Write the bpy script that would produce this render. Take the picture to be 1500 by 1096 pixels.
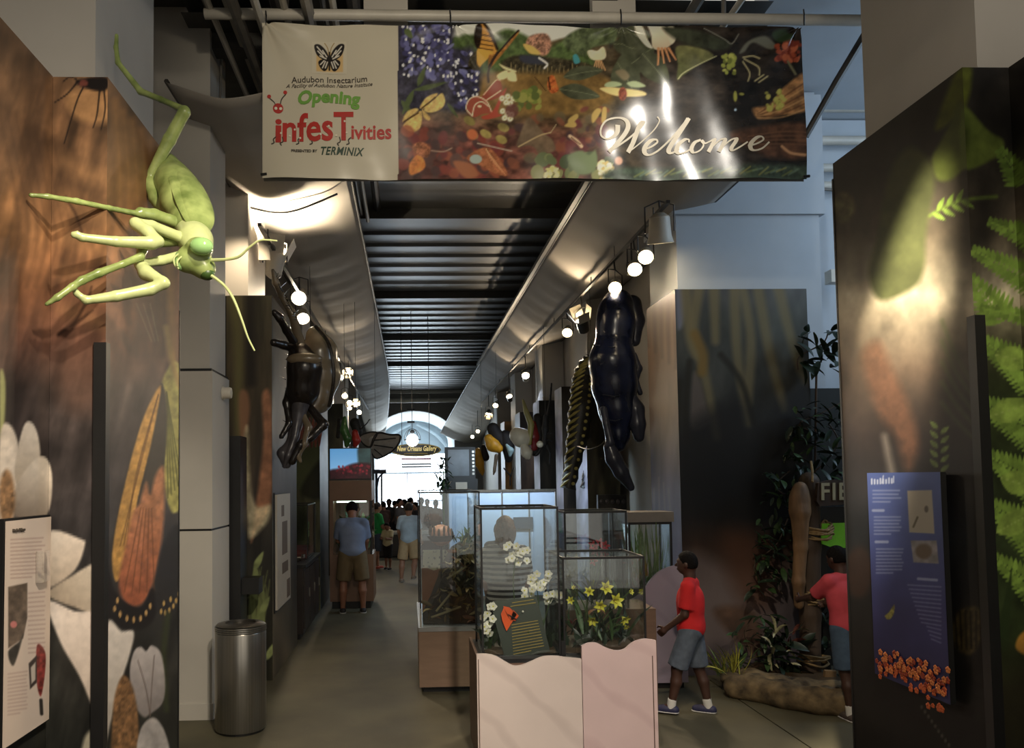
import bpy, math, random
import numpy as np
from mathutils import Vector, Matrix
random.seed(7); rng = np.random.default_rng(7)
for o in list(bpy.data.objects): bpy.data.objects.remove(o)
SC = bpy.context.scene
COL = SC.collection

# ------------------------------------------------------------------ camera
W, H = 1500, 1096
FPX, CX, CY, CAMZ = 1150.0, 640.0, 645.0, 2.1
YAW, PITCH, ROLL = math.radians(2.0266), math.radians(2.8113), math.radians(0.75)
_f = np.array([math.sin(YAW)*math.cos(PITCH), math.cos(YAW)*math.cos(PITCH), math.sin(PITCH)])
_r = np.array([math.cos(YAW), -math.sin(YAW), 0.0]); _u = np.cross(_r, _f)
CR = _r*math.cos(ROLL) - _u*math.sin(ROLL); CU = _u*math.cos(ROLL) + _r*math.sin(ROLL); CF = _f
cam = bpy.data.cameras.new('camera'); cam.sensor_width = 36; cam.lens = FPX/W*36
cam.shift_x = (W/2-CX)/W; cam.shift_y = (CY-H/2)/W; cam.clip_start = 0.05
camo = bpy.data.objects.new('camera', cam); COL.objects.link(camo)
camo.matrix_world = Matrix(((CR[0], CU[0], -CF[0], 0), (CR[1], CU[1], -CF[1], 0), (CR[2], CU[2], -CF[2], CAMZ), (0, 0, 0, 1)))
SC.camera = camo
EYE = np.array([0, 0, CAMZ])
def ray(px, py): return CF + CR*((px-CX)/FPX) - CU*((py-CY)/FPX)
def U(px, py, d):                       # photo pixel -> point at depth Y = d
    v = ray(px, py); return EYE + v*(d/v[1])
def G(px, py, z=0.0):                   # photo pixel -> point at height z
    v = ray(px, py); return EYE + v*((z-CAMZ)/v[2])
def AX(px, py, x):
    v = ray(px, py); return EYE + v*(x/v[0])
def proj(P):
    p = np.asarray(P, float) - EYE; d = p @ CF
    return CX + FPX*(p @ CR)/d, CY - FPX*(p @ CU)/d

# ------------------------------------------------------------------ world, exposure, large lights
SC.view_settings.view_transform = 'Standard'; SC.view_settings.look = 'None'
SC.view_settings.exposure = 0.88; SC.view_settings.gamma = 1.0; SC.view_settings.use_curve_mapping = False
wd = bpy.data.worlds.new('hall_ambient'); SC.world = wd; wd.use_nodes = True
wd.node_tree.nodes['Background'].inputs[0].default_value = (1.0, 0.93, 0.82, 1)
wd.node_tree.nodes['Background'].inputs[1].default_value = 0.40
def light(name, kind, loc, energy, color=(1, 1, 1), target=None, size=0.1, sizey=None, spot=None, blend=0.5):
    l = bpy.data.lights.new(name, kind); l.energy = energy; l.color = color
    if kind == 'AREA':
        l.size = size
        if sizey: l.shape = 'RECTANGLE'; l.size_y = sizey
    else: l.shadow_soft_size = size
    if kind == 'SPOT': l.spot_size = math.radians(spot or 60); l.spot_blend = blend
    o = bpy.data.objects.new(name, l); COL.objects.link(o); o.location = loc
    if target is not None:
        o.rotation_euler = (Vector(target)-Vector(loc)).to_track_quat('-Z', 'Y').to_euler()
    return o
WARM = (1.0, 0.80, 0.55); COOL = (0.62, 0.82, 1.0)
light('side_window_daylight', 'AREA', (7.3, 6.6, 5.2), 42, COOL, (3.6, 8.6, 4.6), 1.6, 2.2)
light('end_window_daylight', 'AREA', (0.1, 36.5, 3.2), 110, (0.72, 0.88, 1.0), (0.3, 20, 1.5), 3.0, 3.0)
light('far_gallery_daylight', 'AREA', (3.2, 19.0, 3.6), 26, (0.7, 0.8, 1.0), (0.8, 18.0, 1.0), 1.6, 1.6)
# foyer spotlights above and behind the camera, with added fill lamps among them
light('foyer_spot_mural_right', 'SPOT', (2.05, 3.35, 4.9), 1700, (1, .88, .66), (2.755, 4.26, 2.86), 0.06, spot=22, blend=1.0)
light('foyer_spot_mural_left', 'SPOT', (0.9, 0.6, 4.9), 420, (1, .87, .7), (-1.55, 3.7, 2.1), 0.12, spot=70, blend=0.9)
light('petal_fill', 'SPOT', (0.6, 0.3, 4.9), 190, (1, .88, .74), (-1.6, 3.7, 0.9), 0.12, spot=30, blend=.9)  # added fill lamp, brightens the petals low on the left mural
light('foyer_spot_mantis', 'SPOT', (0.1, 2.0, 4.9), 190, (1, .92, .74), (-1.15, 4.0, 3.2), 0.06, spot=34, blend=0.7)
light('foyer_spot_banner', 'SPOT', (0.3, 0.8, 5.2), 230, (1, .88, .68), (0.8, 6.4, 5.2), 0.12, spot=62, blend=0.9)
light('foyer_spot_case', 'SPOT', (0.9, 0.9, 5.0), 560, (1, .88, .78), (1.1, 5.8, 0.75), 0.12, spot=25, blend=0.9)

light('column_fill_left', 'SPOT', (-.4, 1.2, 4.3), 60, (1, .9, .76), (-2.05, 4.5, 5.1), 0.1, spot=30, blend=.9)  # added unseen fill lamp for the left column top
light('column_fill_right', 'SPOT', (1.6, 1.0, 4.3), 55, (1, .9, .76), (3.5, 4.0, 4.9), 0.1, spot=40, blend=.9)  # added unseen fill lamp for the right column top
light('foyer_spot_welcome', 'SPOT', (3.0, 3.5, 6.1), 150, (1, .93, .82), (2.15, 6.4, 4.9), 0.09, spot=28, blend=.8)
light('fern_fill', 'SPOT', (1.5, 0.2, 4.9), 170, (1, .9, .7), (2.95, 3.7, 2.1), 0.12, spot=36, blend=0.9)  # added fill lamp, brightens the fern print
light('foyer_spot_alcove', 'SPOT', (1.2, 2.6, 5.3), 260, (1, .88, .7), (3.2, 7.3, 0.4), 0.1, spot=30, blend=0.9)

# ------------------------------------------------------------------ mesh helpers
class MB:
    def __init__(s): s.v = []; s.f = []
    def add(s, v, f):
        n = len(s.v); s.v += [tuple(map(float, p)) for p in v]; s.f += [tuple(i+n for i in q) for q in f]; return s
    def box(s, c, size, R=None):
        hx, hy, hz = size[0]/2, size[1]/2, size[2]/2
        v = np.array([(x, y, z) for x in (-hx, hx) for y in (-hy, hy) for z in (-hz, hz)])
        if R is not None: v = v @ np.asarray(R).T
        return s.add(v+np.asarray(c), [(0, 1, 3, 2), (4, 6, 7, 5), (0, 4, 5, 1), (2, 3, 7, 6), (0, 2, 6, 4), (1, 5, 7, 3)])
    def bx(s, x0, x1, y0, y1, z0, z1): return s.box(((x0+x1)/2, (y0+y1)/2, (z0+z1)/2), (x1-x0, y1-y0, z1-z0))
    def tube(s, path, r, n=8, cap=True, flat=1.0):
        P = [np.asarray(p, float) for p in path]; m = len(P)
        rr = [r]*m if np.isscalar(r) else list(r)
        up = None; v = []; f = []
        for i in range(m):
            t = P[min(i+1, m-1)]-P[max(i-1, 0)]; L = np.linalg.norm(t); t = t/L if L > 1e-9 else np.array([0, 0, 1.])
            if up is None:
                up = np.array([0, 0, 1.]) if abs(t[2]) < .9 else np.array([1., 0, 0])
            a = np.cross(t, up); a /= np.linalg.norm(a)+1e-12; b = np.cross(a, t); up = b
            for k in range(n):
                q = 2*math.pi*k/n; v.append(P[i]+rr[i]*(math.cos(q)*a+flat*math.sin(q)*b))
        for i in range(m-1):
            for k in range(n):
                k2 = (k+1) % n; f.append((i*n+k, i*n+k2, (i+1)*n+k2, (i+1)*n+k))
        if cap: f.append(tuple(range(n-1, -1, -1))); f.append(tuple((m-1)*n+k for k in range(n)))
        return s.add(v, f)
    def ell(s, c, r, R=None, nu=12, nv=8):
        v = []; f = []
        r = (r, r, r) if np.isscalar(r) else r
        for j in range(nv+1):
            th = math.pi*j/nv
            for i in range(nu):
                ph = 2*math.pi*i/nu
                v.append((r[0]*math.sin(th)*math.cos(ph), r[1]*math.sin(th)*math.sin(ph), r[2]*math.cos(th)))
        for j in range(nv):
            for i in range(nu):
                i2 = (i+1) % nu
                if j == 0: f.append((0, (j+1)*nu+i, (j+1)*nu+i2))
                elif j == nv-1: f.append((j*nu+i, (j+1)*nu, j*nu+i2))
                else: f.append((j*nu+i, (j+1)*nu+i, (j+1)*nu+i2, j*nu+i2))
        v = np.array(v)
        if R is not None: v = v @ np.asarray(R).T
        used = sorted({i for q in f for i in q}); mp = {u: k for k, u in enumerate(used)}
        return s.add(v[used]+np.asarray(c), [tuple(mp[i] for i in q) for q in f])
    def lathe(s, prof, c=(0, 0, 0), n=24, R=None):
        v = []; f = []; m = len(prof)
        for (r, z) in prof:
            for k in range(n):
                q = 2*math.pi*k/n; v.append((r*math.cos(q), r*math.sin(q), z))
        for i in range(m-1):
            for k in range(n):
                k2 = (k+1) % n; f.append((i*n+k, i*n+k2, (i+1)*n+k2, (i+1)*n+k))
        f.append(tuple(range(n-1, -1, -1))); f.append(tuple((m-1)*n+k for k in range(n)))
        v = np.array(v)
        if R is not None: v = v @ np.asarray(R).T
        return s.add(v+np.asarray(c), f)
    def prism(s, poly, o, e1, e2, th):        # polygon in the plane o + a e1 + b e2, extruded by th along e1 x e2 (centred)
        o = np.asarray(o, float); e1 = np.asarray(e1, float); e2 = np.asarray(e2, float); nn = np.cross(e1, e2)
        n = len(poly)
        v = [o+a*e1+b*e2-nn*th/2 for a, b in poly]+[o+a*e1+b*e2+nn*th/2 for a, b in poly]
        f = [tuple(range(n-1, -1, -1)), tuple(range(n, 2*n))]+[(i, (i+1) % n, n+(i+1) % n, n+i) for i in range(n)]
        return s.add(v, f)
    def grid(s, fn, nu, nv):
        v = [fn(i/nu, j/nv) for j in range(nv+1) for i in range(nu+1)]
        f = [(j*(nu+1)+i, j*(nu+1)+i+1, (j+1)*(nu+1)+i+1, (j+1)*(nu+1)+i) for j in range(nv) for i in range(nu)]
        return s.add(v, f)
    def mesh(s, name, origin=(0, 0, 0), smooth=False, angle=40):
        me = bpy.data.meshes.new(name); o = np.asarray(origin, float)
        me.from_pydata([tuple(np.asarray(p)-o) for p in s.v], [], s.f)
        if smooth:
            me.polygons.foreach_set('use_smooth', [True]*len(me.polygons))
            me.set_sharp_from_angle(angle=math.radians(angle))
        me.update(); return me
    def obj(s, name, mat, parent=None, smooth=False, origin=None, angle=40):
        o0 = np.array(WL(parent)) if parent is not None else (np.asarray(origin, float) if origin is not None else (np.array(s.v).min(0)+np.array(s.v).max(0))/2*np.array([1, 1, 0])+np.array([0, 0, np.array(s.v)[:, 2].min()]))
        me = s.mesh(name, o0, smooth, angle); me.materials.append(mat)
        return link(name, me, parent, None if parent is not None else o0)
def WL(o):
    p = Vector(o.location)
    while o.parent: o = o.parent; p = p+Vector(o.location)
    return p
def link(name, me, parent=None, loc=None):
    ob = bpy.data.objects.new(name, me); COL.objects.link(ob)
    if parent is not None: ob.parent = parent
    if loc is not None: ob.location = tuple(loc)
    return ob
def thing(name, label, cat, loc=(0, 0, 0), group=None, kind=None):
    o = bpy.data.objects.new(name, None); COL.objects.link(o); o.location = tuple(loc); o.empty_display_size = .1
    return tag(o, label, cat, group, kind)
def tag(o, label, cat=None, group=None, kind=None):
    o['label'] = label
    if cat: o['category'] = cat
    if group: o['group'] = group
    if kind: o['kind'] = kind
    return o
def struct(o, label=None):
    o['kind'] = 'structure'
    if label: o['label'] = label
    return o
def copy_tree(o, parent=None, loc=None, rz=None, label=None):
    c = o.copy(); COL.objects.link(c); c.parent = parent
    if loc is not None: c.location = tuple(loc)
    if rz is not None: c.rotation_euler = (0, 0, rz)
    if label: c['label'] = label
    for ch in [x for x in SC.objects if x.parent == o]: copy_tree(ch, c)
    return c
def rotx(a): c, s = math.cos(a), math.sin(a); return np.array([[1, 0, 0], [0, c, -s], [0, s, c]])
def roty(a): c, s = math.cos(a), math.sin(a); return np.array([[c, 0, s], [0, 1, 0], [-s, 0, c]])
def rotz(a): c, s = math.cos(a), math.sin(a); return np.array([[c, -s, 0], [s, c, 0], [0, 0, 1]])
def zto(d):                                # rotation taking +z to d
    d = np.asarray(d, float)/np.linalg.norm(d); a = np.array([0, 0, 1.])
    x = np.cross([0, 1., 0] if abs(d[1]) < .9 else [1., 0, 0], d); x /= np.linalg.norm(x); y = np.cross(d, x)
    return np.stack([x, y, d], 1)
def crom(P, n=6, closed=False):            # Catmull-Rom through points
    P = [np.asarray(p, float) for p in P]; m = len(P); out = []
    for i in range(m if closed else m-1):
        g = (lambda k: P[k % m]) if closed else (lambda k: P[min(max(k, 0), m-1)])
        a, b, c, d = g(i-1), g(i), g(i+1), g(i+2)
        for k in range(n):
            t = k/n; out.append(.5*((2*b)+(c-a)*t+(2*a-5*b+4*c-d)*t*t+(3*b-a-3*c+d)*t**3))
    if not closed: out.append(P[-1])
    return out

# ------------------------------------------------------------------ materials
def lin(c):
    c = np.asarray(c, float)
    if c.max() > 1.001: c = c/255.0
    return np.where(c <= .04045, c/12.92, ((c+.055)/1.055)**2.4)
MATS = {}
def mat(name, c, rough=.6, metal=0, var=.12, scale=6., bump=0., emit=0, spec=.5, stretch=None, c2=None, coat=0):
    if name in MATS: return MATS[name]
    m = bpy.data.materials.new(name); m.use_nodes = True; nt = m.node_tree; b = nt.nodes['Principled BSDF']
    l = lin(c); l2 = lin(c2) if c2 is not None else l
    b.inputs['Roughness'].default_value = rough; b.inputs['Metallic'].default_value = metal
    b.inputs['Specular IOR Level'].default_value = spec; b.inputs['Coat Weight'].default_value = coat
    tc = nt.nodes.new('ShaderNodeTexCoord'); mp = nt.nodes.new('ShaderNodeMapping')
    if stretch: mp.inputs['Scale'].default_value = stretch
    nt.links.new(tc.outputs['Object'], mp.inputs['Vector'])
    nz = nt.nodes.new('ShaderNodeTexNoise'); nz.inputs['Scale'].default_value = scale; nz.inputs['Detail'].default_value = 5
    nt.links.new(mp.outputs[0], nz.inputs['Vector'])
    rp = nt.nodes.new('ShaderNodeValToRGB'); rp.color_ramp.elements[0].position = .3; rp.color_ramp.elements[1].position = .7
    rp.color_ramp.elements[0].color = (*np.clip(l*(1-var), 0, 1), 1); rp.color_ramp.elements[1].color = (*np.clip(l2*(1+var), 0, 1), 1)
    nt.links.new(nz.outputs[0], rp.inputs[0]); nt.links.new(rp.outputs[0], b.inputs['Base Color'])
    if bump:
        bp = nt.nodes.new('ShaderNodeBump'); bp.inputs['Strength'].default_value = bump; bp.inputs['Distance'].default_value = .02
        nt.links.new(nz.outputs[0], bp.inputs['Height']); nt.links.new(bp.outputs[0], b.inputs['Normal'])
    if emit:
        nt.links.new(rp.outputs[0], b.inputs['Emission Color']); b.inputs['Emission Strength'].default_value = emit
    MATS[name] = m; return m
def vmat(name, rough=.45, bump=0., bscale=3., emit=0, spec=.5):
    if name in MATS: return MATS[name]
    m = bpy.data.materials.new(name); m.use_nodes = True; nt = m.node_tree; b = nt.nodes['Principled BSDF']
    b.inputs['Roughness'].default_value = rough; b.inputs['Specular IOR Level'].default_value = spec
    a = nt.nodes.new('ShaderNodeAttribute'); a.attribute_name = 'Col'
    nt.links.new(a.outputs['Color'], b.inputs['Base Color'])
    if emit: nt.links.new(a.outputs['Color'], b.inputs['Emission Color']); b.inputs['Emission Strength'].default_value = emit
    if bump:
        tc = nt.nodes.new('ShaderNodeTexCoord'); nz = nt.nodes.new('ShaderNodeTexNoise'); nz.inputs['Scale'].default_value = bscale
        nt.links.new(tc.outputs['Object'], nz.inputs['Vector']); bp = nt.nodes.new('ShaderNodeBump'); bp.inputs['Strength'].default_value = bump
        bp.inputs['Distance'].default_value = .05; nt.links.new(nz.outputs[0], bp.inputs['Height']); nt.links.new(bp.outputs[0], b.inputs['Normal'])
    MATS[name] = m; return m
def glassmat(name, tint=(.93, 1, .97), rough=.02, base=.03):
    m = bpy.data.materials.new(name); m.use_nodes = True; nt = m.node_tree; nt.nodes.clear()
    out = nt.nodes.new('ShaderNodeOutputMaterial'); t = nt.nodes.new('ShaderNodeBsdfTransparent'); t.inputs[0].default_value = (*tint, 1)
    g = nt.nodes.new('ShaderNodeBsdfGlossy'); g.inputs['Roughness'].default_value = rough; g.inputs[0].default_value = (1, 1, 1, 1)
    lw = nt.nodes.new('ShaderNodeLayerWeight'); lw.inputs[0].default_value = .35
    ma = nt.nodes.new('ShaderNodeMath'); ma.operation = 'MULTIPLY_ADD'; ma.inputs[1].default_value = .6; ma.inputs[2].default_value = base
    nt.links.new(lw.outputs['Fresnel'], ma.inputs[0])
    mx = nt.nodes.new('ShaderNodeMixShader'); nt.links.new(ma.outputs[0], mx.inputs[0]); nt.links.new(t.outputs[0], mx.inputs[1]); nt.links.new(g.outputs[0], mx.inputs[2])
    nt.links.new(mx.outputs[0], out.inputs[0]); MATS[name] = m; return m
def emat(name, c, strength):
    m = bpy.data.materials.new(name); m.use_nodes = True; nt = m.node_tree; b = nt.nodes['Principled BSDF']
    b.inputs['Base Color'].default_value = (*lin(c), 1); b.inputs['Emission Color'].default_value = (*lin(c), 1); b.inputs['Emission Strength'].default_value = strength
    MATS[name] = m; return m
def stripemat(name, ca, cb, period, rough=.8, axis=2, duty=.5):
    m = bpy.data.materials.new(name); m.use_nodes = True; nt = m.node_tree; b = nt.nodes['Principled BSDF']; b.inputs['Roughness'].default_value = rough
    tc = nt.nodes.new('ShaderNodeTexCoord'); sp = nt.nodes.new('ShaderNodeSeparateXYZ'); nt.links.new(tc.outputs['Object'], sp.inputs[0])
    a = nt.nodes.new('ShaderNodeMath'); a.operation = 'PINGPONG'; a.inputs[1].default_value = period/2; nt.links.new(sp.outputs[axis], a.inputs[0])
    c = nt.nodes.new('ShaderNodeMath'); c.operation = 'GREATER_THAN'; c.inputs[1].default_value = period/2*duty; nt.links.new(a.outputs[0], c.inputs[0])
    mx = nt.nodes.new('ShaderNodeMix'); mx.data_type = 'RGBA'; mx.inputs['A'].default_value = (*lin(ca), 1); mx.inputs['B'].default_value = (*lin(cb), 1)
    nt.links.new(c.outputs[0], mx.inputs['Factor']); nt.links.new(mx.outputs['Result'], b.inputs['Base Color']); MATS[name] = m; return m

# ------------------------------------------------------------------ lettering (flat text turned into thin meshes, in a local x-y plane)
def text_mesh(body, size=1, shear=0, bold=0, align='CENTER', extrude=.004, spacing=1.0):
    c = bpy.data.curves.new('lettering', 'FONT'); c.body = body; c.size = size; c.shear = shear; c.offset = bold
    c.align_x = align; c.align_y = 'CENTER'; c.extrude = extrude; c.space_character = spacing; c.resolution_u = 3
    o = bpy.data.objects.new('lettering', c); COL.objects.link(o)
    me = bpy.data.meshes.new_from_object(o.evaluated_get(bpy.context.evaluated_depsgraph_get()))
    bpy.data.objects.remove(o); return me
TXT = {k: text_mesh(*a) for k, a in {
    'name': ('Audubon Insectarium', .1, 0, .0005), 'sub': ('A Facility of Audubon Nature Institute', .06, .35),
    'open': ('Opening', .2, .1, .008), 'inf': ('nfesT', .34, 0, .007, 'LEFT', .004, 1.0), 'i': ('i', .34, 0, .009, 'LEFT'),
    'iv': ('ivities', .18, 0, .004, 'LEFT'), 'pres': ('PRESENTED BY', .04, 0, .001), 'term': ('TERMINIX', .1, .3, .002, 'CENTER', .004, 1.08),
    'fie': ('FIE', .2, .03, .004, 'LEFT', .004, 1.15), 'gallery': ('New Orleans Gallery', .12, .2, .003),
    'rock': ('Rock of Ages', .06, 0, .001, 'LEFT')}.items()}
def put_text(key, o, e1, e2, width, m, parent, name='lettering', warp=None, height=None):
    me = TXT[key].copy(); o = np.asarray(o, float); e1 = np.asarray(e1, float); e2 = np.asarray(e2, float); e3 = np.cross(e1, e2)
    n = len(me.vertices); co = np.empty(n*3); me.vertices.foreach_get('co', co); co = co.reshape(-1, 3)
    x0, x1 = co[:, 0].min(), co[:, 0].max(); y0, y1 = co[:, 1].min(), co[:, 1].max()
    k = width/(x1-x0); ky = k if height is None else height/(y1-y0)
    a = (co[:, 0]-(x0+x1)/2)*k; b = (co[:, 1]-(y0+y1)/2)*ky
    if warp: b = b+warp(a)
    q = o+a[:, None]*e1+b[:, None]*e2+co[:, 2:3]*e3
    me.vertices.foreach_set('co', (q-np.array(WL(parent))).ravel()); me.materials.clear(); me.materials.append(m); me.update()
    return link(name, me, parent)
# ------------------------------------------------------------------ painter for flat prints: colours a fine grid of a sheet
def vnoise(x, y, seed=0):
    x = np.asarray(x, float); y = np.asarray(y, float); xi = np.floor(x).astype(np.int64); yi = np.floor(y).astype(np.int64); fx = x-xi; fy = y-yi
    def hsh(a, b):
        n = (a*374761393+b*668265263+seed*974634777) & 0x7fffffff; n = ((n ^ (n >> 13))*1274126177) & 0x7fffffff; return ((n ^ (n >> 16)) & 0xffff)/65535.
    fx = fx*fx*(3-2*fx); fy = fy*fy*(3-2*fy)
    return (hsh(xi, yi)*(1-fx)+hsh(xi+1, yi)*fx)*(1-fy)+(hsh(xi, yi+1)*(1-fx)+hsh(xi+1, yi+1)*fx)*fy
def fbm(x, y, seed=0, oct=4): return sum(vnoise(x*2**k, y*2**k, seed+k)*.5**(k+1) for k in range(oct))/(1-.5**oct)
DESAT = .16
class Sheet:
    """flat printed sheet: rectangle at o spanned by e1 (width w) and e2 (height h)"""
    def __init__(s, o, e1, e2, w, h, nx, ny, bulge=None):
        s.o = np.asarray(o, float); s.e1 = np.asarray(e1, float); s.e2 = np.asarray(e2, float); s.w = w; s.h = h; s.nx = nx; s.ny = ny
        a, b = np.meshgrid(np.linspace(0, w, nx+1), np.linspace(0, h, ny+1)); s.P = s.o+a[..., None]*s.e1+b[..., None]*s.e2
        s.a = a; s.b = b
        s.PX, s.PY = proj(s.P.reshape(-1, 3)); s.PX = s.PX.reshape(a.shape); s.PY = s.PY.reshape(a.shape)
        if bulge is not None: s.P = s.P+bulge(a, b)[..., None]*np.cross(s.e1, s.e2)
        s.c = np.zeros(a.shape+(3,))
    def ramp(s, stops, t=None):
        t = s.PY if t is None else t; k = [q[0] for q in stops]
        for i in range(3): s.c[..., i] = np.interp(t, k, [q[1][i] for q in stops])
        return s
    def mul(s, sx, sy, amt, seed=0, shear=0, tint=None):
        n = fbm((s.PX+shear*s.PY)/sx, s.PY/sy, seed)-.5
        if tint is None: s.c *= (1+amt*2*n)[..., None]
        else: s.blend(np.clip(n*2*amt+.0, 0, 1), tint)
        return s
    def blend(s, m, col):
        s.c = s.c*(1-m[..., None])+np.asarray(col, float)*m[..., None]
    def _bb(s, x0, x1, y0, y1):
        return np.nonzero((s.PX >= x0) & (s.PX <= x1) & (s.PY >= y0) & (s.PY <= y1))
    def poly(s, pts, col, soft=1.5, alpha=1, smooth=True, tex=0, ts=12, seed=3, col2=None, grad=None, sd=0):
        p = np.array(crom(pts, 5, True) if smooth else pts, float)
        ix = s._bb(p[:, 0].min()-soft*2, p[:, 0].max()+soft*2, p[:, 1].min()-soft*2, p[:, 1].max()+soft*2)
        if len(ix[0]) == 0: return s
        x = s.PX[ix]; y = s.PY[ix]; ins = np.zeros(x.shape, bool); d = np.full(x.shape, 1e9)
        for i in range(len(p)):
            ax, ay = p[i]; bx, by = p[(i+1) % len(p)]
            if ay != by: ins ^= ((ay > y) != (by > y)) & (x < (bx-ax)*(y-ay)/(by-ay)+ax)
            L = (bx-ax)**2+(by-ay)**2+1e-9; t = np.clip(((x-ax)*(bx-ax)+(y-ay)*(by-ay))/L, 0, 1)
            d = np.minimum(d, np.hypot(x-ax-t*(bx-ax), y-ay-t*(by-ay)))
        m = np.clip(.5+np.where(ins, d, -d)/(2*soft), 0, 1)*alpha
        cc = np.broadcast_to(np.asarray(col, float), x.shape+(3,)).copy()
        if col2 is not None:
            (gx0, gy0), (gx1, gy1) = grad; t = np.clip(((x-gx0)*(gx1-gx0)+(y-gy0)*(gy1-gy0))/((gx1-gx0)**2+(gy1-gy0)**2), 0, 1)
            cc = cc*(1-t[:, None])+np.asarray(col2, float)*t[:, None]
        if tex: cc *= (1+tex*2*(fbm(x/ts, y/ts, seed)-.5))[:, None]
        s.c[ix] = s.c[ix]*(1-m[:, None])+cc*m[:, None]; return s
    def ell(s, x, y, rx, ry, col, soft=1.2, alpha=1, ang=0, **k):
        c, q = math.cos(ang), math.sin(ang)
        return s.poly([(x+rx*math.cos(t)*c-ry*math.sin(t)*q, y+rx*math.cos(t)*q+ry*math.sin(t)*c) for t in np.linspace(0, 2*math.pi, 13)[:-1]], col, soft, alpha, smooth=True, **k)
    def stroke(s, pts, w, col, soft=1., alpha=1, w1=None, smooth=True):
        p = np.array(crom(pts, 6) if smooth and len(pts) > 2 else pts, float); w1 = w if w1 is None else w1; mw = max(w, w1)+soft*2
        ix = s._bb(p[:, 0].min()-mw, p[:, 0].max()+mw, p[:, 1].min()-mw, p[:, 1].max()+mw)
        if len(ix[0]) == 0: return s
        x = s.PX[ix]; y = s.PY[ix]; m = np.zeros(x.shape); n = len(p)
        for i in range(n-1):
            ax, ay = p[i]; bx, by = p[i+1]; L = (bx-ax)**2+(by-ay)**2+1e-9; t = np.clip(((x-ax)*(bx-ax)+(y-ay)*(by-ay))/L, 0, 1)
            ww = w+(w1-w)*(i+t)/(n-1); m = np.maximum(m, np.clip(.5+(ww/2-np.hypot(x-ax-t*(bx-ax), y-ay-t*(by-ay)))/(2*soft), 0, 1))
        m = (m*alpha)[:, None]; s.c[ix] = s.c[ix]*(1-m)+np.asarray(col, float)*m; return s
    def dots(s, n, box, r, cols, seed=0, soft=.8, alpha=1):
        g = np.random.default_rng(seed)
        for _ in range(n):
            x = g.uniform(box[0], box[2]); y = g.uniform(box[1], box[3]); q = g.uniform(r[0], r[1])
            s.ell(x, y, q, q*g.uniform(.5, 1), cols[g.integers(len(cols))], soft, alpha, g.uniform(0, 3))
        return s
    def leaf(s, x, y, L, w, ang, col, vein=None, soft=1, tex=.3):
        c, q = math.cos(ang), math.sin(ang); f = lambda a, b: (x+a*c-b*q, y+a*q+b*c)
        s.poly([f(0, 0), f(L*.3, w*.5), f(L*.65, w*.42), f(L, 0), f(L*.65, -w*.42), f(L*.3, -w*.5)], col, soft, tex=tex)
        if vein is not None: s.stroke([f(0, 0), f(L*.95, 0)], 1.2, vein, .6, .8, smooth=False)
        return s
    def obj(s, name, m, parent):
        nx, ny = s.nx, s.ny; me = bpy.data.meshes.new(name); V = s.P.reshape(-1, 3)-np.array(WL(parent))
        i, j = np.meshgrid(np.arange(nx), np.arange(ny)); q = (j*(nx+1)+i).ravel()
        Fc = np.stack([q, q+1, q+nx+2, q+nx+1], 1)
        me.vertices.add(len(V)); me.vertices.foreach_set('co', V.ravel())
        me.loops.add(Fc.size); me.loops.foreach_set('vertex_index', Fc.ravel().astype(np.int32))
        me.polygons.add(len(Fc)); me.polygons.foreach_set('loop_start', (np.arange(len(Fc))*4).astype(np.int32))
        me.polygons.foreach_set('use_smooth', np.ones(len(Fc), bool)); me.update(calc_edges=True)
        at = me.color_attributes.new('Col', 'FLOAT_COLOR', 'POINT')
        c = np.ones((len(V), 4)); cc = s.c.reshape(-1, 3); cc = cc+(cc.mean(1, keepdims=True)-cc)*DESAT; c[:, :3] = lin(np.clip(cc, 0, 255)/255.*.9999); at.data.foreach_set('color', c.ravel())
        me.materials.append(m); me.validate(); return link(name, me, parent)
# ------------------------------------------------------------------ the building shell
WHITE = mat('white_paint', (178, 172, 162), .65, var=.06, scale=1.5)
COOLW = mat('cool_white_paint', (176, 182, 188), .6, var=.05, scale=2)
CONC = mat('olive_concrete', (80, 75, 56), .66, var=.28, scale=1.3, bump=.05, c2=(84, 79, 60))
DECK = mat('grey_metal_deck', (72, 70, 66), .45, var=.15, scale=3)
DARKST = mat('dark_steel', (62, 58, 54), .5, var=.2, scale=4)
BLACK = mat('black_laminate', (20, 19, 18), .45, var=.2)
CANVAS = mat('grey_canopy_cloth', (150, 142, 132), .85, var=.08, scale=1.1, bump=.25, stretch=(1, .5, 1))
PIPEW = mat('white_pipe_paint', (186, 180, 168), .45, var=.08)
GALV = mat('galvanised_pipe', (120, 116, 110), .4, .4, var=.2)

fl = struct(thing('floor', 'olive grey polished concrete floor of the gallery hall', None, (0, 0, 0)))
MB().bx(-3.0, 3.045, -3, 40, -.2, 0).obj('floor_slab', CONC, fl)
MB().bx(3.06, 8.0, -3, 40, -.2, 0).obj('floor_slab', CONC, fl)
MB().bx(3.045, 3.06, -3, 40, -.2, -.012).obj('joint', BLACK, fl)
def wallbox(name, x0, x1, y0, y1, z0=0., z1=6.6, m=None, label=None):
    return struct(MB().bx(x0, x1, y0, y1, z0, z1).obj(name, m or WHITE), label)
wallbox('wall_left', -3.0, -2.45, -3, 38)
wallbox('wall_right', 7.6, 8.0, -3, 40, m=COOLW)
wallbox('wall_gallery_right', 3.55, 3.7, 10.2, 38)
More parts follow.
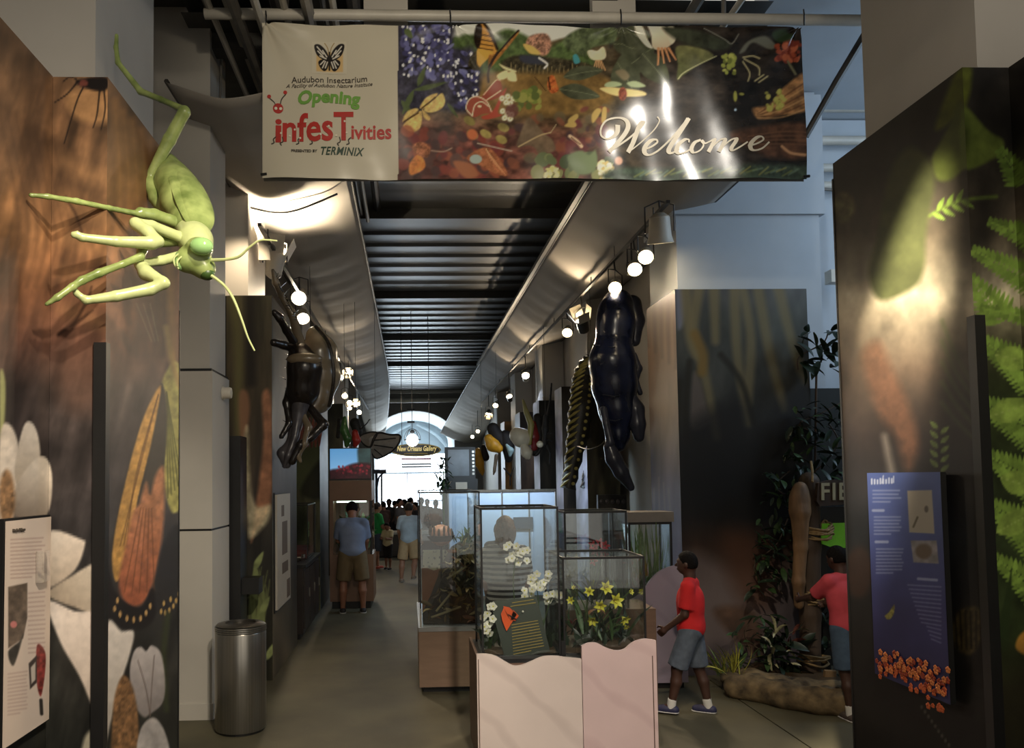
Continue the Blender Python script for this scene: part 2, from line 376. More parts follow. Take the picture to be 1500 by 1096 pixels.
# columns: a shaft, a slightly wider lower pilaster and a recessed groove between them
def column(x0, x1, y0, y1, m=WHITE, zs=6.5, name='trim_1'):
    c = struct(thing(name, 'square white painted building column', None, ((x0+x1)/2, (y0+y1)/2, 0)))
    MB().bx(x0, x1, y0, y1, 3.12, zs).obj('shaft', m, c)
    s = .03
    MB().bx(x0-s, x1+s, y0-s, y1+s, 1.68, 3.1).obj('lower_shaft', m, c); MB().bx(x0-s, x1+s, y0-s, y1+s, .14, 1.66).obj('lower_shaft', m, c)
    MB().bx(x0-s+.01, x1+s-.01, y0-s+.01, y1+s-.01, 1.65, 3.125).obj('groove', BLACK, c)
    MB().bx(x0-s-.015, x1+s+.015, y0-s-.015, y1+s+.015, 0, .14).obj('plinth', m, c)
    return c
def plaincol(x0, x1, y0, y1, name, m=WHITE, cap=False):
    c = struct(thing(name, 'square white painted building column', None, ((x0+x1)/2, (y0+y1)/2, 0)))
    MB().bx(x0, x1, y0, y1, 0, 6.5).obj('shaft', m, c)
    if cap: MB().bx(x0-.05, x1+.05, y0-.05, y1+.05, 5.06, 6.45).obj('capital', m, c)
    return c
plaincol(-2.44, -1.8, 4.52, 5.55, 'trim_1'); column(-2.4, -1.8, 7.15, 7.75, name='trim_2'); plaincol(-2.44, -1.8, 8.85, 9.9, 'trim_3')
for i, y in enumerate((13.35, 17.9, 22.5, 27.)): plaincol(-2.44, -1.8, y, y+1., f'trim_{4+i}')
plaincol(3.05, 4.6, 3.98, 5.0, 'trim_8', cap=False); plaincol(3.06, 4.72, 8.7, 9.7, 'trim_9', COOLW, True)
for i, y in enumerate((13.2, 17.7, 22.3, 27.)): plaincol(3.05, 3.54, y, y+1., f'trim_{10+i}')
struct(MB().bx(4.73, 7.6, 9.4, 9.6, 0, 6.5).obj('wall_alcove', COOLW), 'bluish white back wall of the side alcove')
struct(MB().bx(3.0, 3.06, 4.2, 4.98, 5.45, 5.5).obj('trim_20', WHITE))

# ceiling: corrugated deck sheets, one per bay, with cross beams
ce = struct(thing('ceiling', 'dark corrugated metal roof deck over the corridor', None, (0, 0, 6.3)))
def deck(x0, x1, y0, y1, z, per=.68, amp=.02):
    n = int((y1-y0)/per); b = MB(); pr = []
    for k in range(n):
        y = y0+k*per; pr += [(y, z), (y+per*.35, z), (y+per*.5, z-amp*2), (y+per*.85, z-amp*2)]
    pr.append((y1, z)); m = len(pr)
    b.add([(x, y, zz) for y, zz in pr for x in (x0, x1)]+[(x, y, z+.15) for y in (y0, y1) for x in (x0, x1)],
          [(2*i, 2*i+2, 2*i+3, 2*i+1) for i in range(m-1)]+[(2*m, 2*m+1, 2*m+3, 2*m+2)])
    return b
for y0 in (6.9, 12.2, 17.6, 22.9, 28.2, 33.0):
    deck(-2.0, 3.4, y0, min(y0+5.2, 38), 6.3, .68, .003 if y0 < 8 else .018).obj('deck_sheet', DECK, ce)
MB().bx(-3, 8, -3, 6.9, 6.62, 6.8).obj('roof_slab', DARKST, ce); MB().bx(3.4, 8, 6.9, 40, 6.52, 6.7).obj('roof_slab', COOLW, ce); MB().bx(-3, -2.0, 6.9, 40, 6.5, 6.7).obj('roof_slab', DARKST, ce)
for i, y in enumerate((7.3, 12.1, 17.5, 22.8, 28.1, 36.9)):
    bm = MB().bx(-2.4, 3.5, y-.09, y+.09, 6.14, 6.32); bm.obj('cross_beam', DECK if i < 5 else WHITE, ce)
MB().tube([(-1.2, 36.4, 5.75), (2.6, 36.4, 5.75)], .1, 10).obj('cross_pipe', PIPEW, ce)
# joists and pipes of the foyer roof
for i, (x, r, m, z) in enumerate(((-1.62, .03, PIPEW, 6.05), (-1.4, .05, GALV, 6.0), (-1.2, .035, PIPEW, 5.95), (-1.0, .03, PIPEW, 6.05), (-.8, .05, GALV, 6.0), (-.6, .03, PIPEW, 6.1), (-1.75, .04, GALV, 6.35), (-1.5, .055, PIPEW, 6.2), (-1.32, .03, GALV, 6.3), (-1.1, .07, DARKST, 6.25), (-.88, .035, PIPEW, 6.3), (-.7, .025, GALV, 6.2), (-.45, .06, DARKST, 6.3), (2.6, .05, GALV, 6.3), (2.95, .03, PIPEW, 6.25))):
    o = MB().tube([(x, 1.0, z), (x, 12.0, z)], r, 8).obj('ceiling_pipe', m, ce, True)
for y in (1.2, 2.6, 4.0, 5.4):
    MB().bx(-2.4, 3.5, y-.05, y+.05, 6.3, 6.6).obj('joist', DARKST, ce)
for x in (-1.25, .25, 1.75): MB().bx(x-.11, x+.11, -1, 6.6, 6.25, 6.55).obj('joist', DARKST, ce)
MB().bx(-.35, .03, 6.6, 6.7, 5.6, 6.62).obj('pale_hanger', WHITE, ce); MB().bx(1.64, 2.02, 6.6, 6.7, 5.6, 6.62).obj('pale_hanger', WHITE, ce)
for y in (7.4, 8.6): MB().tube([(-1.75, y, 6.3), (-1.78, y, 5.42)], .012, 6).obj('hanger_rod', GALV, ce); MB().tube([(-.9, y, 6.3), (-.85, y, 5.45)], .012, 6).obj('hanger_rod', GALV, ce)

# cloth canopies along both sides of the corridor
def canopy(prof, y0, y1, label, ny=60, seed=0):
    pr = crom([np.array([p[0], 0, p[1]]) for p in prof], 6); t = thing('cloth_canopy', label, 'canopy', ((prof[0][0]+prof[-1][0])/2, (y0+y1)/2, prof[2][1]), 'cloth canopies under the roof')
    def f(u, v):
        k = u*(len(pr)-1); i = min(int(k), len(pr)-2); p = pr[i]*(1-(k-i))+pr[i+1]*(k-i); y = y0+(y1-y0)*v
        edge = math.sin(math.pi*u)
        k2 = max(0., (y-24)/13.8)**2; return np.array([p[0]-k2*(.5 if p[0] < 0 else .7)*abs(u-(0 if p[0] < 0 else 1)), y, p[2]-1.3*k2-edge*.05*(.5+.5*math.cos(y*2*math.pi/2.3+seed))*(.6+.4*math.sin(y*1.7))+.012*edge*math.sin(y*9+u*5)])
    b = MB().grid(f, 16, ny); b2 = MB().grid(lambda u, v: f(u, v)+np.array([0, 0, .012]), 16, ny)
    o = b.obj('cloth', CANVAS, t, True, angle=80); 
    so = o.modifiers.new('thickness', 'SOLIDIFY'); so.thickness = .006
    for e, nm in ((0, 'edge_rail'), (1, 'edge_rail')):
        MB().tube([f(e, q/20)+np.array([0, 0, .01]) for q in range(21)], .022, 6).obj(nm, DARKST, t)
    return t
LP = [(-2.0, 5.45), (-1.68, 5.35), (-1.5, 5.33), (-1.2, 5.385), (-.9, 5.47), (-.65, 5.62)]
RP = [(2.2, 5.6), (2.45, 5.38), (2.75, 5.2), (3.0, 5.13), (3.5, 5.2)]
canopy(LP, 6.5, 37.8, 'pale grey cloth canopy slung along the left side of the corridor', 150)
canopy(RP, 6.7, 37.8, 'pale grey cloth canopy slung along the right side of the corridor', 150, 1)
canopy([(-2.0, 5.45), (-1.7, 5.36), (-1.5, 5.34), (-1.25, 5.38), (-1.05, 5.45)], 1.0, 5.1, 'pale cloth canopy above the green mantis, nearest of the canopies', 30, 2)
MB().tube(crom([(-1.95, 9.0, 5.3), (-1.4, 9.0, 5.2), (-.8, 9.0, 5.42)], 5), .012, 6).obj('cable', BLACK, SC.objects['cloth_canopy'])
# strip light rail on the right canopy's inner edge
t = tag(MB().bx(2.1, 2.16, 7, 24, 5.57, 5.63).obj('cable_tray', DARKST), 'dark steel cable tray along the inner edge of the right canopy', 'cable tray')

# ------------------------------------------------------------------ printed mural panels
PRINT = vmat('mural_print', .5, spec=.28)
ZP = 4.1
def core(root, boxes, m=BLACK):
    for b in boxes: MB().bx(*b).obj('core', m, root)
LART = []
def art_left(s, face):
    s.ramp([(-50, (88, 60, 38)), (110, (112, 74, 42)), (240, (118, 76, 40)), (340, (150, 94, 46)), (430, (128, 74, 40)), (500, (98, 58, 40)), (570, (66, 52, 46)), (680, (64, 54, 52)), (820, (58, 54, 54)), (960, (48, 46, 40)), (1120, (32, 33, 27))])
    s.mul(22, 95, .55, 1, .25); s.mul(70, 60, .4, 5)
    if face != 'side':
        for q in range(9):
            x = 15+q*14; s.stroke([(x-20, 150+q*9), (x, 240+q*12), (x+12, 330+q*6), (x-4, 420)], 9, (70, 42, 22), 5, .45, 2)
        for q in range(5): s.stroke([(95, 235+q*55), (125, 255+q*52), (162, 262+q*56)], 22, (176, 116, 58), 10, .35)
        s.poly([(100, 135), (162, 130), (162, 175), (128, 180), (104, 165)], (196, 132, 66), 6, .8, tex=.2)
        s.poly([(112, 118), (150, 112), (160, 122), (150, 134), (122, 128)], (22, 14, 12), 2)      # spider body and legs
        s.ell(122, 122, 7, 5, (120, 50, 36), 1.5)
        for a in (((112, 122), (98, 138), (80, 150)), ((122, 128), (112, 150), (94, 210)), ((146, 132), (142, 168), (136, 188)), ((152, 130), (154, 160), (148, 190)), ((116, 120), (104, 112), (92, 120))):
            s.stroke(a, 2.6, (26, 16, 12), .8, .9, 1.5)
        for a in (((96, 290), (110, 312), (120, 340)), ((105, 480), (128, 440), (134, 420)), ((86, 490), (118, 468), (136, 455))): s.stroke(a, 5, (52, 28, 14), 2, .7, 2)
        s.ell(128, 545, 46, 60, (138, 82, 54), 18, .45, .3)
        s.poly([(0, 545), (8, 560), (6, 625), (0, 640)], (170, 172, 90), 2)
        # magnolia petals
        s.poly([(0, 640), (14, 622), (28, 660), (26, 742), (0, 770)], (222, 202, 178), 2, tex=.12)
        s.poly([(22, 680), (34, 626), (46, 619), (56, 640), (58, 678), (40, 704), (24, 710)], (230, 212, 190), 1.5, col2=(186, 164, 136), grad=((45, 620), (30, 705)))
        s.poly([(20, 752), (24, 712), (48, 676), (66, 670), (76, 694), (74, 740), (62, 762), (44, 766)], (226, 206, 180), 1.5, col2=(140, 118, 96), grad=((60, 690), (25, 755)))
        s.ell(10, 730, 12, 42, (150, 98, 48), 3, .9, tex=.5, ts=6)
        s.poly([(70, 780), (118, 790), (124, 800), (110, 835), (76, 860), (68, 850)], (230, 210, 186), 2, col2=(196, 172, 144), grad=((80, 790), (90, 850)))
        s.poly([(70, 870), (108, 842), (140, 824), (162, 822), (162, 900), (110, 890)], (222, 204, 176), 2, col2=(176, 154, 126), grad=((150, 830), (100, 885)))
        s.poly([(70, 882), (110, 896), (162, 912), (162, 1070), (138, 1040), (116, 990), (88, 940)], (234, 214, 194), 2, col2=(190, 168, 146), grad=((90, 900), (150, 1040)))
        s.poly([(120, 1096), (128, 1074), (150, 1060), (162, 1060), (162, 1110), (120, 1120)], (170, 160, 130), 3)
    else:
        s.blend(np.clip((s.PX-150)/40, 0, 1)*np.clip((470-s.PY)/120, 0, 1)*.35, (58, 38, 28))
        for q in range(7):
            x = 168+q*13; s.stroke([(x, 150+q*14), (x+8, 260+q*18), (x+4, 380+q*12)], 12, (172, 108, 44), 5, .5, 4)
        for q in range(4): s.stroke([(196+q*17, 330), (206+q*12, 420), (200+q*13, 520)], 10, (44, 32, 26), 6, .5, 4)
        s.stroke([(246, 380), (252, 470), (256, 560)], 14, (176, 118, 44), 5, .8, 6)
        for q in range(3): s.stroke([(200+q*10, 445), (222+q*5, 500)], 1.4, (170, 160, 140), 1, .4)
        # butterfly wings
        s.poly([(236, 570), (246, 540), (258, 530), (266, 560), (268, 720), (254, 752), (242, 720), (236, 650)], (176, 164, 64), 2, tex=.25, ts=8)
        for q in range(5): s.stroke([(244, 575), (246+q*5, 730-q*6)], 1.8, (90, 90, 30), .8, .8)
        s.stroke([(244, 480), (252, 530), (264, 566)], 9, (180, 140, 60), 3, .9)
        s.poly([(238, 562), (222, 590), (200, 640), (184, 700), (168, 770), (164, 830), (176, 880), (198, 890), (216, 870), (228, 820), (236, 760), (240, 690), (244, 620)], (52, 46, 42), 1.5)
        s.poly([(236, 565), (215, 600), (198, 650), (184, 705), (170, 770), (164, 820), (170, 852), (183, 830), (193, 785), (201, 735), (212, 690), (224, 640)], (206, 140, 46), 1.5, tex=.25, ts=7)
        for q in range(3): s.stroke([(232, 578), (206-q*4, 680+q*10), (176+q*5, 800)], 1.5, (110, 66, 24), .9, .7)
        s.poly([(241, 572), (224, 645), (212, 700), (206, 735), (220, 716), (236, 690), (243, 640)], (70, 60, 48), 3)
        s.poly([(204, 738), (214, 706), (220, 724), (228, 696), (240, 686), (240, 760), (232, 822), (217, 872), (200, 888), (182, 880), (174, 852), (184, 800), (194, 752)], (190, 110, 60), 3, tex=.25, ts=8, col2=(188, 84, 42), grad=((200, 740), (190, 880)))
        for q in range(5): s.stroke([(206+q*4, 745), (182+q*11, 868)], 1.6, (120, 60, 24), .9, .7)
        s.poly([(158, 850), (176, 876), (206, 890), (222, 862), (230, 880), (224, 910), (200, 924), (172, 918), (156, 900)], (30, 24, 24), 2)
        s.poly([(150, 820), (164, 850), (162, 890), (150, 900)], (30, 24, 24), 2)
        for q, (x, y) in enumerate([(168, 892), (176, 900), (186, 906), (196, 908), (206, 906), (214, 898), (220, 888), (172, 880)]): s.ell(x, y, 2.2, 4.5, (206, 150, 70), .8)
        s.poly([(238, 800), (262, 770), (266, 860), (250, 905), (232, 900), (228, 860)], (44, 40, 40), 3)
        for x, y in [(236, 896), (242, 898), (248, 894), (254, 888), (258, 880), (262, 870), (240, 884), (250, 878)]: s.ell(x, y, 2, 4, (200, 150, 60), .8)
        s.stroke([(246, 900), (240, 960), (244, 1040)], 8, (58, 66, 30), 3, .8)
        s.poly([(156, 918), (178, 925), (196, 926), (190, 960), (174, 1010), (162, 1060), (154, 1080)], (228, 212, 194), 2, col2=(180, 166, 148), grad=((170, 925), (165, 1050)))
        s.poly([(190, 985), (196, 955), (206, 948), (214, 954), (222, 946), (236, 958), (242, 1000), (238, 1030), (220, 1046), (210, 1050), (196, 1030)], (196, 182, 174), 1.5, col2=(140, 128, 122), grad=((215, 950), (215, 1040)))
        s.stroke([(202, 968), (214, 1010), (220, 1050)], 1.4, (90, 70, 60), .8, .8); s.stroke([(226, 960), (222, 1010), (220, 1050)], 1.4, (110, 90, 80), .8, .8)
        s.poly([(164, 1070), (168, 1020), (180, 990), (194, 1006), (202, 1050), (200, 1100), (166, 1110)], (140, 90, 42), 2, tex=.5, ts=5)
        s.poly([(200, 1096), (208, 1064), (226, 1052), (242, 1074), (246, 1110), (204, 1120)], (170, 160, 152), 1.5, tex=.2)
    s.mul(9, 9, .08, 9)
def art_right(s, face):
    s.ramp([(60, (34, 31, 28)), (250, (38, 34, 28)), (340, (74, 64, 50)), (430, (150, 138, 114)), (540, (74, 60, 48)), (640, (36, 28, 26)), (780, (28, 30, 34)), (950, (26, 24, 22)), (1110, (22, 20, 18))])  # pale middle band: part of the spotlight glow is put into the print colour
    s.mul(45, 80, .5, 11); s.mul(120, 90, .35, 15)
    s.poly([(1390, 128), (1408, 96), (1424, 100), (1420, 140), (1404, 170), (1370, 190)], (92, 100, 24), 4, .9, tex=.2)
    s.poly([(1404, 150), (1420, 160), (1446, 190), (1470, 206), (1466, 226), (1440, 240), (1414, 248), (1392, 264), (1372, 262), (1364, 235), (1376, 210), (1392, 180)], (84, 94, 36), 3, tex=.25, ts=40)
    s.poly([(1410, 160), (1446, 192), (1468, 208), (1462, 226), (1412, 246)], (100, 116, 42), 3, .8)
    s.poly([(1324, 220), (1340, 216), (1364, 238), (1369, 270), (1362, 312), (1356, 350), (1354, 390), (1340, 420), (1290, 440), (1272, 400), (1284, 350), (1292, 300), (1304, 250)], (70, 74, 40), 5, tex=.25, ts=40)
    s.ell(1236, 304, 16, 22, (96, 90, 52), 4, .9, tex=.5, ts=10)
    s.stroke([(1362, 316), (1390, 300), (1420, 292), (1460, 288)], 5, (88, 108, 38), 2, .9)
    for q in range(7): s.leaf(1366+q*7, 312-q*3, 22, 7, -1.1 if q % 2 else .5, (100, 126, 44))
    s.poly([(1262, 520), (1288, 500), (1306, 540), (1330, 590), (1346, 650), (1330, 690), (1312, 640), (1284, 600)], (102, 64, 44), 8, .7, tex=.3)
    s.stroke([(1296, 640), (1306, 690), (1316, 720)], 10, (150, 140, 130), 5, .5)
    for q in range(5): s.stroke([(1380, 470+q*30), (1400, 520+q*24), (1424, 560+q*20)], 6, (60, 70, 36), 3, .5)
    for q in range(10): s.leaf(1374+(q % 2)*4, 628+q*7, 16, 7, (-.7 if q % 2 else -2.4), (90, 108, 48))
    s.poly([(1400, 900), (1432, 890), (1440, 930), (1420, 960), (1396, 940)], (86, 70, 34), 3, .7, tex=.6, ts=6)
    for q in range(6): s.stroke([(1398+q*8, 896), (1402+q*7, 950)], 3, (24, 20, 14), 1, .8)
    s.poly([(1240, 820), (1262, 800), (1280, 830), (1270, 870), (1246, 870)], (70, 40, 28), 5, .5)
    for q in range(12): s.ell(1350+q*5, 1036+q*7, 2, 3, (130, 124, 110), 1, .6)
    if face != 'side':
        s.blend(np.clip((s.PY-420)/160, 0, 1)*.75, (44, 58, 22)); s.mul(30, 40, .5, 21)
        g = np.random.default_rng(5)
        def fern(x0, y0, x1, y1, w, col):
            n = int(math.hypot(x1-x0, y1-y0)/7); a = math.atan2(y1-y0, x1-x0)
            for k in range(n):
                t = k/max(1, n-1); x = x0+(x1-x0)*t; y = y0+(y1-y0)*t; L = w*(1-.8*t)+4
                for sgn in (-1, 1): s.leaf(x, y, L, 8, a+sgn*1.05, np.array(col)*g.uniform(.85, 1.15), soft=.9, tex=.2)
            s.stroke([(x0, y0), (x1, y1)], 2.4, np.array(col)*1.1, .8)
        for a in ((1500, 268, 1466, 222, 26), (1520, 352, 1452, 326, 22), (1530, 420, 1428, 368, 30), (1470, 470, 1424, 410, 34), (1530, 470, 1440, 452, 16), (1530, 560, 1440, 500, 40), (1540, 640, 1436, 590, 44), (1540, 720, 1448, 668, 40), (1540, 800, 1452, 740, 44), (1545, 880, 1460, 820, 36)):
            fern(*a, (112, 142, 50))
        for a in ((1478, 520, 60, .2), (1470, 610, 70, -.3), (1486, 700, 60, .3), (1480, 780, 70, -.5)): s.leaf(a[0]-20, a[1], a[2], 34, a[3], (124, 150, 56), (150, 170, 80))
        s.poly([(1462, 930), (1478, 850), (1482, 840), (1476, 950)], (40, 54, 24), 1.5); s.poly([(1488, 950), (1494, 930), (1510, 925), (1510, 960)], (190, 130, 40), 2)
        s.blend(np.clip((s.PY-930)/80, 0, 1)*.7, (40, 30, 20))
    s.mul(9, 9, .07, 9)
XL, XR = -1.465, 2.755
root = thing('mural_panel', 'tall brown mural panel with orange butterfly wing and magnolia petals, beneath the green mantis', 'panel', (-1.7, 3.83, 0), 'printed mural panels')
core(root, [(-2.35, XL-.004, 3.836, 5.04, 0, ZP-.002), (-2.35, -1.734, 1.5, 3.836, 0, ZP-.002)])
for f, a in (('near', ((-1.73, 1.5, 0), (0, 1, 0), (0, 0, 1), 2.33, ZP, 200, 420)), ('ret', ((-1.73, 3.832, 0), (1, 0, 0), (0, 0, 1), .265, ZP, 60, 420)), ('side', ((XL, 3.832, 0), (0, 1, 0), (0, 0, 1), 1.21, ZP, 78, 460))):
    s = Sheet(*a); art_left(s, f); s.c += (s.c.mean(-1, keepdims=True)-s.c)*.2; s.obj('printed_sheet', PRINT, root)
MB().bx(XL-.052, XL+.008, 3.818, 3.87, 0, 2.78).obj('corner_guard', BLACK, root)
MB().bx(XL-.02, XL+.004, 5.04, 5.055, 0, 3.2).obj('edge_strip', BLACK, root)
root = thing('mural_panel', 'tall dark mural panel with green leaf print, carrying the blue sign', 'panel', (2.9, 3.7, 0), 'printed mural panels')
core(root, [(XR+.004, 3.7, 3.70, 4.885, 0, ZP-.002), (2.994, 3.7, 1.5, 3.70, 0, ZP-.002)])
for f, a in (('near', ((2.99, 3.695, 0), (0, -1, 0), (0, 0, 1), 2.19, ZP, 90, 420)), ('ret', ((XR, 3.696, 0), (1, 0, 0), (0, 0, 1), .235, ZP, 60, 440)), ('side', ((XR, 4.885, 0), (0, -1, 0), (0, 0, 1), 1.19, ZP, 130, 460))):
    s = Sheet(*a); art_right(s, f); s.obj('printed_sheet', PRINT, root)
MB().bx(XR-.008, XR+.045, 3.68, 3.735, 0, 2.86).obj('corner_guard', BLACK, root)
MB().bx(XR-.004, XR+.02, 4.885, 4.9, 0, 4.0).obj('edge_strip', BLACK, root)

# second pair of panels
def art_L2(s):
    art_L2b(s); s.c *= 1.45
def art_L2b(s):
    s.ramp([(420, (64, 58, 40)), (560, (62, 52, 36)), (700, (50, 42, 34)), (800, (34, 32, 28)), (1000, (36, 34, 24))]); s.mul(14, 120, .5, 31)
    s.stroke([(342, 430), (350, 520), (348, 600), (358, 700)], 14, (84, 78, 44), 5, .8); s.stroke([(366, 430), (368, 560)], 14, (26, 22, 18), 5, .8)
    s.poly([(350, 578), (362, 574), (366, 600), (360, 640), (352, 640)], (122, 82, 56), 3, .8)
    s.poly([(384, 580), (396, 576), (399, 650), (396, 740), (374, 780), (368, 790), (380, 700), (386, 640)], (132, 84, 56), 3, .9, tex=.3)
    s.poly([(360, 625), (364, 632), (366, 690), (374, 740), (396, 740), (392, 765), (366, 790), (362, 760), (356, 700), (356, 650)], (150, 138, 106), 3, .75, tex=.4)
    for q in range(16):
        x = 366+(q*7) % 26; s.stroke([(366+q, 940+q % 4*10), (x, 880), (x+8-(q % 5)*4, 826+(q*13) % 60)], 4, (96, 104, 58), 1.2, .7, 1)
    for q in range(7): s.leaf(372+q*3, 835+q*22, 30, 9, -1.1-(q % 3)*.5, (104, 112, 66))
def art_L2s(s):
    s.ramp([(440, (70, 66, 54)), (600, (104, 98, 84)), (720, (70, 66, 66)), (860, (80, 72, 56)), (1000, (110, 98, 76))]); s.mul(14, 120, .5, 37)
    s.stroke([(400, 900), (420, 960)], 20, (120, 104, 78), 8, .5)
root = thing('mural_panel', 'dark olive mural panel with long seed pods, behind the steel bin', 'panel', (-1.7, 8.9, 0), 'printed mural panels')
core(root, [(-2.35, XL-.004, 8.446, 10.25, 0, ZP-.002)])
s = Sheet((-1.95, 8.442, 0), (1, 0, 0), (0, 0, 1), .485, ZP, 46, 300); art_L2(s); s.obj('printed_sheet', PRINT, root)
s = Sheet((XL, 8.442, 0), (0, 1, 0), (0, 0, 1), 1.81, ZP, 30, 300); art_L2s(s); s.obj('printed_sheet', PRINT, root)
def art_R2(s):
    s.ramp([(410, (92, 92, 92)), (470, (78, 80, 72)), (560, (66, 66, 60)), (640, (46, 44, 40)), (700, (32, 30, 28)), (760, (40, 34, 30)), (800, (66, 46, 34)), (860, (96, 84, 84)), (1000, (74, 66, 74)), (1100, (60, 54, 60))]); s.mul(30, 70, .35, 41)
    s.poly([(990, 420), (1000, 420), (1002, 470), (992, 480)], (130, 132, 150), 3, .8)
    for a in (((1004, 420), (1012, 500), (1030, 540), (1050, 640)), ((1024, 420), (1016, 480), (1022, 520)), ((1046, 420), (1048, 500)), ((1076, 420), (1080, 520), (1096, 620)), ((1110, 420), (1128, 520), (1150, 600)), ((1140, 420), (1160, 500), (1180, 560)), ((1094, 590), (1100, 500), (1088, 420))):
        s.stroke(a, 16, (136, 120, 78), 4, .75, 12)
    for a in (((1010, 530), (1004, 600), (1006, 640)), ((996, 560), (992, 630)), ((1056, 520), (1086, 560), (1104, 620))): s.stroke(a, 9, (44, 40, 28), 3, .8)
    s.poly([(1016, 545), (1026, 560), (1036, 600), (1042, 618), (1014, 630), (1012, 590)], (112, 98, 88), 3, .8)
    s.stroke([(1018, 490), (1030, 520), (1028, 545)], 14, (138, 106, 46), 4, .9)
    s.poly([(992, 640), (1060, 590), (1090, 590), (1110, 640), (1184, 560), (1184, 760), (992, 740)], (36, 34, 32), 12, .75)
    s.poly([(1000, 830), (1020, 810), (1060, 830), (1120, 860), (1120, 930), (1000, 940)], (124, 108, 106), 14, .7)
    s.poly([(1060, 780), (1120, 790), (1130, 880), (1100, 890), (1070, 850)], (96, 58, 38), 16, .7)
    s.poly([(1045, 895), (1080, 888), (1110, 905), (1120, 960), (1100, 960), (1070, 930)], (86, 58, 40), 6, .7, tex=.4)
def art_R2s(s):
    s.ramp([(420, (88, 68, 56)), (520, (136, 108, 86)), (600, (138, 112, 92)), (650, (112, 104, 112)), (700, (104, 108, 140)), (780, (112, 116, 148))]); s.mul(14, 120, .35, 43)
    for q in range(6): s.stroke([(938+q*10, 430), (940+q*10, 500+q*8)], 6, (70, 46, 34), 3, .6, 2)
    for q in range(6): s.stroke([(944+q*7, 700+q % 3*8), (942+q*8, 750)], 2, (150, 152, 164), 1, .6)
root = thing('mural_panel', 'wide dark reed and bamboo mural panel behind the boy in red', 'panel', (3.5, 8.6, 0), 'printed mural panels')
core(root, [(2.874, 4.31, 8.256, 9.25, 0, ZP-.002)])
s = Sheet((2.87, 8.252, 0), (1, 0, 0), (0, 0, 1), 1.44, ZP, 110, 300); art_R2(s); s.obj('printed_sheet', PRINT, root)
s = Sheet((2.87, 9.25, 0), (0, -1, 0), (0, 0, 1), 1.0, ZP, 34, 260); art_R2s(s); s.obj('printed_sheet', PRINT, root)
# farther panels down both sides of the corridor
FARP = [(-1, 12.9, 1.3, (86, 84, 56), (70, 76, 78), 'olive mural panel behind the television kiosk'),
        (-1, 17.5, 1.3, (70, 66, 44), (60, 60, 50), 'olive mural panel beyond the television kiosk'),
        (1, 12.6, .9, (58, 52, 34), (140, 138, 160), 'dark mural panel beside the striped caterpillar'),
        (1, 14.6, .7, (54, 44, 34), (146, 142, 170), 'brown and lilac mural panel left of the striped caterpillar'),
        (1, 17.2, .8, (40, 34, 24), (132, 130, 160), 'dark mural panel beneath the white bulbous insect'),
        (1, 20.2, .9, (60, 46, 34), (150, 152, 176), 'brown mural panel beneath the yellow bee'),
        (1, 23.5, 1.0, (150, 110, 60), (150, 154, 176), 'tan mural panel farthest along the right wall')]
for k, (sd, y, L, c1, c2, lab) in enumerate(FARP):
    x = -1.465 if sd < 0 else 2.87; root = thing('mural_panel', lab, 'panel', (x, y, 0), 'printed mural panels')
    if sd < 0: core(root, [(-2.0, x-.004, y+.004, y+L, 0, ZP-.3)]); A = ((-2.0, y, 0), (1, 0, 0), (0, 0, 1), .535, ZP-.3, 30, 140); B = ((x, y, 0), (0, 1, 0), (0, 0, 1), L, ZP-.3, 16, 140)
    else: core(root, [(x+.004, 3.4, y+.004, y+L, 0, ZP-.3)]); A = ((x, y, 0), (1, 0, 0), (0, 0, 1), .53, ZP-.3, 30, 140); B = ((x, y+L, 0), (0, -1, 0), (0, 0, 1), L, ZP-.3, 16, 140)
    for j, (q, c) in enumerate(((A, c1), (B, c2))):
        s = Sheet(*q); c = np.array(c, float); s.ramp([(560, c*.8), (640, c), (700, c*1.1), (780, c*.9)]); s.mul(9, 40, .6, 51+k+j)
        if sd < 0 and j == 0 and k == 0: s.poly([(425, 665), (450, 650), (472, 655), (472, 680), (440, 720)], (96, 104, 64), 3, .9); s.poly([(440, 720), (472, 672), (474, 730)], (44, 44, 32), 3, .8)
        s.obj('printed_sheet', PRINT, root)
# ------------------------------------------------------------------ banner on its pipe
BY = 6.4
def bulge(a, b):
    w = .012*np.sin(a*5.2+b*2.2)+.018*np.sin((a-b*1.3)*3.1+1)+.008*np.sin(a*11+b*4)
    x0, y0 = .02, 1.3
    for gx in (.02, 1.6, 3.02, 4.55): w += .03*np.exp(-((a-gx)**2)/.5)*np.sin(np.arctan2(1.33-b, a-gx+1e-3)*9)*.5*np.clip(1-np.hypot(a-gx, 1.33-b)/1.3, 0, 1)
    return w
B0 = U(385, 262, BY); B1 = U(1182, 264, BY); BW = B1[0]-B0[0]; BH = U(385, 35, BY)[2]-B0[2]
root = thing('welcome_banner', 'wide printed vinyl welcome banner with insects and flowers, hung from a white pipe', 'banner', (B0[0]+BW/2, BY, B0[2]))
s = Sheet((B0[0], BY, B0[2]), (1, 0, 0), (0, 0, 1), BW, BH, 500, 150, bulge)
K = s
s.ramp([(585, (70, 58, 50)), (700, (92, 72, 50)), (800, (104, 84, 52)), (880, (78, 66, 46)), (960, (44, 38, 32)), (1180, (34, 28, 24))], s.PX)
low = np.clip((s.PY-165)/40, 0, 1)*np.clip((900-s.PX)/60, 0, 1); s.blend(low*.7, (94, 46, 44)); s.mul(16, 10, .7, 61); s.mul(50, 40, .4, 63)
s.poly([(655, 30), (860, 30), (850, 60), (830, 55), (800, 62), (770, 60), (740, 55), (705, 52), (660, 56)], (196, 196, 184), 2)
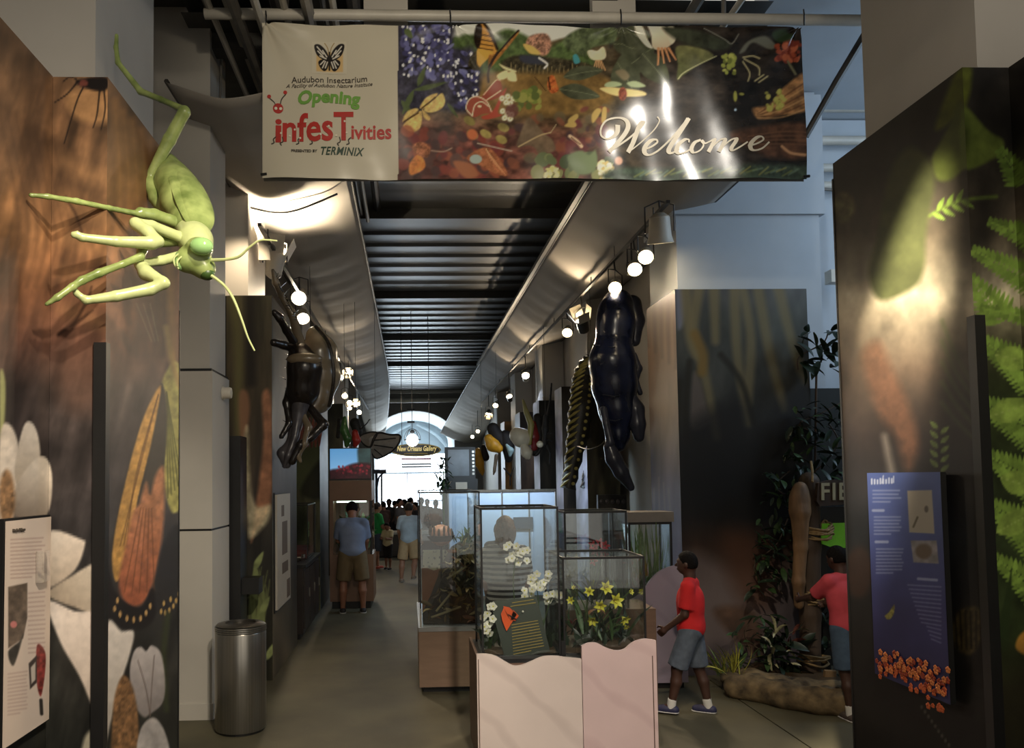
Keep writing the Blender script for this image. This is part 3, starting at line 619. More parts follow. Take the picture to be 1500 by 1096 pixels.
s.poly([(655, 62), (690, 50), (720, 54), (745, 46), (780, 58), (800, 70), (830, 58), (860, 70), (855, 100), (660, 105)], (72, 90, 46), 3, tex=.5, ts=7)
s.poly([(745, 84), (800, 82), (860, 92), (870, 108), (745, 106)], (58, 52, 36), 2, tex=.6, ts=4)
for q in range(22): s.stroke([(748+q*6, 106), (749+q*6, 92+q % 3*4)], 1.3, (150, 130, 84), .6, .7)
s.poly([(690, 112), (760, 106), (880, 108), (900, 140), (860, 168), (760, 170), (690, 160)], (122, 92, 46), 5, tex=.3, ts=10)
s.poly([(584, 32), (660, 32), (664, 70), (690, 70), (705, 100), (700, 140), (680, 165), (630, 160), (584, 160)], (50, 48, 62), 4, tex=.5, ts=6)
g = np.random.default_rng(3)
for _ in range(170):
    x = g.uniform(588, 660) if g.random() < .7 else g.uniform(650, 700); y = g.uniform(36, 120) if x < 660 else g.uniform(72, 158)
    s.ell(x, y, g.uniform(2.5, 6), g.uniform(2, 4.5), [(74, 72, 120), (92, 92, 146), (56, 54, 92), (110, 112, 160)][g.integers(4)], 1, .9, g.uniform(0, 3))
for _ in range(75):
    x = g.uniform(588, 658) if g.random() < .65 else g.uniform(655, 702); y = g.uniform(38, 116) if x < 660 else g.uniform(74, 150)
    s.ell(x, y, g.uniform(1.2, 2.2), g.uniform(1.5, 3), (226, 226, 232), .6, .95)
for a in ((612, 128, 30, 8, -1.2), (606, 134, 50, 7, -.25), (606, 134, 40, 8, 2.0), (588, 150, 26, 8, .9), (593, 42, 18, 9, .9), (655, 152, 26, 5, .9)): s.leaf(*a, (76, 88, 52))
def bfly(wings, veins=(), body=None):
    for w in wings: s.poly(*w[:2], **w[2])
    for v in veins: s.stroke(*v)
s.poly([(700, 38), (709, 39), (722, 58), (728, 76), (726, 82), (712, 84), (700, 74), (697, 60)], (204, 136, 50), 1)   # swallowtail
s.poly([(697, 40), (704, 37), (706, 50), (702, 70), (697, 70), (694, 58)], (34, 24, 18), 1); s.stroke([(709, 38), (720, 54), (728, 72)], 4, (40, 26, 16), 1)
for q in range(4): s.stroke([(700, 50+q*7), (722, 56+q*6)], 1.4, (50, 30, 16), .7)
s.poly([(699, 74), (712, 74), (722, 79), (706, 94), (702, 100), (698, 92)], (220, 150, 54), 1); s.poly([(697, 76), (699, 92), (704, 100), (690, 100), (686, 92), (690, 82)], (52, 46, 30), 1, tex=.8, ts=3)
s.stroke([(690, 98), (675, 100)], 2.5, (24, 20, 16), .7); s.poly([(716, 82), (728, 78), (758, 48), (756, 56), (734, 82), (722, 96), (716, 100)], (150, 96, 40), 1, tex=.4, ts=4); s.stroke([(716, 98), (728, 80), (759, 47)], 2.5, (34, 24, 18), .8); s.stroke([(716, 118), (716, 102), (728, 78)], 3, (50, 34, 28), 1)
for p in ([(728, 110), (738, 104), (744, 104), (742, 114), (732, 116)], [(744, 106), (754, 106), (757, 114), (756, 119), (746, 118), (742, 112)], [(731, 94), (740, 98), (756, 104), (752, 106), (738, 101)]): s.poly(p, (222, 200, 140), 1)
s.poly([(708, 136), (726, 118), (733, 118), (736, 130), (732, 140), (712, 144)], (146, 62, 44), 1); s.stroke([(709, 136), (726, 117), (733, 117)], 1.5, (224, 180, 140), .7); s.stroke([(712, 144), (734, 131)], 1.5, (230, 200, 160), .7)   # cecropia moth
s.poly([(683, 160), (688, 144), (700, 138), (712, 142), (720, 156), (722, 162), (708, 164), (694, 170)], (150, 70, 52), 1)
s.stroke([(692, 168), (683, 158), (688, 144), (700, 139), (714, 146), (721, 161)], 1.6, (232, 196, 160), .7); s.stroke([(692, 168), (696, 152), (706, 146), (716, 152)], 1.6, (232, 196, 160), .7)
s.poly([(722, 160), (736, 134), (742, 130), (730, 160), (736, 166), (712, 172), (706, 168)], (168, 66, 48), 1); s.ell(703, 153, 3, 2, (230, 190, 150), .7)
for x, y in ((736, 142), (744, 140), (752, 143), (748, 150), (742, 148), (737, 160), (744, 164), (750, 166), (740, 170), (748, 172), (756, 144)): s.ell(x, y, 4, 4, (226, 222, 176), 1); s.ell(x, y, 1.2, 1.2, (170, 160, 90), .6)
s.dots(26, (756, 130, 790, 160), (4, 8), [(112, 124, 50), (140, 140, 62), (84, 96, 44)], 4)
for w in ([(615, 158), (624, 144), (636, 138), (641, 139), (630, 150), (622, 159)], [(621, 160), (640, 142), (648, 138), (652, 150), (646, 160), (630, 165)], [(590, 180), (596, 166), (608, 160), (613, 162), (604, 170)], [(592, 183), (614, 164), (618, 168), (616, 186), (606, 194), (594, 190)], [(618, 160), (622, 164), (630, 172), (628, 176), (621, 172)]): s.poly(w, (206, 168, 92), 1, tex=.25, ts=4)
s.stroke([(618, 159), (638, 143)], 2, (70, 46, 20), .7); s.stroke([(592, 180), (613, 166)], 2, (70, 46, 20), .7)
s.dots(70, (588, 192, 740, 262), (4, 11), [(130, 60, 48), (110, 50, 50), (150, 76, 52), (84, 60, 56), (70, 54, 54)], 8, 1.5, .8); s.dots(60, (740, 160, 900, 258), (4, 11), [(110, 52, 52), (92, 44, 46), (130, 72, 50), (96, 84, 60), (66, 48, 52)], 9, 1.5, .75)
s.poly([(600, 240), (612, 226), (620, 232), (622, 246), (602, 256)], (206, 116, 48), 1.2, tex=.3, ts=5); s.poly([(604, 214), (616, 208), (630, 214), (626, 230), (610, 226)], (150, 90, 60), 1.2, tex=.5, ts=4)
s.poly([(684, 232), (694, 222), (706, 216), (718, 216), (732, 232), (744, 256), (728, 256), (706, 244)], (158, 92, 58), 1.2, tex=.3, ts=5)
for q in range(6): s.stroke([(712, 217), (720+q*4, 236+q*4)], 1, (220, 150, 100), .6, .7)
s.ell(697, 233, 9, 7, (150, 166, 158), 1); s.poly([(664, 236), (690, 240), (700, 258), (680, 260)], (156, 92, 60), 2)
for a in ((700, 210, 50, 3), (730, 190, 0, 0)): pass
s.stroke([(700, 209), (725, 214), (750, 220)], 2, (170, 150, 130), .8); s.stroke([(632, 220), (650, 221), (662, 216)], 2, (150, 120, 100), .8)
for p in ((712, 194), (738, 184), (735, 202), (688, 176), (692, 196)): s.ell(p[0], p[1], 9, 6, (150, 136, 70), 1, .9, .5, tex=.3)
s.ell(692, 196, 8, 8, (190, 100, 60), 1.5)
s.poly([(762, 196), (775, 172), (796, 196), (808, 206), (812, 222), (796, 226), (776, 214), (758, 214)], (106, 88, 66), 1.5, .9, tex=.3); s.stroke([(760, 214), (790, 200), (806, 196)], 2, (176, 150, 104), .7); s.stroke([(806, 196), (814, 184)], 1.2, (170, 150, 110), .6)
for p in ([(832, 176), (844, 168), (846, 174), (834, 184)], [(826, 186), (838, 178), (844, 184), (840, 188)], [(866, 170), (874, 160), (880, 164), (868, 182)], [(880, 180), (882, 160), (888, 160), (886, 180)]): s.poly(p, (176, 146, 76), 1)
s.stroke([(834, 201), (844, 208), (851, 216)], 5, (214, 170, 130), 1); s.stroke([(836, 203), (849, 213)], 1.5, (70, 40, 30), .6)
s.dots(26, (780, 232, 900, 262), (6, 13), [(92, 104, 66), (110, 120, 74), (72, 84, 56), (128, 130, 80)], 12); s.poly([(830, 232), (850, 222), (862, 228), (872, 222), (872, 250), (846, 256)], (104, 120, 78), 2)
s.dots(30, (797, 248, 816, 262), (2, 4), [(222, 216, 150), (196, 190, 110)], 13); s.dots(46, (878, 238, 900, 264), (2, 4.5), [(226, 206, 150), (200, 170, 100), (230, 220, 180)], 14)
s.ell(906, 236, 6, 6, (196, 140, 110), 1.2)
s.poly([(802, 124), (806, 110), (812, 110), (816, 122), (818, 132), (808, 136)], (196, 92, 40), 1, tex=.5, ts=3); s.stroke([(804, 112), (806, 130)], 2, (40, 24, 16), .6); s.stroke([(784, 112), (800, 132)], 1.2, (60, 40, 20), .6)
s.poly([(770, 70), (776, 54), (800, 50), (808, 66), (800, 80), (784, 78)], (156, 108, 84), 1.5, tex=.6, ts=3); s.poly([(766, 66), (780, 68), (792, 78), (776, 78)], (212, 166, 80), 1); s.poly([(762, 82), (790, 82), (800, 92), (768, 92)], (52, 54, 66), 2)
s.stroke([(790, 84), (802, 92), (798, 98)], 3, (210, 200, 190), .8)
s.poly([(840, 80), (846, 78), (850, 90), (842, 92)], (60, 140, 150), 1)
s.poly([(824, 62), (850, 40), (880, 36), (906, 38), (900, 60), (870, 66), (856, 80)], (84, 96, 62), 2, tex=.5, ts=7)
s.poly([(862, 72), (868, 70), (876, 72), (884, 66), (889, 74), (888, 82), (878, 87), (868, 86), (863, 80)], (226, 206, 160), 1, tex=.15)
for q in range(5): s.stroke([(874+q*2, 87), (870+q*4.5, 100)], 2, (206, 150, 96), .7)
for a in ((900, 60, 60, 30, .35), (904, 44, 50, 26, .2), (900, 110, 70, 36, -.6), (826, 112, 60, 20, -.2), (905, 90, 60, 40, 1.1), (940, 80, 60, 34, .9), (820, 130, 60, 22, .2)): s.leaf(*a, (70, 74, 54), (110, 116, 84))
s.poly([(928, 34), (938, 36), (950, 60), (955, 72), (946, 70), (936, 56)], (218, 204, 176), 1); s.poly([(948, 36), (964, 35), (980, 44), (986, 62), (970, 74), (956, 72), (954, 54)], (226, 212, 184), 1, col2=(190, 172, 140), grad=((960, 36), (970, 74))); s.poly([(978, 38), (986, 40), (989, 58), (983, 66), (978, 56)], (206, 192, 164), 1)
for q in range(4): s.stroke([(964+q*5, 72), (962+q*9, 98-q*3)], 4, (206, 134, 84), .9, 1, 2)
s.poly([(889, 120), (898, 118), (908, 121), (910, 125), (894, 128), (886, 125)], (150, 164, 120), 1); s.poly([(918, 122), (930, 119), (942, 124), (944, 128), (926, 128)], (150, 164, 120), 1); s.poly([(879, 130), (890, 127), (914, 130), (940, 134), (946, 140), (926, 142), (900, 140)], (214, 180, 110), 1); s.ell(912, 138, 6, 10, (120, 60, 44), 1, tex=.4, ts=3); s.poly([(902, 104), (914, 102), (922, 112), (914, 118)], (120, 108, 80), 1.5)
s.poly([(990, 70), (1020, 72), (1044, 84), (1020, 98), (1000, 112), (990, 118), (992, 96)], (112, 112, 66), 1.5, tex=.25, ts=9, col2=(80, 84, 48), grad=((1010, 72), (1000, 112))); s.stroke([(992, 118), (1004, 106), (1048, 84)], 1.5, (170, 170, 120), .7)
s.poly([(970, 40), (1030, 50), (1070, 64), (1050, 76), (1000, 66)], (54, 58, 44), 3, tex=.4); s.stroke([(1030, 44), (1060, 58), (1072, 64), (1082, 50)], 1.6, (150, 150, 136), .8, .7)
s.poly([(1084, 76), (1096, 60), (1120, 54), (1136, 64), (1130, 72), (1104, 62), (1092, 74)], (104, 106, 92), 1.5, .9)
s.dots(26, (1058, 80, 1080, 106), (2.5, 5), [(150, 156, 60), (176, 176, 76), (110, 116, 44)], 16)
for a in (((1090, 88), (1100, 104), (1098, 116)), ((1092, 84), (1112, 96), (1114, 108)), ((1090, 82), (1104, 80), (1114, 84)), ((1108, 116), (1120, 108)), ((1114, 118), (1126, 110))): s.stroke(a, 2.2, (166, 156, 110), .7)
s.dots(60, (1138, 58, 1174, 88), (2.5, 5.5), [(150, 62, 36), (120, 44, 28), (176, 84, 50)], 17); s.poly([(1130, 50), (1150, 44), (1162, 56), (1142, 62)], (44, 60, 36), 2); s.stroke([(1156, 88), (1166, 108)], 3, (110, 108, 76), 1)
s.poly([(1104, 156), (1130, 150), (1150, 126), (1184, 106), (1184, 160), (1140, 168), (1114, 172)], (150, 104, 60), 2, tex=.5, ts=8); s.poly([(1070, 196), (1110, 184), (1150, 180), (1184, 186), (1184, 230), (1130, 232), (1090, 214)], (78, 50, 34), 4, tex=.5, ts=9)
for q in range(6): s.stroke([(1112, 165+q*1), (1150, 140+q*6), (1184, 118+q*8)], 2, (196, 146, 88) if q % 2 else (84, 50, 28), 1, .7)
for q in range(4): s.stroke([(1096, 200+q*4), (1140, 192+q*6), (1184, 196+q*6)], 2, (120, 80, 54), 1, .6)
s.dots(24, (1124, 132, 1150, 158), (2.5, 5), [(146, 146, 60), (172, 168, 76)], 18); s.ell(1078, 140, 3, 8, (150, 150, 60), 1); s.ell(1088, 136, 4, 2, (150, 150, 60), 1); s.ell(1078, 160, 2, 2, (150, 176, 200), .8)
s.stroke([(1146, 214), (1158, 224), (1178, 228)], 4, (190, 140, 96), 1, .9)
s.poly([(905, 246), (1000, 244), (1184, 242), (1184, 266), (905, 266)], (52, 66, 52), 4, tex=.6, ts=8)
for q in range(26): s.stroke([(930+q*9, 258-q % 4*2), (944+q*9, 250-q % 3*2)], 2.5, [(110, 120, 60), (96, 120, 96), (140, 136, 66)][q % 3], 1, .7)
s.c = np.clip(s.c*1.18+4, 0, 235); s.c[s.PX < 583] = (206, 196, 172)
s.obj('vinyl_print', vmat('banner_vinyl', .2, .14, 2.2, spec=.6), root)
MB().bx(B0[0], B0[0]+BW, BY+.05, BY+.056, B0[2], B0[2]+BH).obj('backing', mat('banner_back', (120, 114, 104), .7), root)
DESAT = .16
INK = mat('ink_grey', (66, 58, 50), .6); RED = mat('ink_red', (176, 44, 36), .5); GRN = mat('ink_green', (112, 160, 70), .5); DGRN = mat('ink_dark_green', (30, 60, 42), .5); IVORY = mat('ink_ivory', (226, 216, 196), .5)
PXM = BW/797.
XE, ZE = np.array([1., 0, 0]), np.array([0, 0, 1.])
def bt(px, py): p = U(px, py, BY-.01); return p-np.array([0, bz(p[0], p[2])-.006, 0])
def bz(x, z): return bulge(np.asarray(x)-B0[0], np.asarray(z)-B0[2])
_pt = put_text
def put_text(*a, **k):
    ob = _pt(*a, **k); me = ob.data; n = len(me.vertices); co = np.empty(n*3); me.vertices.foreach_get('co', co); co = co.reshape(-1, 3); w = co+np.array(WL(root)); z = w[:, 1]; near = z < (z.min()+z.max())/2
    co[:, 1] = BY-bz(w[:, 0], w[:, 2])-.003-.004*near-root.location.y; me.vertices.foreach_set('co', co.ravel()); me.update(); return ob
put_text('name', bt(482, 115), XE, ZE, 110*PXM, INK, root); put_text('sub', bt(482, 124.5), XE, ZE, 126*PXM, INK, root)
put_text('open', bt(482, 149), XE, ZE, 91*PXM, GRN, root, warp=lambda a: .035-.25*(a+.05)**2*1.2, height=27*PXM)
put_text('i', bt(408, 192), XE, ZE, 9*PXM, RED, root, height=36*PXM); put_text('inf', bt(466, 186), XE, ZE, 102*PXM, RED, root, height=44*PXM, warp=lambda a: .03*a)
put_text('iv', bt(544, 194), XE, ZE, 58*PXM, RED, root, height=20*PXM); put_text('pres', bt(446, 222), XE, ZE, 37*PXM, INK, root); put_text('term', bt(502, 222), XE, ZE, 62*PXM, DGRN, root, height=12*PXM)
def ribbon(pts, w, m, name='lettering', par=None, y=None, taper=True):
    P = crom([np.array([p[0], p[1]], float) for p in pts], 6); b = MB(); n = len(P); V = []
    for i, p in enumerate(P):
        t = P[min(i+1, n-1)]-P[max(i-1, 0)]; t = t/(np.linalg.norm(t)+1e-9); nn = np.array([-t[1], t[0]])
        k = w*(.45+.75*max(0, t[1])) if taper else w           # down strokes are thicker
        for sg in (-1, 1): q = p+nn*sg*k/2; V.append(U(q[0], q[1], y)); V[-1][1] = BY-bz(V[-1][0], V[-1][2])-.007
    m2 = len(V); V2 = [v+np.array([0, .004, 0]) for v in V]
    F = [(2*i, 2*i+1, 2*i+3, 2*i+2) for i in range(n-1)]+[(m2+2*i+2, m2+2*i+3, m2+2*i+1, m2+2*i) for i in range(n-1)]
    F += [(2*i, 2*i+2, m2+2*i+2, m2+2*i) for i in range(n-1)]+[(2*i+3, 2*i+1, m2+2*i+1, m2+2*i+3) for i in range(n-1)]
    return b.add(V+V2, F).obj(name, m, par)
for L, w in (([(906, 181), (905, 192), (897, 200), (888, 202), (881, 197), (881, 187), (887, 177), (897, 172), (910, 170.5), (919, 174), (922, 182), (918, 192), (908, 205), (893, 221)], 6), ([(893, 221), (905, 213), (925, 198), (940, 184), (946, 176), (943, 175), (938, 183), (934, 194), (929, 207), (922, 220)], 6), ([(922, 220), (935, 210), (950, 197), (962, 185), (968, 174), (965, 168)], 4),
             ([(948, 214), (958, 210), (966, 204), (964, 200), (956, 202), (948, 211), (948, 219), (955, 222), (966, 217), (976, 209)], 6), ([(976, 209), (990, 195), (1004, 178), (1011, 170), (1007, 177), (996, 194), (986, 209), (983, 217), (988, 220), (998, 214)], 6),
             ([(1012, 205), (1012, 201), (1006, 201), (997, 208), (994, 216), (998, 221), (1008, 219), (1018, 212)], 5.5), ([(1030, 201), (1021, 205), (1016, 214), (1019, 220), (1028, 217), (1034, 209), (1031, 202), (1036, 206), (1044, 203)], 5),
             ([(1044, 203), (1050, 200), (1047, 208), (1041, 219)], 5), ([(1042, 216), (1056, 203), (1064, 200), (1064, 205), (1056, 219)], 5), ([(1057, 216), (1072, 203), (1081, 200), (1080, 205), (1074, 214), (1076, 218), (1086, 213), (1098, 205)], 5),
             ([(1098, 211), (1110, 208), (1122, 201), (1120, 196), (1112, 198), (1103, 207), (1102, 215), (1108, 218), (1120, 214), (1131, 204)], 5.5)):
    ribbon(L, w, IVORY, 'lettering', root, BY-.045)
# bug that forms the dot of the i, its feelers and the letters' little legs
MB().lathe([(7.5*PXM, 0), (7.5*PXM, .004)], bt(407, 158), 20, zto((0, -1, 0))).obj('bug_head', RED, root)
for x in (404, 411): MB().lathe([(2.2*PXM, 0), (2.2*PXM, .003)], bt(x, 158.5)+np.array([0, -.006, 0]), 12, zto((0, -1, 0))).obj('bug_eye', IVORY, root)
for a in ([(403, 152), (400, 146), (394, 141)], [(409, 151), (411, 141), (417, 133)]):
    ribbon(a, 1.4, INK, 'feeler', root, BY-.04, False); MB().lathe([(2.8*PXM, 0), (2.8*PXM, .004)], bt(*a[-1]), 14, zto((0, -1, 0))).obj('feeler_tip', RED, root)
for x in (404, 413, 440, 460, 497, 514): ribbon([(x, 199), (x+1, 206), (x-3, 209), (x-1, 212)] if x % 2 else [(x, 199), (x-4, 203), (x-3, 208), (x-7, 210)], 1.6, INK, 'bug_leg', root, BY-.04, False)
for x, y in ((425, 200), (432, 190), (440, 203), (448, 178), (470, 198), (482, 186), (505, 178), (508, 195), (493, 200), (412, 196)): MB().lathe([(1.5*PXM, 0), (1.5*PXM, .003)], bt(x, y)+np.array([0, -.006, 0]), 10, zto((0, -1, 0))).obj('dot', IVORY, root)
# butterfly emblem
q0 = U(457, 106, BY); s = Sheet(q0, (1, 0, 0), (0, 0, 1), 50*PXM, 48*PXM, 80, 76, lambda a, b: bz(a+q0[0], b+q0[2])+.004); s.c[:] = (206, 196, 172)
s.poly([(463, 74), (502, 74), (502, 103), (463, 103)], (214, 176, 112), 1, smooth=False)
for sg in (-1, 1):
    X = lambda v: 482+sg*v
    s.poly([(X(1), 80), (X(6), 70), (X(14), 63), (X(21), 63), (X(22), 68), (X(18), 78), (X(10), 84), (X(2), 86)], (28, 22, 20), .5); s.poly([(X(1), 85), (X(10), 84), (X(16), 88), (X(14), 96), (X(8), 102), (X(3), 98)], (28, 22, 20), .5)
    for p in (((4, 80), (10, 71)), ((9, 76), (18, 66)), ((9, 80), (17, 72)), ((5, 83), (14, 79)), ((3, 88), (6, 97)), ((6, 87), (10, 97)), ((8, 86), (13, 92))): s.stroke([(X(p[0][0]), p[0][1]), (X(p[1][0]), p[1][1])], 2, (214, 206, 190), .4, smooth=False)
    s.stroke([(X(1), 74), (X(3), 67), (X(7), 61)], 1, (150, 110, 40), .4)
s.stroke([(482, 74), (482, 100)], 2.4, (24, 20, 18), .5, smooth=False); s.obj('butterfly_emblem', PRINT, root)
for px in (390, 660, 910, 1178): MB().tube([U(px, 37, BY), U(px, 22, BY-.05), U(px-1, 14, BY+.03), U(px, 26, BY+.07)], .006, 6).obj('cable_tie', BLACK, root)
for px, py in ((386, 256), (1181, 259)): MB().tube([U(px-4, py, BY-.02), U(px+5, py-1, BY-.02)], .012, 6).obj('corner_clip', BLACK, root)
pr = thing('ceiling_pipe_run', 'long white horizontal pipe that carries the welcome banner', 'pipe', U(800, 24, 6.45))
MB().tube([U(300, 20, 6.45), U(1262, 30, 6.45)], .045, 12).obj('pipe', PIPEW, pr, True)
for px in (420, 1060): MB().tube([U(px, 22, 6.45), U(px, -60, 6.45)], .02, 6).obj('hanger', GALV, pr)
MB().ell(U(1283, 10, 6.4), (.07, .07, .07)).obj('end_joint', PIPEW, pr, True)

# ------------------------------------------------------------------ information boards on the murals
def textlines(s, box, n, col, seed=0, alpha=.75, skew=0.):
    g = np.random.default_rng(seed)
    for k in range(n):
        y = box[1]+(box[3]-box[1])*(k+.5)/n; x1 = box[2]-(g.uniform(0, .12) if k < n-1 else .4)*(box[2]-box[0])
        s.stroke([(box[0], y), (x1, y+skew*(x1-box[0]))], 2.2, col, .9, alpha, smooth=False)
WB = -1.695
a, b = AX(75, 757, WB), AX(8, 762, WB); c = AX(68, 1056, WB)
root = thing('information_board', 'white information board with photographs, on the brown mural at the left', 'sign', (WB, (a[1]+b[1])/2, c[2]))
s = Sheet((WB, b[1], c[2]), (0, 1, 0), (0, 0, 1), a[1]-b[1], a[2]-c[2], 80, 200)
s.c[:] = (206, 186, 168)
_pt('rock', AX(28, 777, WB+.004), (0, 1, 0), (0, 0, 1), .1, INK, root)
textlines(s, (16, 788, 66, 850), 11, (170, 140, 128), 1, .8, -.06); textlines(s, (42, 866, 66, 960), 14, (170, 140, 128), 2, .7, -.08); textlines(s, (12, 985, 40, 1050), 12, (176, 146, 134), 3, .7, -.15)
s.poly([(12, 860), (40, 854), (40, 905), (34, 935), (12, 950)], (96, 80, 66), 1, smooth=False, tex=.4, ts=9); s.ell(20, 915, 5, 5, (196, 110, 104), 1); s.poly([(12, 955), (28, 940), (34, 930), (20, 975)], (60, 56, 50), 1.5, tex=.5)
s.poly([(54, 946), (66, 955), (66, 985), (60, 1020), (54, 1000)], (130, 46, 40), 1, tex=.5, ts=4); s.poly([(42, 972), (54, 960), (54, 1000), (44, 1010)], (60, 50, 46), 1, smooth=False); s.poly([(45, 978), (52, 970), (52, 996), (46, 1002)], (190, 176, 160), 1, smooth=False); s.stroke([(60, 1026), (61, 1046)], 5, (50, 44, 40), 1)
s.obj('printed_face', PRINT, root)
MB().bx(WB-.03, WB-.002, b[1]-.01, a[1]-.004, c[2]-.005, a[2]+.01).obj('backing_board', BLACK, root)
q = AX(66, 830, WB+.03); MB().bx(WB+.003, WB+.03, q[1]-.03, q[1]+.05, q[2]-.07, q[2]+.07).obj('clear_brochure_box', glassmat('clear_acrylic', (.95, .95, .95), .1, .1), root)
WB = 2.70
a, b = AX(1270, 693, WB), AX(1377, 690, WB); c = AX(1290, 985, WB)
root = thing('information_board', 'blue information board with orange flowers along its bottom edge, on the dark right panel', 'sign', (WB, (a[1]+b[1])/2, c[2]))
s = Sheet((WB, a[1], c[2]-.02), (0, -1, 0), (0, 0, 1), a[1]-b[1], a[2]-c[2]+.02, 110, 260)
s.ramp([(690, (66, 84, 150)), (800, (62, 74, 140)), (900, (58, 58, 118)), (990, (50, 50, 104))]); s.mul(60, 60, .15, 71)
tc = (146, 156, 196)
for x in range(8): s.stroke([(1277+x*4.2, 709-x*.2), (1277+x*4.2, 702+(x % 3)-x*.2)], 2.4, (176, 184, 214), .7, smooth=False)
s.stroke([(1292, 708), (1294, 697)], 1.6, (176, 184, 214), .7); s.stroke([(1309, 707), (1309, 698)], 1.6, (176, 184, 214), .7)
textlines(s, (1279, 716, 1320, 738), 4, tc, 1, .6); s.stroke([(1279, 748), (1294, 748)], 4, tc, .9, .8); textlines(s, (1281, 755, 1320, 785), 6, tc, 2, .6); s.stroke([(1283, 794), (1300, 794)], 4, tc, .9, .8); textlines(s, (1284, 802, 1323, 842), 8, tc, 3, .6)
s.poly([(1329, 719), (1365, 718), (1369, 782), (1332, 780)], (152, 142, 128), .8, smooth=False); s.ell(1357, 746, 3, 5, (90, 80, 70), 1); s.stroke([(1338, 772), (1344, 758)], 3, (90, 80, 60), .8)
s.poly([(1334, 792), (1372, 792), (1375, 826), (1338, 824)], (122, 116, 120), .8, smooth=False, tex=.3); s.ell(1353, 808, 12, 11, (96, 78, 62), 2)
s.stroke([(1345, 848), (1372, 850)], 4, tc, .9, .8)
for k in range(14): s.stroke([(1330+k*2.2+(k > 9)*6, 857+k*6.1), (1378, 860+k*6.3)], 2, tc, .9, .5, smooth=False)
s.poly([(1296, 903), (1302, 897), (1310, 886), (1309, 900), (1302, 908)], (140, 132, 60), 1, tex=.5, ts=3)
s.obj('printed_face', PRINT, root)
MB().bx(WB+.002, WB+.03, b[1], a[1], c[2]-.02, a[2]).obj('backing_board', BLACK, root)
MB().bx(WB+.03, XR, b[1]+.06, b[1]+.12, c[2], a[2]-.06).obj('standoff', BLACK, root)
FLO = [mat('print_orange', (206, 96, 46), .5), mat('print_orange_dark', (160, 62, 34), .5), mat('print_orange_light', (222, 130, 70), .5)]
g = np.random.default_rng(4)
def petalring(c, r, m, par, R):
    b = MB()
    for k in range(5):
        t = k*2*math.pi/5; b.ell(np.asarray(c)+R @ np.array([math.cos(t)*r*.6, math.sin(t)*r*.6, 0]), (r*.5, r*.5, .004), R, 7, 4)
    return b.obj('printed_blossom', m, par, True)
RX = zto((-1, 0, 0))
for k in range(105):
    t = k/104; px = 1286+t*100+g.uniform(-3, 3); py = (962+22*t if k % 3 else 975+36*t)+g.uniform(-12, 18)*(1 if t < .7 else 1.2)+(12 if t > .7 else 0)
    p = AX(px, py, WB-.004-.002*(k % 3)); petalring(p, g.uniform(.012, .02), FLO[k % 3], root, RX)
# ------------------------------------------------------------------ track lights
LAMPW = mat('lamp_housing_white', (200, 192, 176), .45, var=.05); LAMPD = mat('lamp_housing_dark', (58, 54, 50), .4, var=.1)
GLOW = emat('lamp_lens_warm', (255, 232, 190), 22.0); GLOW2 = emat('lamp_lens_bright', (255, 240, 214), 26.0)
def track(x, y0, y1, z, label):
    t = thing('light_track', label, 'light track', (x, (y0+y1)/2, z)); MB().bx(x-.02, x+.02, y0, y1, z, z+.035).obj('rail', LAMPD, t)
    for y in np.arange(y0+.5, y1, 3.0): MB().tube([(x, y, z+.03), (x, y, z+.13)], .008, 6).obj('hanger_rod', LAMPD, t)
    return t
LZ, RZ = 4.78, 4.95
track(-1.55, 8.2, 30, LZ, 'dark light track along the left wall above the murals'); track(2.74, 8.0, 35, RZ, 'dark light track along the right wall above the murals')
def spotlamp(p, aim, label, energy, kind='can', big=1.0, lens=GLOW, ang=70, zt=None, color=WARM, housing=None):
    p = np.asarray(p, float); d = np.asarray(aim, float)-p; d = d/np.linalg.norm(d); R = zto(d); hm = housing or LAMPW
    t = thing('track_spotlight', label, 'spotlight', p, 'track spotlights'); k = .075*big
    MB().lathe([(k*.35, -k*2.0), (k*.75, -k*1.7), (k*.85, -k*.3), (k, k*.2), (k*.96, k*.25), (k*.8, -.0*k)], p, 16, R).obj('housing', hm, t, True)
    MB().lathe([(k*.8, k*.02), (k*.6, k*.1), (k*.1, k*.14)], p, 16, R).obj('lens', lens, t, True)
    b = MB(); x = R[:, 0]*k*1.12
    b.tube([p+x-d*k*.6, p+x-d*k*.6+np.array([0, 0, k*2]), p+np.array([0, 0, k*2.4])-d*k*.6, p-x-d*k*.6+np.array([0, 0, k*2]), p-x-d*k*.6], .009, 6).obj('yoke', LAMPD, t)
    top = (zt if zt else p[2]+.3); MB().tube([p+np.array([0, 0, k*2.4])-d*k*.6, (p[0], p[1]-d[1]*k*.6, top)], .012, 6).obj('stem', LAMPD, t)
    if kind == 'barn':
        for sg in (-1, 1):
            for ax in (0, 1): c = p+d*k*.9+R[:, ax]*sg*k*1.25; MB().box(c, (.006 if ax == 0 else k*1.7, .006 if ax == 1 else k*1.7, k*1.7), R @ (roty(sg*.35) if ax == 0 else rotx(-sg*.35))).obj('barn_door', LAMPW, t)
    if energy:
        l = bpy.data.lights.new('track_spot_bulb', 'SPOT'); l.energy = energy*2.6; l.color = color; l.spot_size = math.radians(ang); l.spot_blend = .8; l.shadow_soft_size = .04
        o = bpy.data.objects.new('bulb_light', l); COL.objects.link(o); o.parent = t; o.location = tuple(d*k*.35); o.rotation_euler = Vector(d).to_track_quat('-Z', 'Y').to_euler()
    return t
def onx(px, py, x): v = ray(px, py); return EYE+v*(x/v[0])
def UL(px, py, d): return onx(px, py, -1.55)
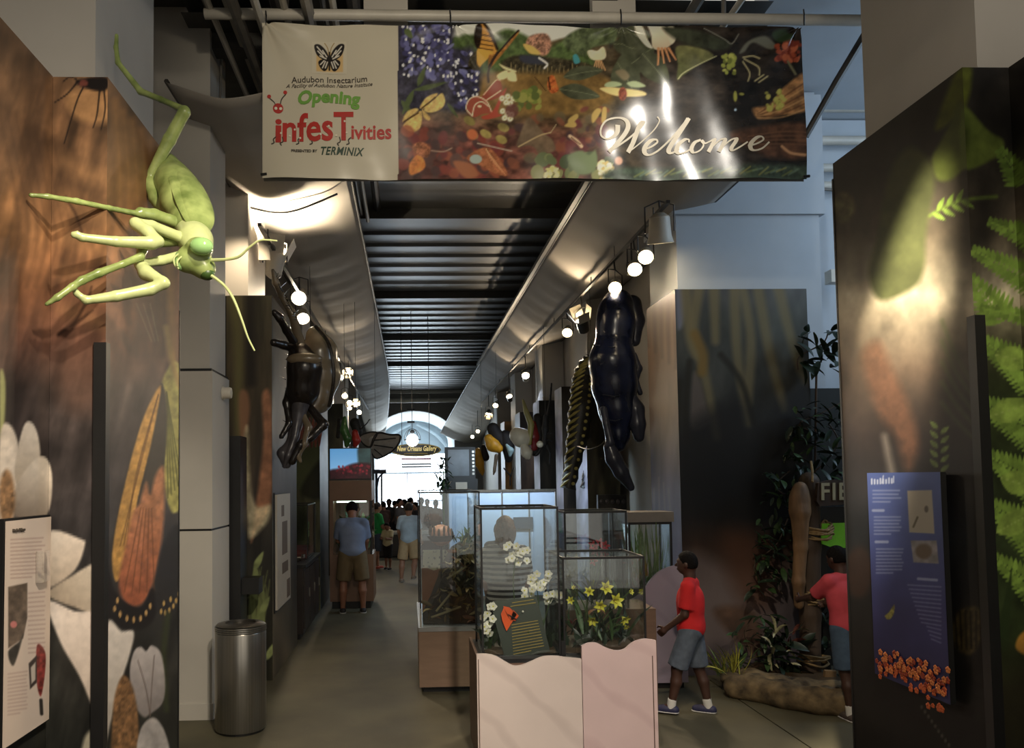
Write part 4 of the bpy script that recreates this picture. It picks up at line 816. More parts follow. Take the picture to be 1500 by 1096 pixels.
# left row
p = UL(404, 378, 8.9); spotlamp(p, p+np.array([.12, .15, 1.]), 'bright white uplight under the left canopy, above the long olive panel', 330, 'barn', 1.7, GLOW2, 130, LZ+.02, (1, .85, .62), LAMPW)
p = UL(398, 372, 8.7); o = thing('reflector_box', 'square white reflector box beside the bright uplight', 'reflector', p); MB().box(p+np.array([-.07, -.06, .02]), (.13, .02, .22)).obj('plate', LAMPW, o); MB().box(p+np.array([-.13, 0, .02]), (.02, .12, .22)).obj('plate', LAMPW, o); MB().tube([p+np.array([-.07, -.05, .1]), (-1.55, p[1]+.1, LZ+.02)], .01, 6).obj('arm', LAMPD, o); l = light('reflector_lamp', 'SPOT', (-1.6, 8.35, 4.95), 42, WARM, (-1.95, 8.85, 4.3), .04, spot=80, blend=.9)
for k, (px, py, d, big, e, aim, lab) in enumerate(((438, 436, 9.9, 1.5, 34, (-1.4, 8.2, 2.6), 'glowing round spotlight above the black beetle, upper one'), (444, 466, 10.4, 1.3, 30, (-1.2, 9.8, 3.0), 'glowing round spotlight above the black beetle, lower one'),
        (510, 545, 14.5, 1.2, 24, (-1.5, 13.2, 2.5), 'square-flapped spotlight right of the black beetle'), (499, 553, 15.2, 1.0, 18, (-.9, 14.4, 5.6), 'small dark spotlight just below the square-flapped one'),
        (505, 580, 17.0, 1.0, 24, (-1.3, 15.8, 2.2), 'topmost round lamp of the distant left cluster'), (512, 590, 18.5, 1.0, 20, (-1.3, 17, 2.2), 'left middle lamp of the distant left cluster'), (521, 592, 18.3, 1.1, 18, (-.9, 15.5, 5.8), 'right middle lamp of the distant left cluster'),
        (512, 598, 20, .9, 0, (-1.4, 19, 2), 'lowest left lamp of the distant left cluster'), (526, 604, 21, 1.1, 20, (-1.2, 19.4, 1.6), 'lowest right lamp of the distant left cluster'))):
    spotlamp(UL(px, py, d), aim, lab, e, 'barn' if k in (2, 6) else 'can', big, GLOW2 if k < 2 else GLOW, 80, max(LZ+.02, UL(px, py, d)[2]+.1), housing=LAMPD if k in (2, 3) else None)
# right row
for k, (px, py, big, e, kind, aim, lab) in enumerate(((967, 352, 1.9, 0, 'can', (2.85, 8.6, 3.5), 'large grey spotlight at the near end of the right track'), (946, 376, 1.2, 30, 'can', (2.86, 8.9, 2.6), 'lit spotlight next to the large grey one'), (930, 394, 1.2, 26, 'can', (2.5, 10.2, 3.2), 'lit spotlight third along the right track'),
        (925, 402, .7, 0, 'can', (2.6, 10.6, 2), 'tiny lit spotlight under the third one'), (901, 421, 1.2, 30, 'can', (2.35, 10.4, 3.0), 'lit spotlight directly above the blue insect'), (852, 470, 1.5, 22, 'barn', (2.3, 11.4, 5.6), 'spotlight with bright square flaps left of the blue insect'),
        (831, 487, 1.2, 30, 'can', (2.5, 12.0, 2.4), 'lit spotlight left of the square-flapped one'), (770, 551, 1.3, 22, 'can', (2.3, 16.0, 5.6), 'spotlight above the long pale insect wing'), (746, 581, 1.2, 18, 'can', (2.2, 19.6, 5.6), 'spotlight above the yellow bee'),
        (726, 594, 1.2, 24, 'can', (2.6, 22.2, 2), 'bright spotlight left of the yellow bee'), (716, 606, 1.2, 0, 'barn', (2.4, 24.5, 2), 'flapped spotlight far down the right track'), (700, 632, 1.1, 16, 'can', (2.6, 28, 2), 'farthest but one spotlight on the right track'), (692, 640, 1.1, 0, 'can', (2.6, 29, 2), 'farthest spotlight on the right track'))):
    p = onx(px, py, 2.74); aim = p+np.array([-.35, -1., -.75]) if k in (1, 2, 4, 6, 9) else aim; spotlamp(p, aim, lab, e, kind, big, GLOW, 85, max(RZ+.02, p[2]+.1), housing=LAMPD if k in (5, 8, 10) else None)
# ------------------------------------------------------------------ smooth bodies: blended capsules meshed with surface nets
class SDF:
    def __init__(s, h=.012): s.h = h; s.pr = []; s.cuts = []
    def cone(s, a, b, ra, rb=None, k=.02, flat=False): s.pr.append(('c', np.asarray(a, float), np.asarray(b, float), ra, ra if rb is None else rb, k, flat)); return s
    def chain(s, pts, rs, k=.02):
        for i in range(len(pts)-1): s.cone(pts[i], pts[i+1], rs[i], rs[i+1], k)
        return s
    def ell(s, c, r, R=None, k=.02): s.pr.append(('e', np.asarray(c, float), np.asarray(r, float), np.eye(3) if R is None else np.asarray(R), 0, k)); return s
    def cut(s, p, n): s.cuts.append((np.asarray(p, float), np.asarray(n, float)/np.linalg.norm(n))); return s   # keeps the side opposite to n
    def build(s):
        h = s.h; lo = np.full(3, 1e9); hi = -lo
        for q in s.pr:
            if q[0] == 'c': a, b, r = q[1], q[2], max(q[3], q[4])
            else: a = b = q[1]; r = max(q[2])
            lo = np.minimum(lo, np.minimum(a, b)-r); hi = np.maximum(hi, np.maximum(a, b)+r)
        lo -= 3*h+.02; hi += 3*h+.02; n = np.ceil((hi-lo)/h).astype(int)+1
        F = np.full(n, .5)
        ax = [lo[i]+h*np.arange(n[i]) for i in range(3)]
        for q in s.pr:
            k = q[5]
            if q[0] == 'c': a, b, r = q[1], q[2], max(q[3], q[4]); bl = np.minimum(a, b)-r-k-2*h; bh = np.maximum(a, b)+r+k+2*h
            else: r = max(q[2]); bl = q[1]-r-k-2*h; bh = q[1]+r+k+2*h
            i0 = np.clip(np.floor((bl-lo)/h).astype(int), 0, n-1); i1 = np.clip(np.ceil((bh-lo)/h).astype(int)+1, 1, n)
            sl = tuple(slice(i0[i], i1[i]) for i in range(3))
            X = np.stack(np.meshgrid(*[ax[i][i0[i]:i1[i]] for i in range(3)], indexing='ij'), -1)
            if q[0] == 'c':
                ba = q[2]-q[1]; L = ba @ ba+1e-12; t = np.clip(((X-q[1]) @ ba)/L, 0, 1); d = np.linalg.norm(X-q[1]-t[..., None]*ba, axis=-1)-(q[3]+(q[4]-q[3])*t)
                if q[6]: d = np.maximum(d, (X-q[2]) @ (ba/math.sqrt(L)))
            else:
                Y = (X-q[1]) @ q[3]; d = (np.linalg.norm(Y/q[2], axis=-1)-1)*min(q[2])
            f = F[sl]; hh = np.maximum(k-np.abs(f-d), 0)/max(k, 1e-6); F[sl] = np.minimum(f, d)-hh*hh*k*.25
        if s.cuts:
            X = np.stack(np.meshgrid(*ax, indexing='ij'), -1)
            for p, nn in s.cuts: F = np.maximum(F, (X-p) @ nn)
        return nets(F, lo, h)
def nets(F, lo, h):
    n = np.array(F.shape); I = F < 0
    cnt = np.zeros(n-1, int); S = np.zeros(tuple(n-1)+(3,)); C = np.zeros(n-1)
    cor = [(i, j, k) for i in (0, 1) for j in (0, 1) for k in (0, 1)]
    sub = lambda A, c: A[c[0]:c[0]+n[0]-1, c[1]:c[1]+n[1]-1, c[2]:c[2]+n[2]-1]
    for a in cor:
        for axq in range(3):
            if a[axq] == 0:
                b = list(a); b[axq] = 1; fa, fb = sub(F, a), sub(F, b); m = (fa < 0) != (fb < 0)
                den = np.where(m, fa-fb, 1); t = np.where(m, fa/den, 0)
                for d in range(3): S[..., d] += np.where(m, a[d]+(t if d == axq else 0), 0)
                C += m
    act = C > 0; idx = np.full(n-1, -1); idx[act] = np.arange(act.sum()); gi = np.argwhere(act)
    V = lo+h*(gi+S[act]/C[act][:, None]); Q = []
    for axq in range(3):
        u, v = [(1, 2), (2, 0), (0, 1)][axq]; s0 = [slice(1, n[d]-1) for d in range(3)]; s1 = list(s0); s0[axq] = slice(0, n[axq]-1); s1[axq] = slice(1, n[axq])
        a, b = I[tuple(s0)], I[tuple(s1)]; e = np.argwhere(a != b); 
        if len(e) == 0: continue
        off = np.ones(3, int); off[axq] = 0; e = e+off; fl = I[tuple(e.T)]
        def cell(du, dv): c = e.copy(); c[:, u] -= du; c[:, v] -= dv; return idx[tuple(c.T)]
        q = np.stack([cell(1, 1), cell(0, 1), cell(0, 0), cell(1, 0)], 1); q[~fl] = q[~fl][:, ::-1]; Q.append(q)
    return V, np.concatenate(Q)
def sobj(sdf, name, m, parent, colors=None):
    V, Q = sdf.build(); me = bpy.data.meshes.new(name); o = np.array(WL(parent)); V2 = V-o
    me.vertices.add(len(V)); me.vertices.foreach_set('co', V2.ravel()); me.loops.add(Q.size); me.loops.foreach_set('vertex_index', Q.ravel().astype(np.int32))
    me.polygons.add(len(Q)); me.polygons.foreach_set('loop_start', (np.arange(len(Q))*4).astype(np.int32)); me.polygons.foreach_set('use_smooth', np.ones(len(Q), bool)); me.update(calc_edges=True)
    if colors is not None:
        c = np.ones((len(V), 4)); c[:, :3] = lin(np.clip(colors(V), 0, 255)/255*.9999); at = me.color_attributes.new('Col', 'FLOAT_COLOR', 'POINT'); at.data.foreach_set('color', c.ravel())
    me.materials.append(m); me.validate(); return link(name, me, parent)
def pxr(r, d): return r*d/FPX

# ------------------------------------------------------------------ green mantis hanging from the left panel
MG = mat('mantis_green', (112, 130, 66), .3, var=.25, scale=9, bump=.04, c2=(150, 162, 98)); MP = mat('mantis_pale_green', (188, 196, 136), .3, var=.15, scale=10); MD = mat('mantis_dark_green', (58, 82, 34), .4, var=.3, scale=14)
root = thing('mantis_model', 'giant green praying mantis model clinging head down to the left mural panel', 'mantis', U(275, 330, 4.25))
def T(L): return [U(a, b, c) for a, b, c, *_ in L], [pxr(q[3], q[2]) for q in L]
def chainobj(L, name, m, k=.015, h=.009, extra=None):
    P, R_ = T(L); s = SDF(h).chain(P, R_, k)
    if extra: extra(s)
    return sobj(s, name, m, root)
chainobj([(236, 224, 4.62, 8), (244, 245, 4.55, 19), (256, 270, 4.45, 27), (268, 300, 4.35, 31), (279, 328, 4.25, 28), (286, 345, 4.18, 22)], 'abdomen', MG, .03)
b = MB()
for k in range(2):                                   # folded wing cases over the abdomen
    P = crom([U(247+k*12, 236, 4.5-.02*k), U(268+k*12, 272, 4.32), U(284+k*8, 310, 4.2), U(292, 336, 4.12)], 6); n = len(P)
    w = [(.012+.075*math.sin(math.pi*min(1, (i+1)/n*.85))) for i in range(n)]
    MB().tube(P, w, 10, True, .35).obj('wing_case', MG, root, True)
chainobj([(280, 338, 4.2, 22), (286, 352, 4.14, 24), (290, 362, 4.1, 22)], 'thorax', MP, .03)
def hd(s):
    s.ell(U(292, 362, 4.0), (.07, .06, .05), None, .02); s.ell(U(272, 382, 4.02), (.058, .055, .06), None, .03); s.ell(U(300, 396, 4.05), (.05, .05, .045), None, .03)
chainobj([(280, 374, 4.06, 17), (290, 382, 4.05, 20), (300, 392, 4.05, 14)], 'head', MG, .025, .007, hd)
MB().ell(U(295, 361, 3.95), (.06, .045, .045), None, 16, 10).obj('eye', mat('mantis_eye', (150, 190, 120), .12, var=.05), root, True); MB().ell(U(264, 382, 4.0), (.03, .03, .05), None, 12, 8).obj('eye', MATS['mantis_eye'], root, True)
MB().ell(U(303, 401, 4.04), (.042, .04, .035), None, 14, 9).obj('mouth', MD, root, True)
for q in ([(262, 372, 3.98), (255, 378, 3.95), (256, 388, 3.95), (262, 394, 3.96)], [(266, 376, 3.97), (260, 382, 3.94), (260, 390, 3.94)]): MB().tube(crom([U(*p) for p in q], 4), .005, 6).obj('palp', MP, root)
for q in ([(310, 381, 4.0), (330, 380, 3.98), (350, 376, 3.95), (366, 362, 3.92), (382, 352, 3.9), (406, 353, 3.88)], [(310, 404, 4.0), (328, 418, 3.98), (342, 438, 3.96), (354, 468, 3.95), (363, 494, 3.95), (373, 514, 3.95)]):
    P = crom([U(*p) for p in q], 6); MB().tube(P, list(np.linspace(.009, .004, len(P))), 7).obj('antenna', MP, root, True)
def leg(L, m=MG, name='leg'): return chainobj(L, name, m, .01, .008)
A = leg([(171, 52, 4.5, 3), (170, 70, 4.5, 3.5), (173, 92, 4.5, 4), (206, 134, 4.5, 5), (236, 146, 4.45, 4.5), (271, 161, 4.38, 5), (270, 164, 4.38, 9), (248, 205, 4.42, 9.5), (218, 262, 4.45, 6.5), (218, 268, 4.44, 9), (230, 290, 4.42, 12), (246, 312, 4.4, 13)])
leg([(45, 286, 3.55, 3.5), (70, 288, 3.6, 4), (112, 295, 3.7, 4.5), (160, 305, 3.85, 4), (200, 313, 4.0, 4.5), (206, 312, 4.02, 8), (226, 315, 4.1, 9), (248, 322, 4.15, 8), (268, 330, 4.2, 10)])
leg([(114, 340, 3.62, 2.5), (108, 344, 3.62, 4), (120, 348, 3.64, 6), (170, 354, 3.72, 7.5), (222, 356, 3.82, 9.5), (232, 354, 3.84, 8), (216, 340, 3.85, 10), (200, 329, 3.86, 9), (198, 327, 3.86, 8), (222, 331, 3.95, 8), (262, 347, 4.08, 8), (276, 352, 4.12, 10)], MP, 'raptorial_leg')
leg([(108, 418, 3.6, 2.5), (112, 430, 3.62, 4.5), (126, 440, 3.64, 6), (170, 434, 3.7, 8), (220, 424, 3.78, 9), (240, 415, 3.8, 8.5), (238, 412, 3.8, 7), (214, 400, 3.84, 11), (205, 388, 3.86, 8), (212, 386, 3.88, 6), (236, 382, 3.96, 7), (262, 376, 4.05, 8)], MP, 'raptorial_leg')
leg([(68, 446, 3.52, 3), (84, 436, 3.54, 5), (106, 420, 3.58, 5), (120, 411, 3.62, 6), (145, 400, 3.68, 6), (180, 387, 3.76, 5), (206, 376, 3.83, 6), (208, 364, 3.9, 8), (216, 356, 4.0, 8), (258, 352, 4.12, 9)])

# ------------------------------------------------------------------ other giant insect models
SHELL = mat('black_beetle_shell', (34, 28, 24), .25, var=.3, scale=8); SHELLB = mat('brown_beetle_shell', (112, 98, 78), .22, var=.25, scale=5); GREYB = mat('grey_chitin', (70, 66, 68), .3, var=.3, scale=9)
root = thing('beetle_model', 'giant black horned beetle model hanging on the left wall under two glowing spotlights', 'beetle', U(450, 560, 8.9))
D = 8.9
def hang(L, name, m, k=.03, h=.02, d=None): return chainobj([(a, b, (d or D)+e, r) for a, b, e, r in L], name, m, k, h)
hang([(462, 492, .15, 14), (468, 515, .15, 25), (470, 550, .15, 28), (466, 585, .1, 20), (458, 600, 0, 10)], 'elytra', SHELLB, .06)
MB().tube(crom([U(462, 478, D-.05), U(482, 505, D-.15), (U(489, 550, D-.15)), U(482, 596, D-.05)], 6), .02, 6).obj('elytra_seam', SHELL, root, True)
hang([(440, 520, -.2, 18), (446, 540, -.25, 24), (444, 570, -.2, 22), (436, 590, -.15, 16)], 'pronotum', SHELL, .08); MB().ell(U(446, 526, D-.38), (.2, .08, .07), None, 14, 8).obj('pronotum_lit_top', SHELLB, root, True)  # paler piece puts the lit top of the black pronotum into colour
hang([(440, 590, -.2, 14), (437, 610, -.2, 10), (432, 640, -.25, 6), (422, 668, -.3, 5), (416, 684, -.3, 3)], 'horn', GREYB)
hang([(455, 598, -.1, 6), (474, 622, -.2, 7), (456, 640, -.25, 6), (440, 652, -.3, 6), (428, 676, -.3, 6)], 'leg', SHELL); hang([(430, 612, -.2, 6), (426, 648, -.2, 6), (414, 664, -.25, 8), (420, 680, -.25, 7)], 'leg', GREYB); hang([(430, 500, -.1, 7), (420, 484, -.2, 6), (410, 466, -.38, 6), (402, 458, -.42, 5)], 'leg', SHELL); hang([(432, 512, -.1, 7), (416, 506, -.35, 6), (401, 502, -.45, 6)], 'leg', SHELL)
hang([(440, 505, 0, 8), (428, 460, -.2, 6), (412, 432, -.25, 5), (404, 414, -.42, 5), (400, 396, -.47, 3)], 'leg', SHELLB)
g = np.random.default_rng(9)
for k in range(26):
    t = k/25; p = U(402+t*32, 402+t*66, D-.42); MB().tube([p, p+np.array([g.uniform(-.07, .07), -.03, g.uniform(-.02, .06)])], [.006, .001], 5).obj('leg_spine', SHELL, root)
hang([(440, 600, -.2, 5), (452, 626, -.25, 5), (446, 650, -.3, 5), (436, 668, -.3, 4), (440, 676, -.3, 3)], 'leg', SHELLB); hang([(428, 560, -.1, 7), (420, 590, -.2, 6), (424, 620, -.25, 5), (412, 640, -.3, 4)], 'leg', SHELL)
for k in range(9):
    p = U(423+g.uniform(-4, 4), 520+k*13+g.uniform(-5, 5), D-.1); MB().tube([p, p+np.array([-.06, -.02, .03])], [.008, .001], 5).obj('leg_spine', SHELL, root)
root = thing('folded_wing_model', 'rust red pleated wing hanging below the black beetle', 'insect model', U(452, 640, 11.6))
for k in range(6):
    x = 441+k*5.5; MB().tube([U(x+2, 612, 11.6), U(x, 634, 11.55), U(x-1, 656-abs(k-3), 11.6)], [.012, .035, .012], 8).obj('pleat', mat('rust_wing', (122, 58, 40), .5, var=.3), root, True)
for k in range(2): MB().tube([U(445+k*20, 588, 11.6), U(447+k*16, 622, 11.6)], .012, 6).obj('wing_root', SHELL, root)

BLUE = mat('blue_black_shell', (18, 22, 40), .24, var=.3, scale=4, c2=(26, 32, 56)); STEEL = mat('steel_blue_chitin', (48, 50, 62), .25, var=.3, scale=6)
root = thing('wasp_model', 'giant glossy blue black insect model hanging head up on the right wall', 'insect model', U(900, 570, 10.2)); D = 10.2
hang([(898, 452, 0, 20), (905, 446, .1, 20), (902, 470, 0, 26), (900, 492, 0, 27)], 'head', BLUE, .1); hang([(926, 446, .3, 14), (932, 470, .3, 12), (930, 500, .3, 8)], 'wing_bud', STEEL, .05)
hang([(899, 500, 0, 27), (897, 530, -.05, 33), (900, 565, 0, 32), (904, 600, 0, 26), (906, 640, 0, 15), (906, 652, 0, 10)], 'abdomen', BLUE, .08)
for k in range(4): MB().tube([U(869+k*4, 505+k*36, D-.12), U(898+k, 509+k*36, D-.34), U(931-k*4, 503+k*36, D-.12)], .008, 6).obj('segment_ridge', STEEL, root, True)
for L in ([(884, 600, -.2, 6), (888, 620, -.25, 5), (894, 648, -.25, 6), (888, 654, -.25, 4)], [(893, 655, -.2, 9), (899, 672, -.2, 12), (910, 692, -.2, 11), (924, 714, -.2, 6)], [(928, 520, .1, 5), (936, 540, .05, 5), (930, 556, 0, 6)], [(924, 584, -.1, 10), (931, 600, -.1, 13), (934, 622, -.1, 12), (936, 640, -.1, 8)], [(926, 540, 0, 5), (932, 560, 0, 4), (938, 576, 0, 4)]): hang(L, 'leg', STEEL)
P = crom([U(890, 640, D-.2), U(880, 652, D-.1), U(862, 658, D+.2), U(846, 654, D+.6)], 5); MB().tube(P, .008, 6).obj('feeler', SHELL, root)
CAT = mat('caterpillar_black', (24, 22, 18), .5, var=.3); CATY = mat('caterpillar_yellow', (150, 140, 76), .5, var=.2)
def caterpillar(x0, d, lab, sc=1., dark=False):
    root = thing('caterpillar_model', lab, 'caterpillar', U(x0, 600, d), 'caterpillar models'); P = crom([U(x0+22, 525, d), U(x0+12, 545, d), U(x0+6, 590, d), U(x0-2, 650, d), U(x0-14, 716, d)], 6); n = len(P)
    rr = [pxr(18*sc, d)*(.45+.55*math.sin(math.pi*min(.9, (i+1.5)/n))) for i in range(n)]
    P = [p+np.array([0, 0, 0]) for p in P]; MB().tube(P, [r*(1+.1*math.cos(i*math.pi)) for i, r in enumerate(rr)], 14).obj('body', CAT, root, True)
    for i in range(2, n-1):
        a = P[i]; r = rr[i]*1.05; t = P[i]-P[i-1]; u = t/np.linalg.norm(t)
        mm = CATY if not dark else GREYB
        MB().tube([a+np.array([-r*.98, -r*.2, 0])+u*.05, a+np.array([-r*.62, -r*.8, 0])-u*.02, a+np.array([-r*.25, -r*1.0, 0])-u*.07], [.012, .026, .008], 6).obj('stripe', mm, root, True)
        MB().ell(a+np.array([r*.35, -r*.93, 0]), (.03, .02, .028), None, 8, 6).obj('spot', mm, root, True)
    return root
caterpillar(846, 12.3, 'giant black caterpillar model with yellow stripes on the right wall'); caterpillar(872, 12.9, 'dim striped caterpillar model half hidden behind the blue insect', .75, True)
root = thing('spotted_rail', 'dark strip with a row of pale spots low between the mural panels', 'insect model', U(896, 740, 11.4)); MB().box(U(896, 738, 11.4), (.42, .08, .26)).obj('strip', CAT, root); MB().bx(U(896, 738, 11.4)[0]-.05, U(896, 738, 11.4)[0]+.05, 11.37, 11.43, 0, U(896, 738, 11.4)[2]-.1).obj('post', CAT, root)
for k in range(5): MB().ell(U(881+k*8, 735, 11.35), (.03, .02, .035), None, 8, 6).obj('spot', GREYB, root, True)
# distant insects on the right wall
YEL = mat('bee_yellow', (206, 150, 36), .4, var=.2); OFFW = mat('cream_bulb', (226, 214, 188), .4, var=.1, scale=4); DK = mat('dark_fuzz', (30, 26, 22), .7, var=.3); PALEG = mat('pale_straw_wing', (168, 156, 92), .4, var=.2); CRIM = mat('crimson_shell', (134, 40, 42), .35, var=.2)
D = 17.0; root = thing('aphid_model', 'insect model with round cream body and crimson stripe beneath a long pale wing', 'insect model', U(770, 640, D))
hang([(758, 638, 0, 12), (764, 642, 0, 14), (768, 646, 0, 10)], 'body', OFFW, .05, .03); hang([(768, 655, -.1, 6), (772, 664, -.1, 8), (774, 670, -.1, 4)], 'head', OFFW, .05, .025); hang([(780, 622, .1, 6), (782, 640, .1, 8), (783, 656, .1, 5)], 'crimson_plate', CRIM, .03, .025); hang([(788, 612, .2, 7), (789, 645, .2, 9), (784, 662, .2, 7)], 'thorax', DK, .05, .03)
hang([(766, 586, -.1, 2), (771, 604, -.1, 4), (778, 622, -.1, 5), (776, 650, -.1, 3)], 'wing', PALEG, .02, .025)
D = 15.6; root = thing('ant_model', 'slender black long-legged insect model beside the striped caterpillar', 'insect model', U(800, 640, D))
hang([(799, 610, 0, 3), (799, 628, 0, 5), (798, 642, 0, 3), (797, 650, 0, 5)], 'body', DK, .03, .02)
for L in ([(797, 648, 0, 2), (790, 662, -.1, 1.5), (784, 668, -.1, 1.2)], [(800, 650, 0, 2), (806, 664, -.1, 1.6), (805, 680, -.1, 1.2)], [(800, 636, 0, 2), (807, 634, -.1, 1.6)], [(800, 644, 0, 2), (808, 646, -.1, 1.6)], [(800, 615, 0, 2), (806, 586, 0, 1.6), (808, 562, 0, 1.4)]): hang(L, 'leg', DK, .01, .016)
MB().ell(U(791, 651, D-.05), .07, None, 10, 8).obj('egg', OFFW, root, True)
D = 20.5; root = thing('bee_model', 'giant bee model with amber abdomen hanging far down the right wall', 'bee', U(722, 645, D))
hang([(716, 643, 0, 7), (722, 652, 0, 10), (730, 657, 0, 7)], 'abdomen', YEL, .05, .03); hang([(722, 628, .1, 9), (728, 640, .1, 10), (734, 650, .1, 7)], 'thorax', DK, .06, .03); hang([(740, 640, .1, 10), (744, 655, .1, 9), (745, 672, .1, 6)], 'fuzzy_head', DK, .06, .03); hang([(742, 652, -.1, 2), (748, 660, -.1, 5), (747, 668, -.1, 2)], 'wing', mat('pale_cyan_wing', (160, 190, 190), .3), .02, .025)
hang([(727, 668, 0, 3), (724, 690, 0, 2.5), (723, 696, 0, 1)], 'sting', SHELLB, .02, .025)
for L in ([(738, 686, 0, 1.2), (747, 696, 0, 1.4), (747, 712, 0, 1.2)], [(752, 686, 0, 1.2), (748, 698, 0, 1.4)]): hang(L, 'leg', DK, .01, .022)
D = 23.0; root = thing('yellow_wing_model', 'upright yellow wing model left of the amber bee', 'insect model', U(703, 680, D))
hang([(700, 660, 0, 4), (702, 678, 0, 7), (706, 690, 0, 4), (707, 696, 0, 1.5)], 'wing', YEL, .04, .03); hang([(708, 655, .1, 4), (711, 670, .1, 6)], 'body', DK, .04, .03)
# left side distance: moth, green and red insects above the television
WINGC = mat('grey_moth_wing', (140, 130, 118), .6, var=.2, scale=5); D = 15.5
root = thing('moth_model', 'giant grey moth wing model with dark rim spread beside the television', 'moth', U(565, 650, D))
def wingplate(px, d0, m, nm, par, th=.03):
    P = crom([U(x, y, d0+e) for x, y, e in px], 4, True); c = sum(P)/len(P); n = len(P); V = P+[p+np.array([0, th, 0]) for p in P]+[c+np.array([0, -.05, 0]), c+np.array([0, th, 0])]
    F = [(i, (i+1) % n, 2*n) for i in range(n)]+[((i+1) % n+n, i+n, 2*n+1) for i in range(n)]+[((i+1) % n, i, i+n, (i+1) % n+n) for i in range(n)]
    o = MB().add(V, F).obj(nm, m, par); MB().tube(P+[P[0]], .018, 5).obj('wing_rim', DK, o); return o
wingplate([(527, 640, 0), (540, 634, 0), (552, 634, -.1), (549, 644, -.1), (542, 655, -.1), (532, 650, 0)], D, WINGC, 'wing', root); wingplate([(552, 635, -.1), (572, 637, -.2), (586, 638, -.3), (584, 650, -.3), (572, 663, -.2), (553, 672, 0), (545, 665, 0), (543, 655, -.1)], D, WINGC, 'wing', root)
for a in (((548, 645), (580, 642)), ((548, 652), (576, 656)), ((548, 658), (560, 668))): MB().tube([U(*a[0], D-.16), U(*a[1], D-.28)], .01, 5).obj('wing_vein', DK, root)
D = 14.5; root = thing('leaf_insect_model', 'glossy green leaf-like insect model above the television', 'insect model', U(506, 630, D)); hang([(505, 612, 0, 3), (504, 630, 0, 6), (509, 642, 0, 6), (508, 652, 0, 4)], 'body', mat('leaf_green_shell', (70, 110, 56), .25, var=.25), .04, .025); hang([(497, 615, .1, 3), (495, 640, .1, 3)], 'wing', DK, .03, .025)
root = thing('red_insect_model', 'scarlet insect model with long feelers right of the green one', 'insect model', U(522, 640, D)); hang([(520, 620, .1, 8), (524, 632, .1, 7)], 'thorax', DK, .05, .025); hang([(520, 634, 0, 5), (522, 645, 0, 6), (520, 652, 0, 4)], 'body', mat('scarlet_shell', (168, 46, 36), .35, var=.2), .04, .025)
for L in ([(528, 629, 0, 1.5), (536, 622, 0, 1.2), (542, 614, 0, 1)], [(516, 646, -.1, 1.6), (515, 656, -.1, 1.2)]): hang(L, 'feeler', DK, .01, .02)

def hangwire(name, px, py, d, dz=1.2):
    o = SC.objects[name]; p = U(px, py, d); zc = np.interp(p[0], [q[0] for q in LP], [q[1] for q in LP]) if p[0] < 0 else np.interp(p[0], [q[0] for q in RP], [q[1] for q in RP]); MB().tube([p, (p[0], p[1], zc-.02)], .004, 5).obj('hanging_wire', BLACK, o)
for a in (('red_insect_model', 521, 622, 14.6, 2.2), ('leaf_insect_model', 505, 612, 14.5, 2.0), ('moth_model', 550, 636, 15.45, 2.6), ('ant_model', 799, 610, 15.6, 1.9), ('yellow_wing_model', 706, 655, 23.0, 2.4), ('bee_model', 728, 632, 20.6, 2.0), ('aphid_model', 788, 612, 17.2, 2.0), ('wasp_model', 902, 448, 10.25, .9), ('caterpillar_model', 866, 524, 12.3, 1.3), ('caterpillar_model.001', 893, 528, 12.9, 1.3), ('folded_wing_model', 455, 600, 11.6, 2.6)): hangwire(*a)
# ------------------------------------------------------------------ small shared pieces: leaves and petals
def leaf_mesh(name, m, L=1., w=.4, fold=.12, curl=.15, tip=.0):
    b = MB(); V = []; n = 5
    for i in range(n+1):
        t = i/n; ww = w/2*math.sin(math.pi*min(1, .08+.92*t))**.8*(1 if t < 1 else .02); z = curl*math.sin(t*2.2)
        V += [(-ww, t*L, z+fold*ww*2), (0, t*L, z), (ww, t*L, z+fold*ww*2)]
    F = []
    for i in range(n): a = i*3; F += [(a, a+1, a+4, a+3), (a+1, a+2, a+5, a+4)]
    b.add(V, F); me = b.mesh(name, (0, 0, 0), True, 80); me.materials.append(m); return me
def inst(me, name, parent, pos, R, sc=1.):
    o = bpy.data.objects.new(name, me); COL.objects.link(o); o.parent = parent
    M4 = Matrix.Identity(4); R = np.asarray(R)*(np.asarray(sc) if np.isscalar(sc) else np.asarray(sc)[None, :])
    for i in range(3):
        for j in range(3): M4[i][j] = R[i, j]
        M4[i][3] = float(pos[i]-WL(parent)[i])
    o.matrix_local = M4; return o
def ydir(d, roll=0.):                      # rotation taking +y to d, +z turned by roll
    d = np.asarray(d, float)/np.linalg.norm(d); x = np.cross(d, [0, 0, 1.] if abs(d[2]) < .95 else [1., 0, 0]); x /= np.linalg.norm(x); z = np.cross(x, d)
    c, q = math.cos(roll), math.sin(roll); return np.stack([x*c+z*q, d, -x*q+z*c], 1)
LEAFG = leaf_mesh('leaf', mat('leaf_green', (58, 82, 44), .45, var=.3, scale=9)); LEAFD = leaf_mesh('leaf', mat('leaf_dark_green', (34, 48, 32), .42, var=.3, scale=9)); LEAFP = leaf_mesh('leaf', mat('leaf_pale_green', (120, 140, 92), .5, var=.3, scale=9))
BLADE = leaf_mesh('grass_blade', mat('grass_green', (84, 104, 50), .5, var=.3), 1., .045, 0, .35); BLADEY = leaf_mesh('grass_blade', mat('grass_yellow', (170, 164, 70), .5, var=.25), 1., .05, 0, .5)
DRY = [leaf_mesh('dry_leaf', mat(f'dry_leaf_{i}', c, .6, var=.3), 1., .45, .2, .3) for i, c in enumerate(((96, 76, 42), (132, 112, 62), (70, 54, 34), (150, 136, 96), (110, 70, 42)))]
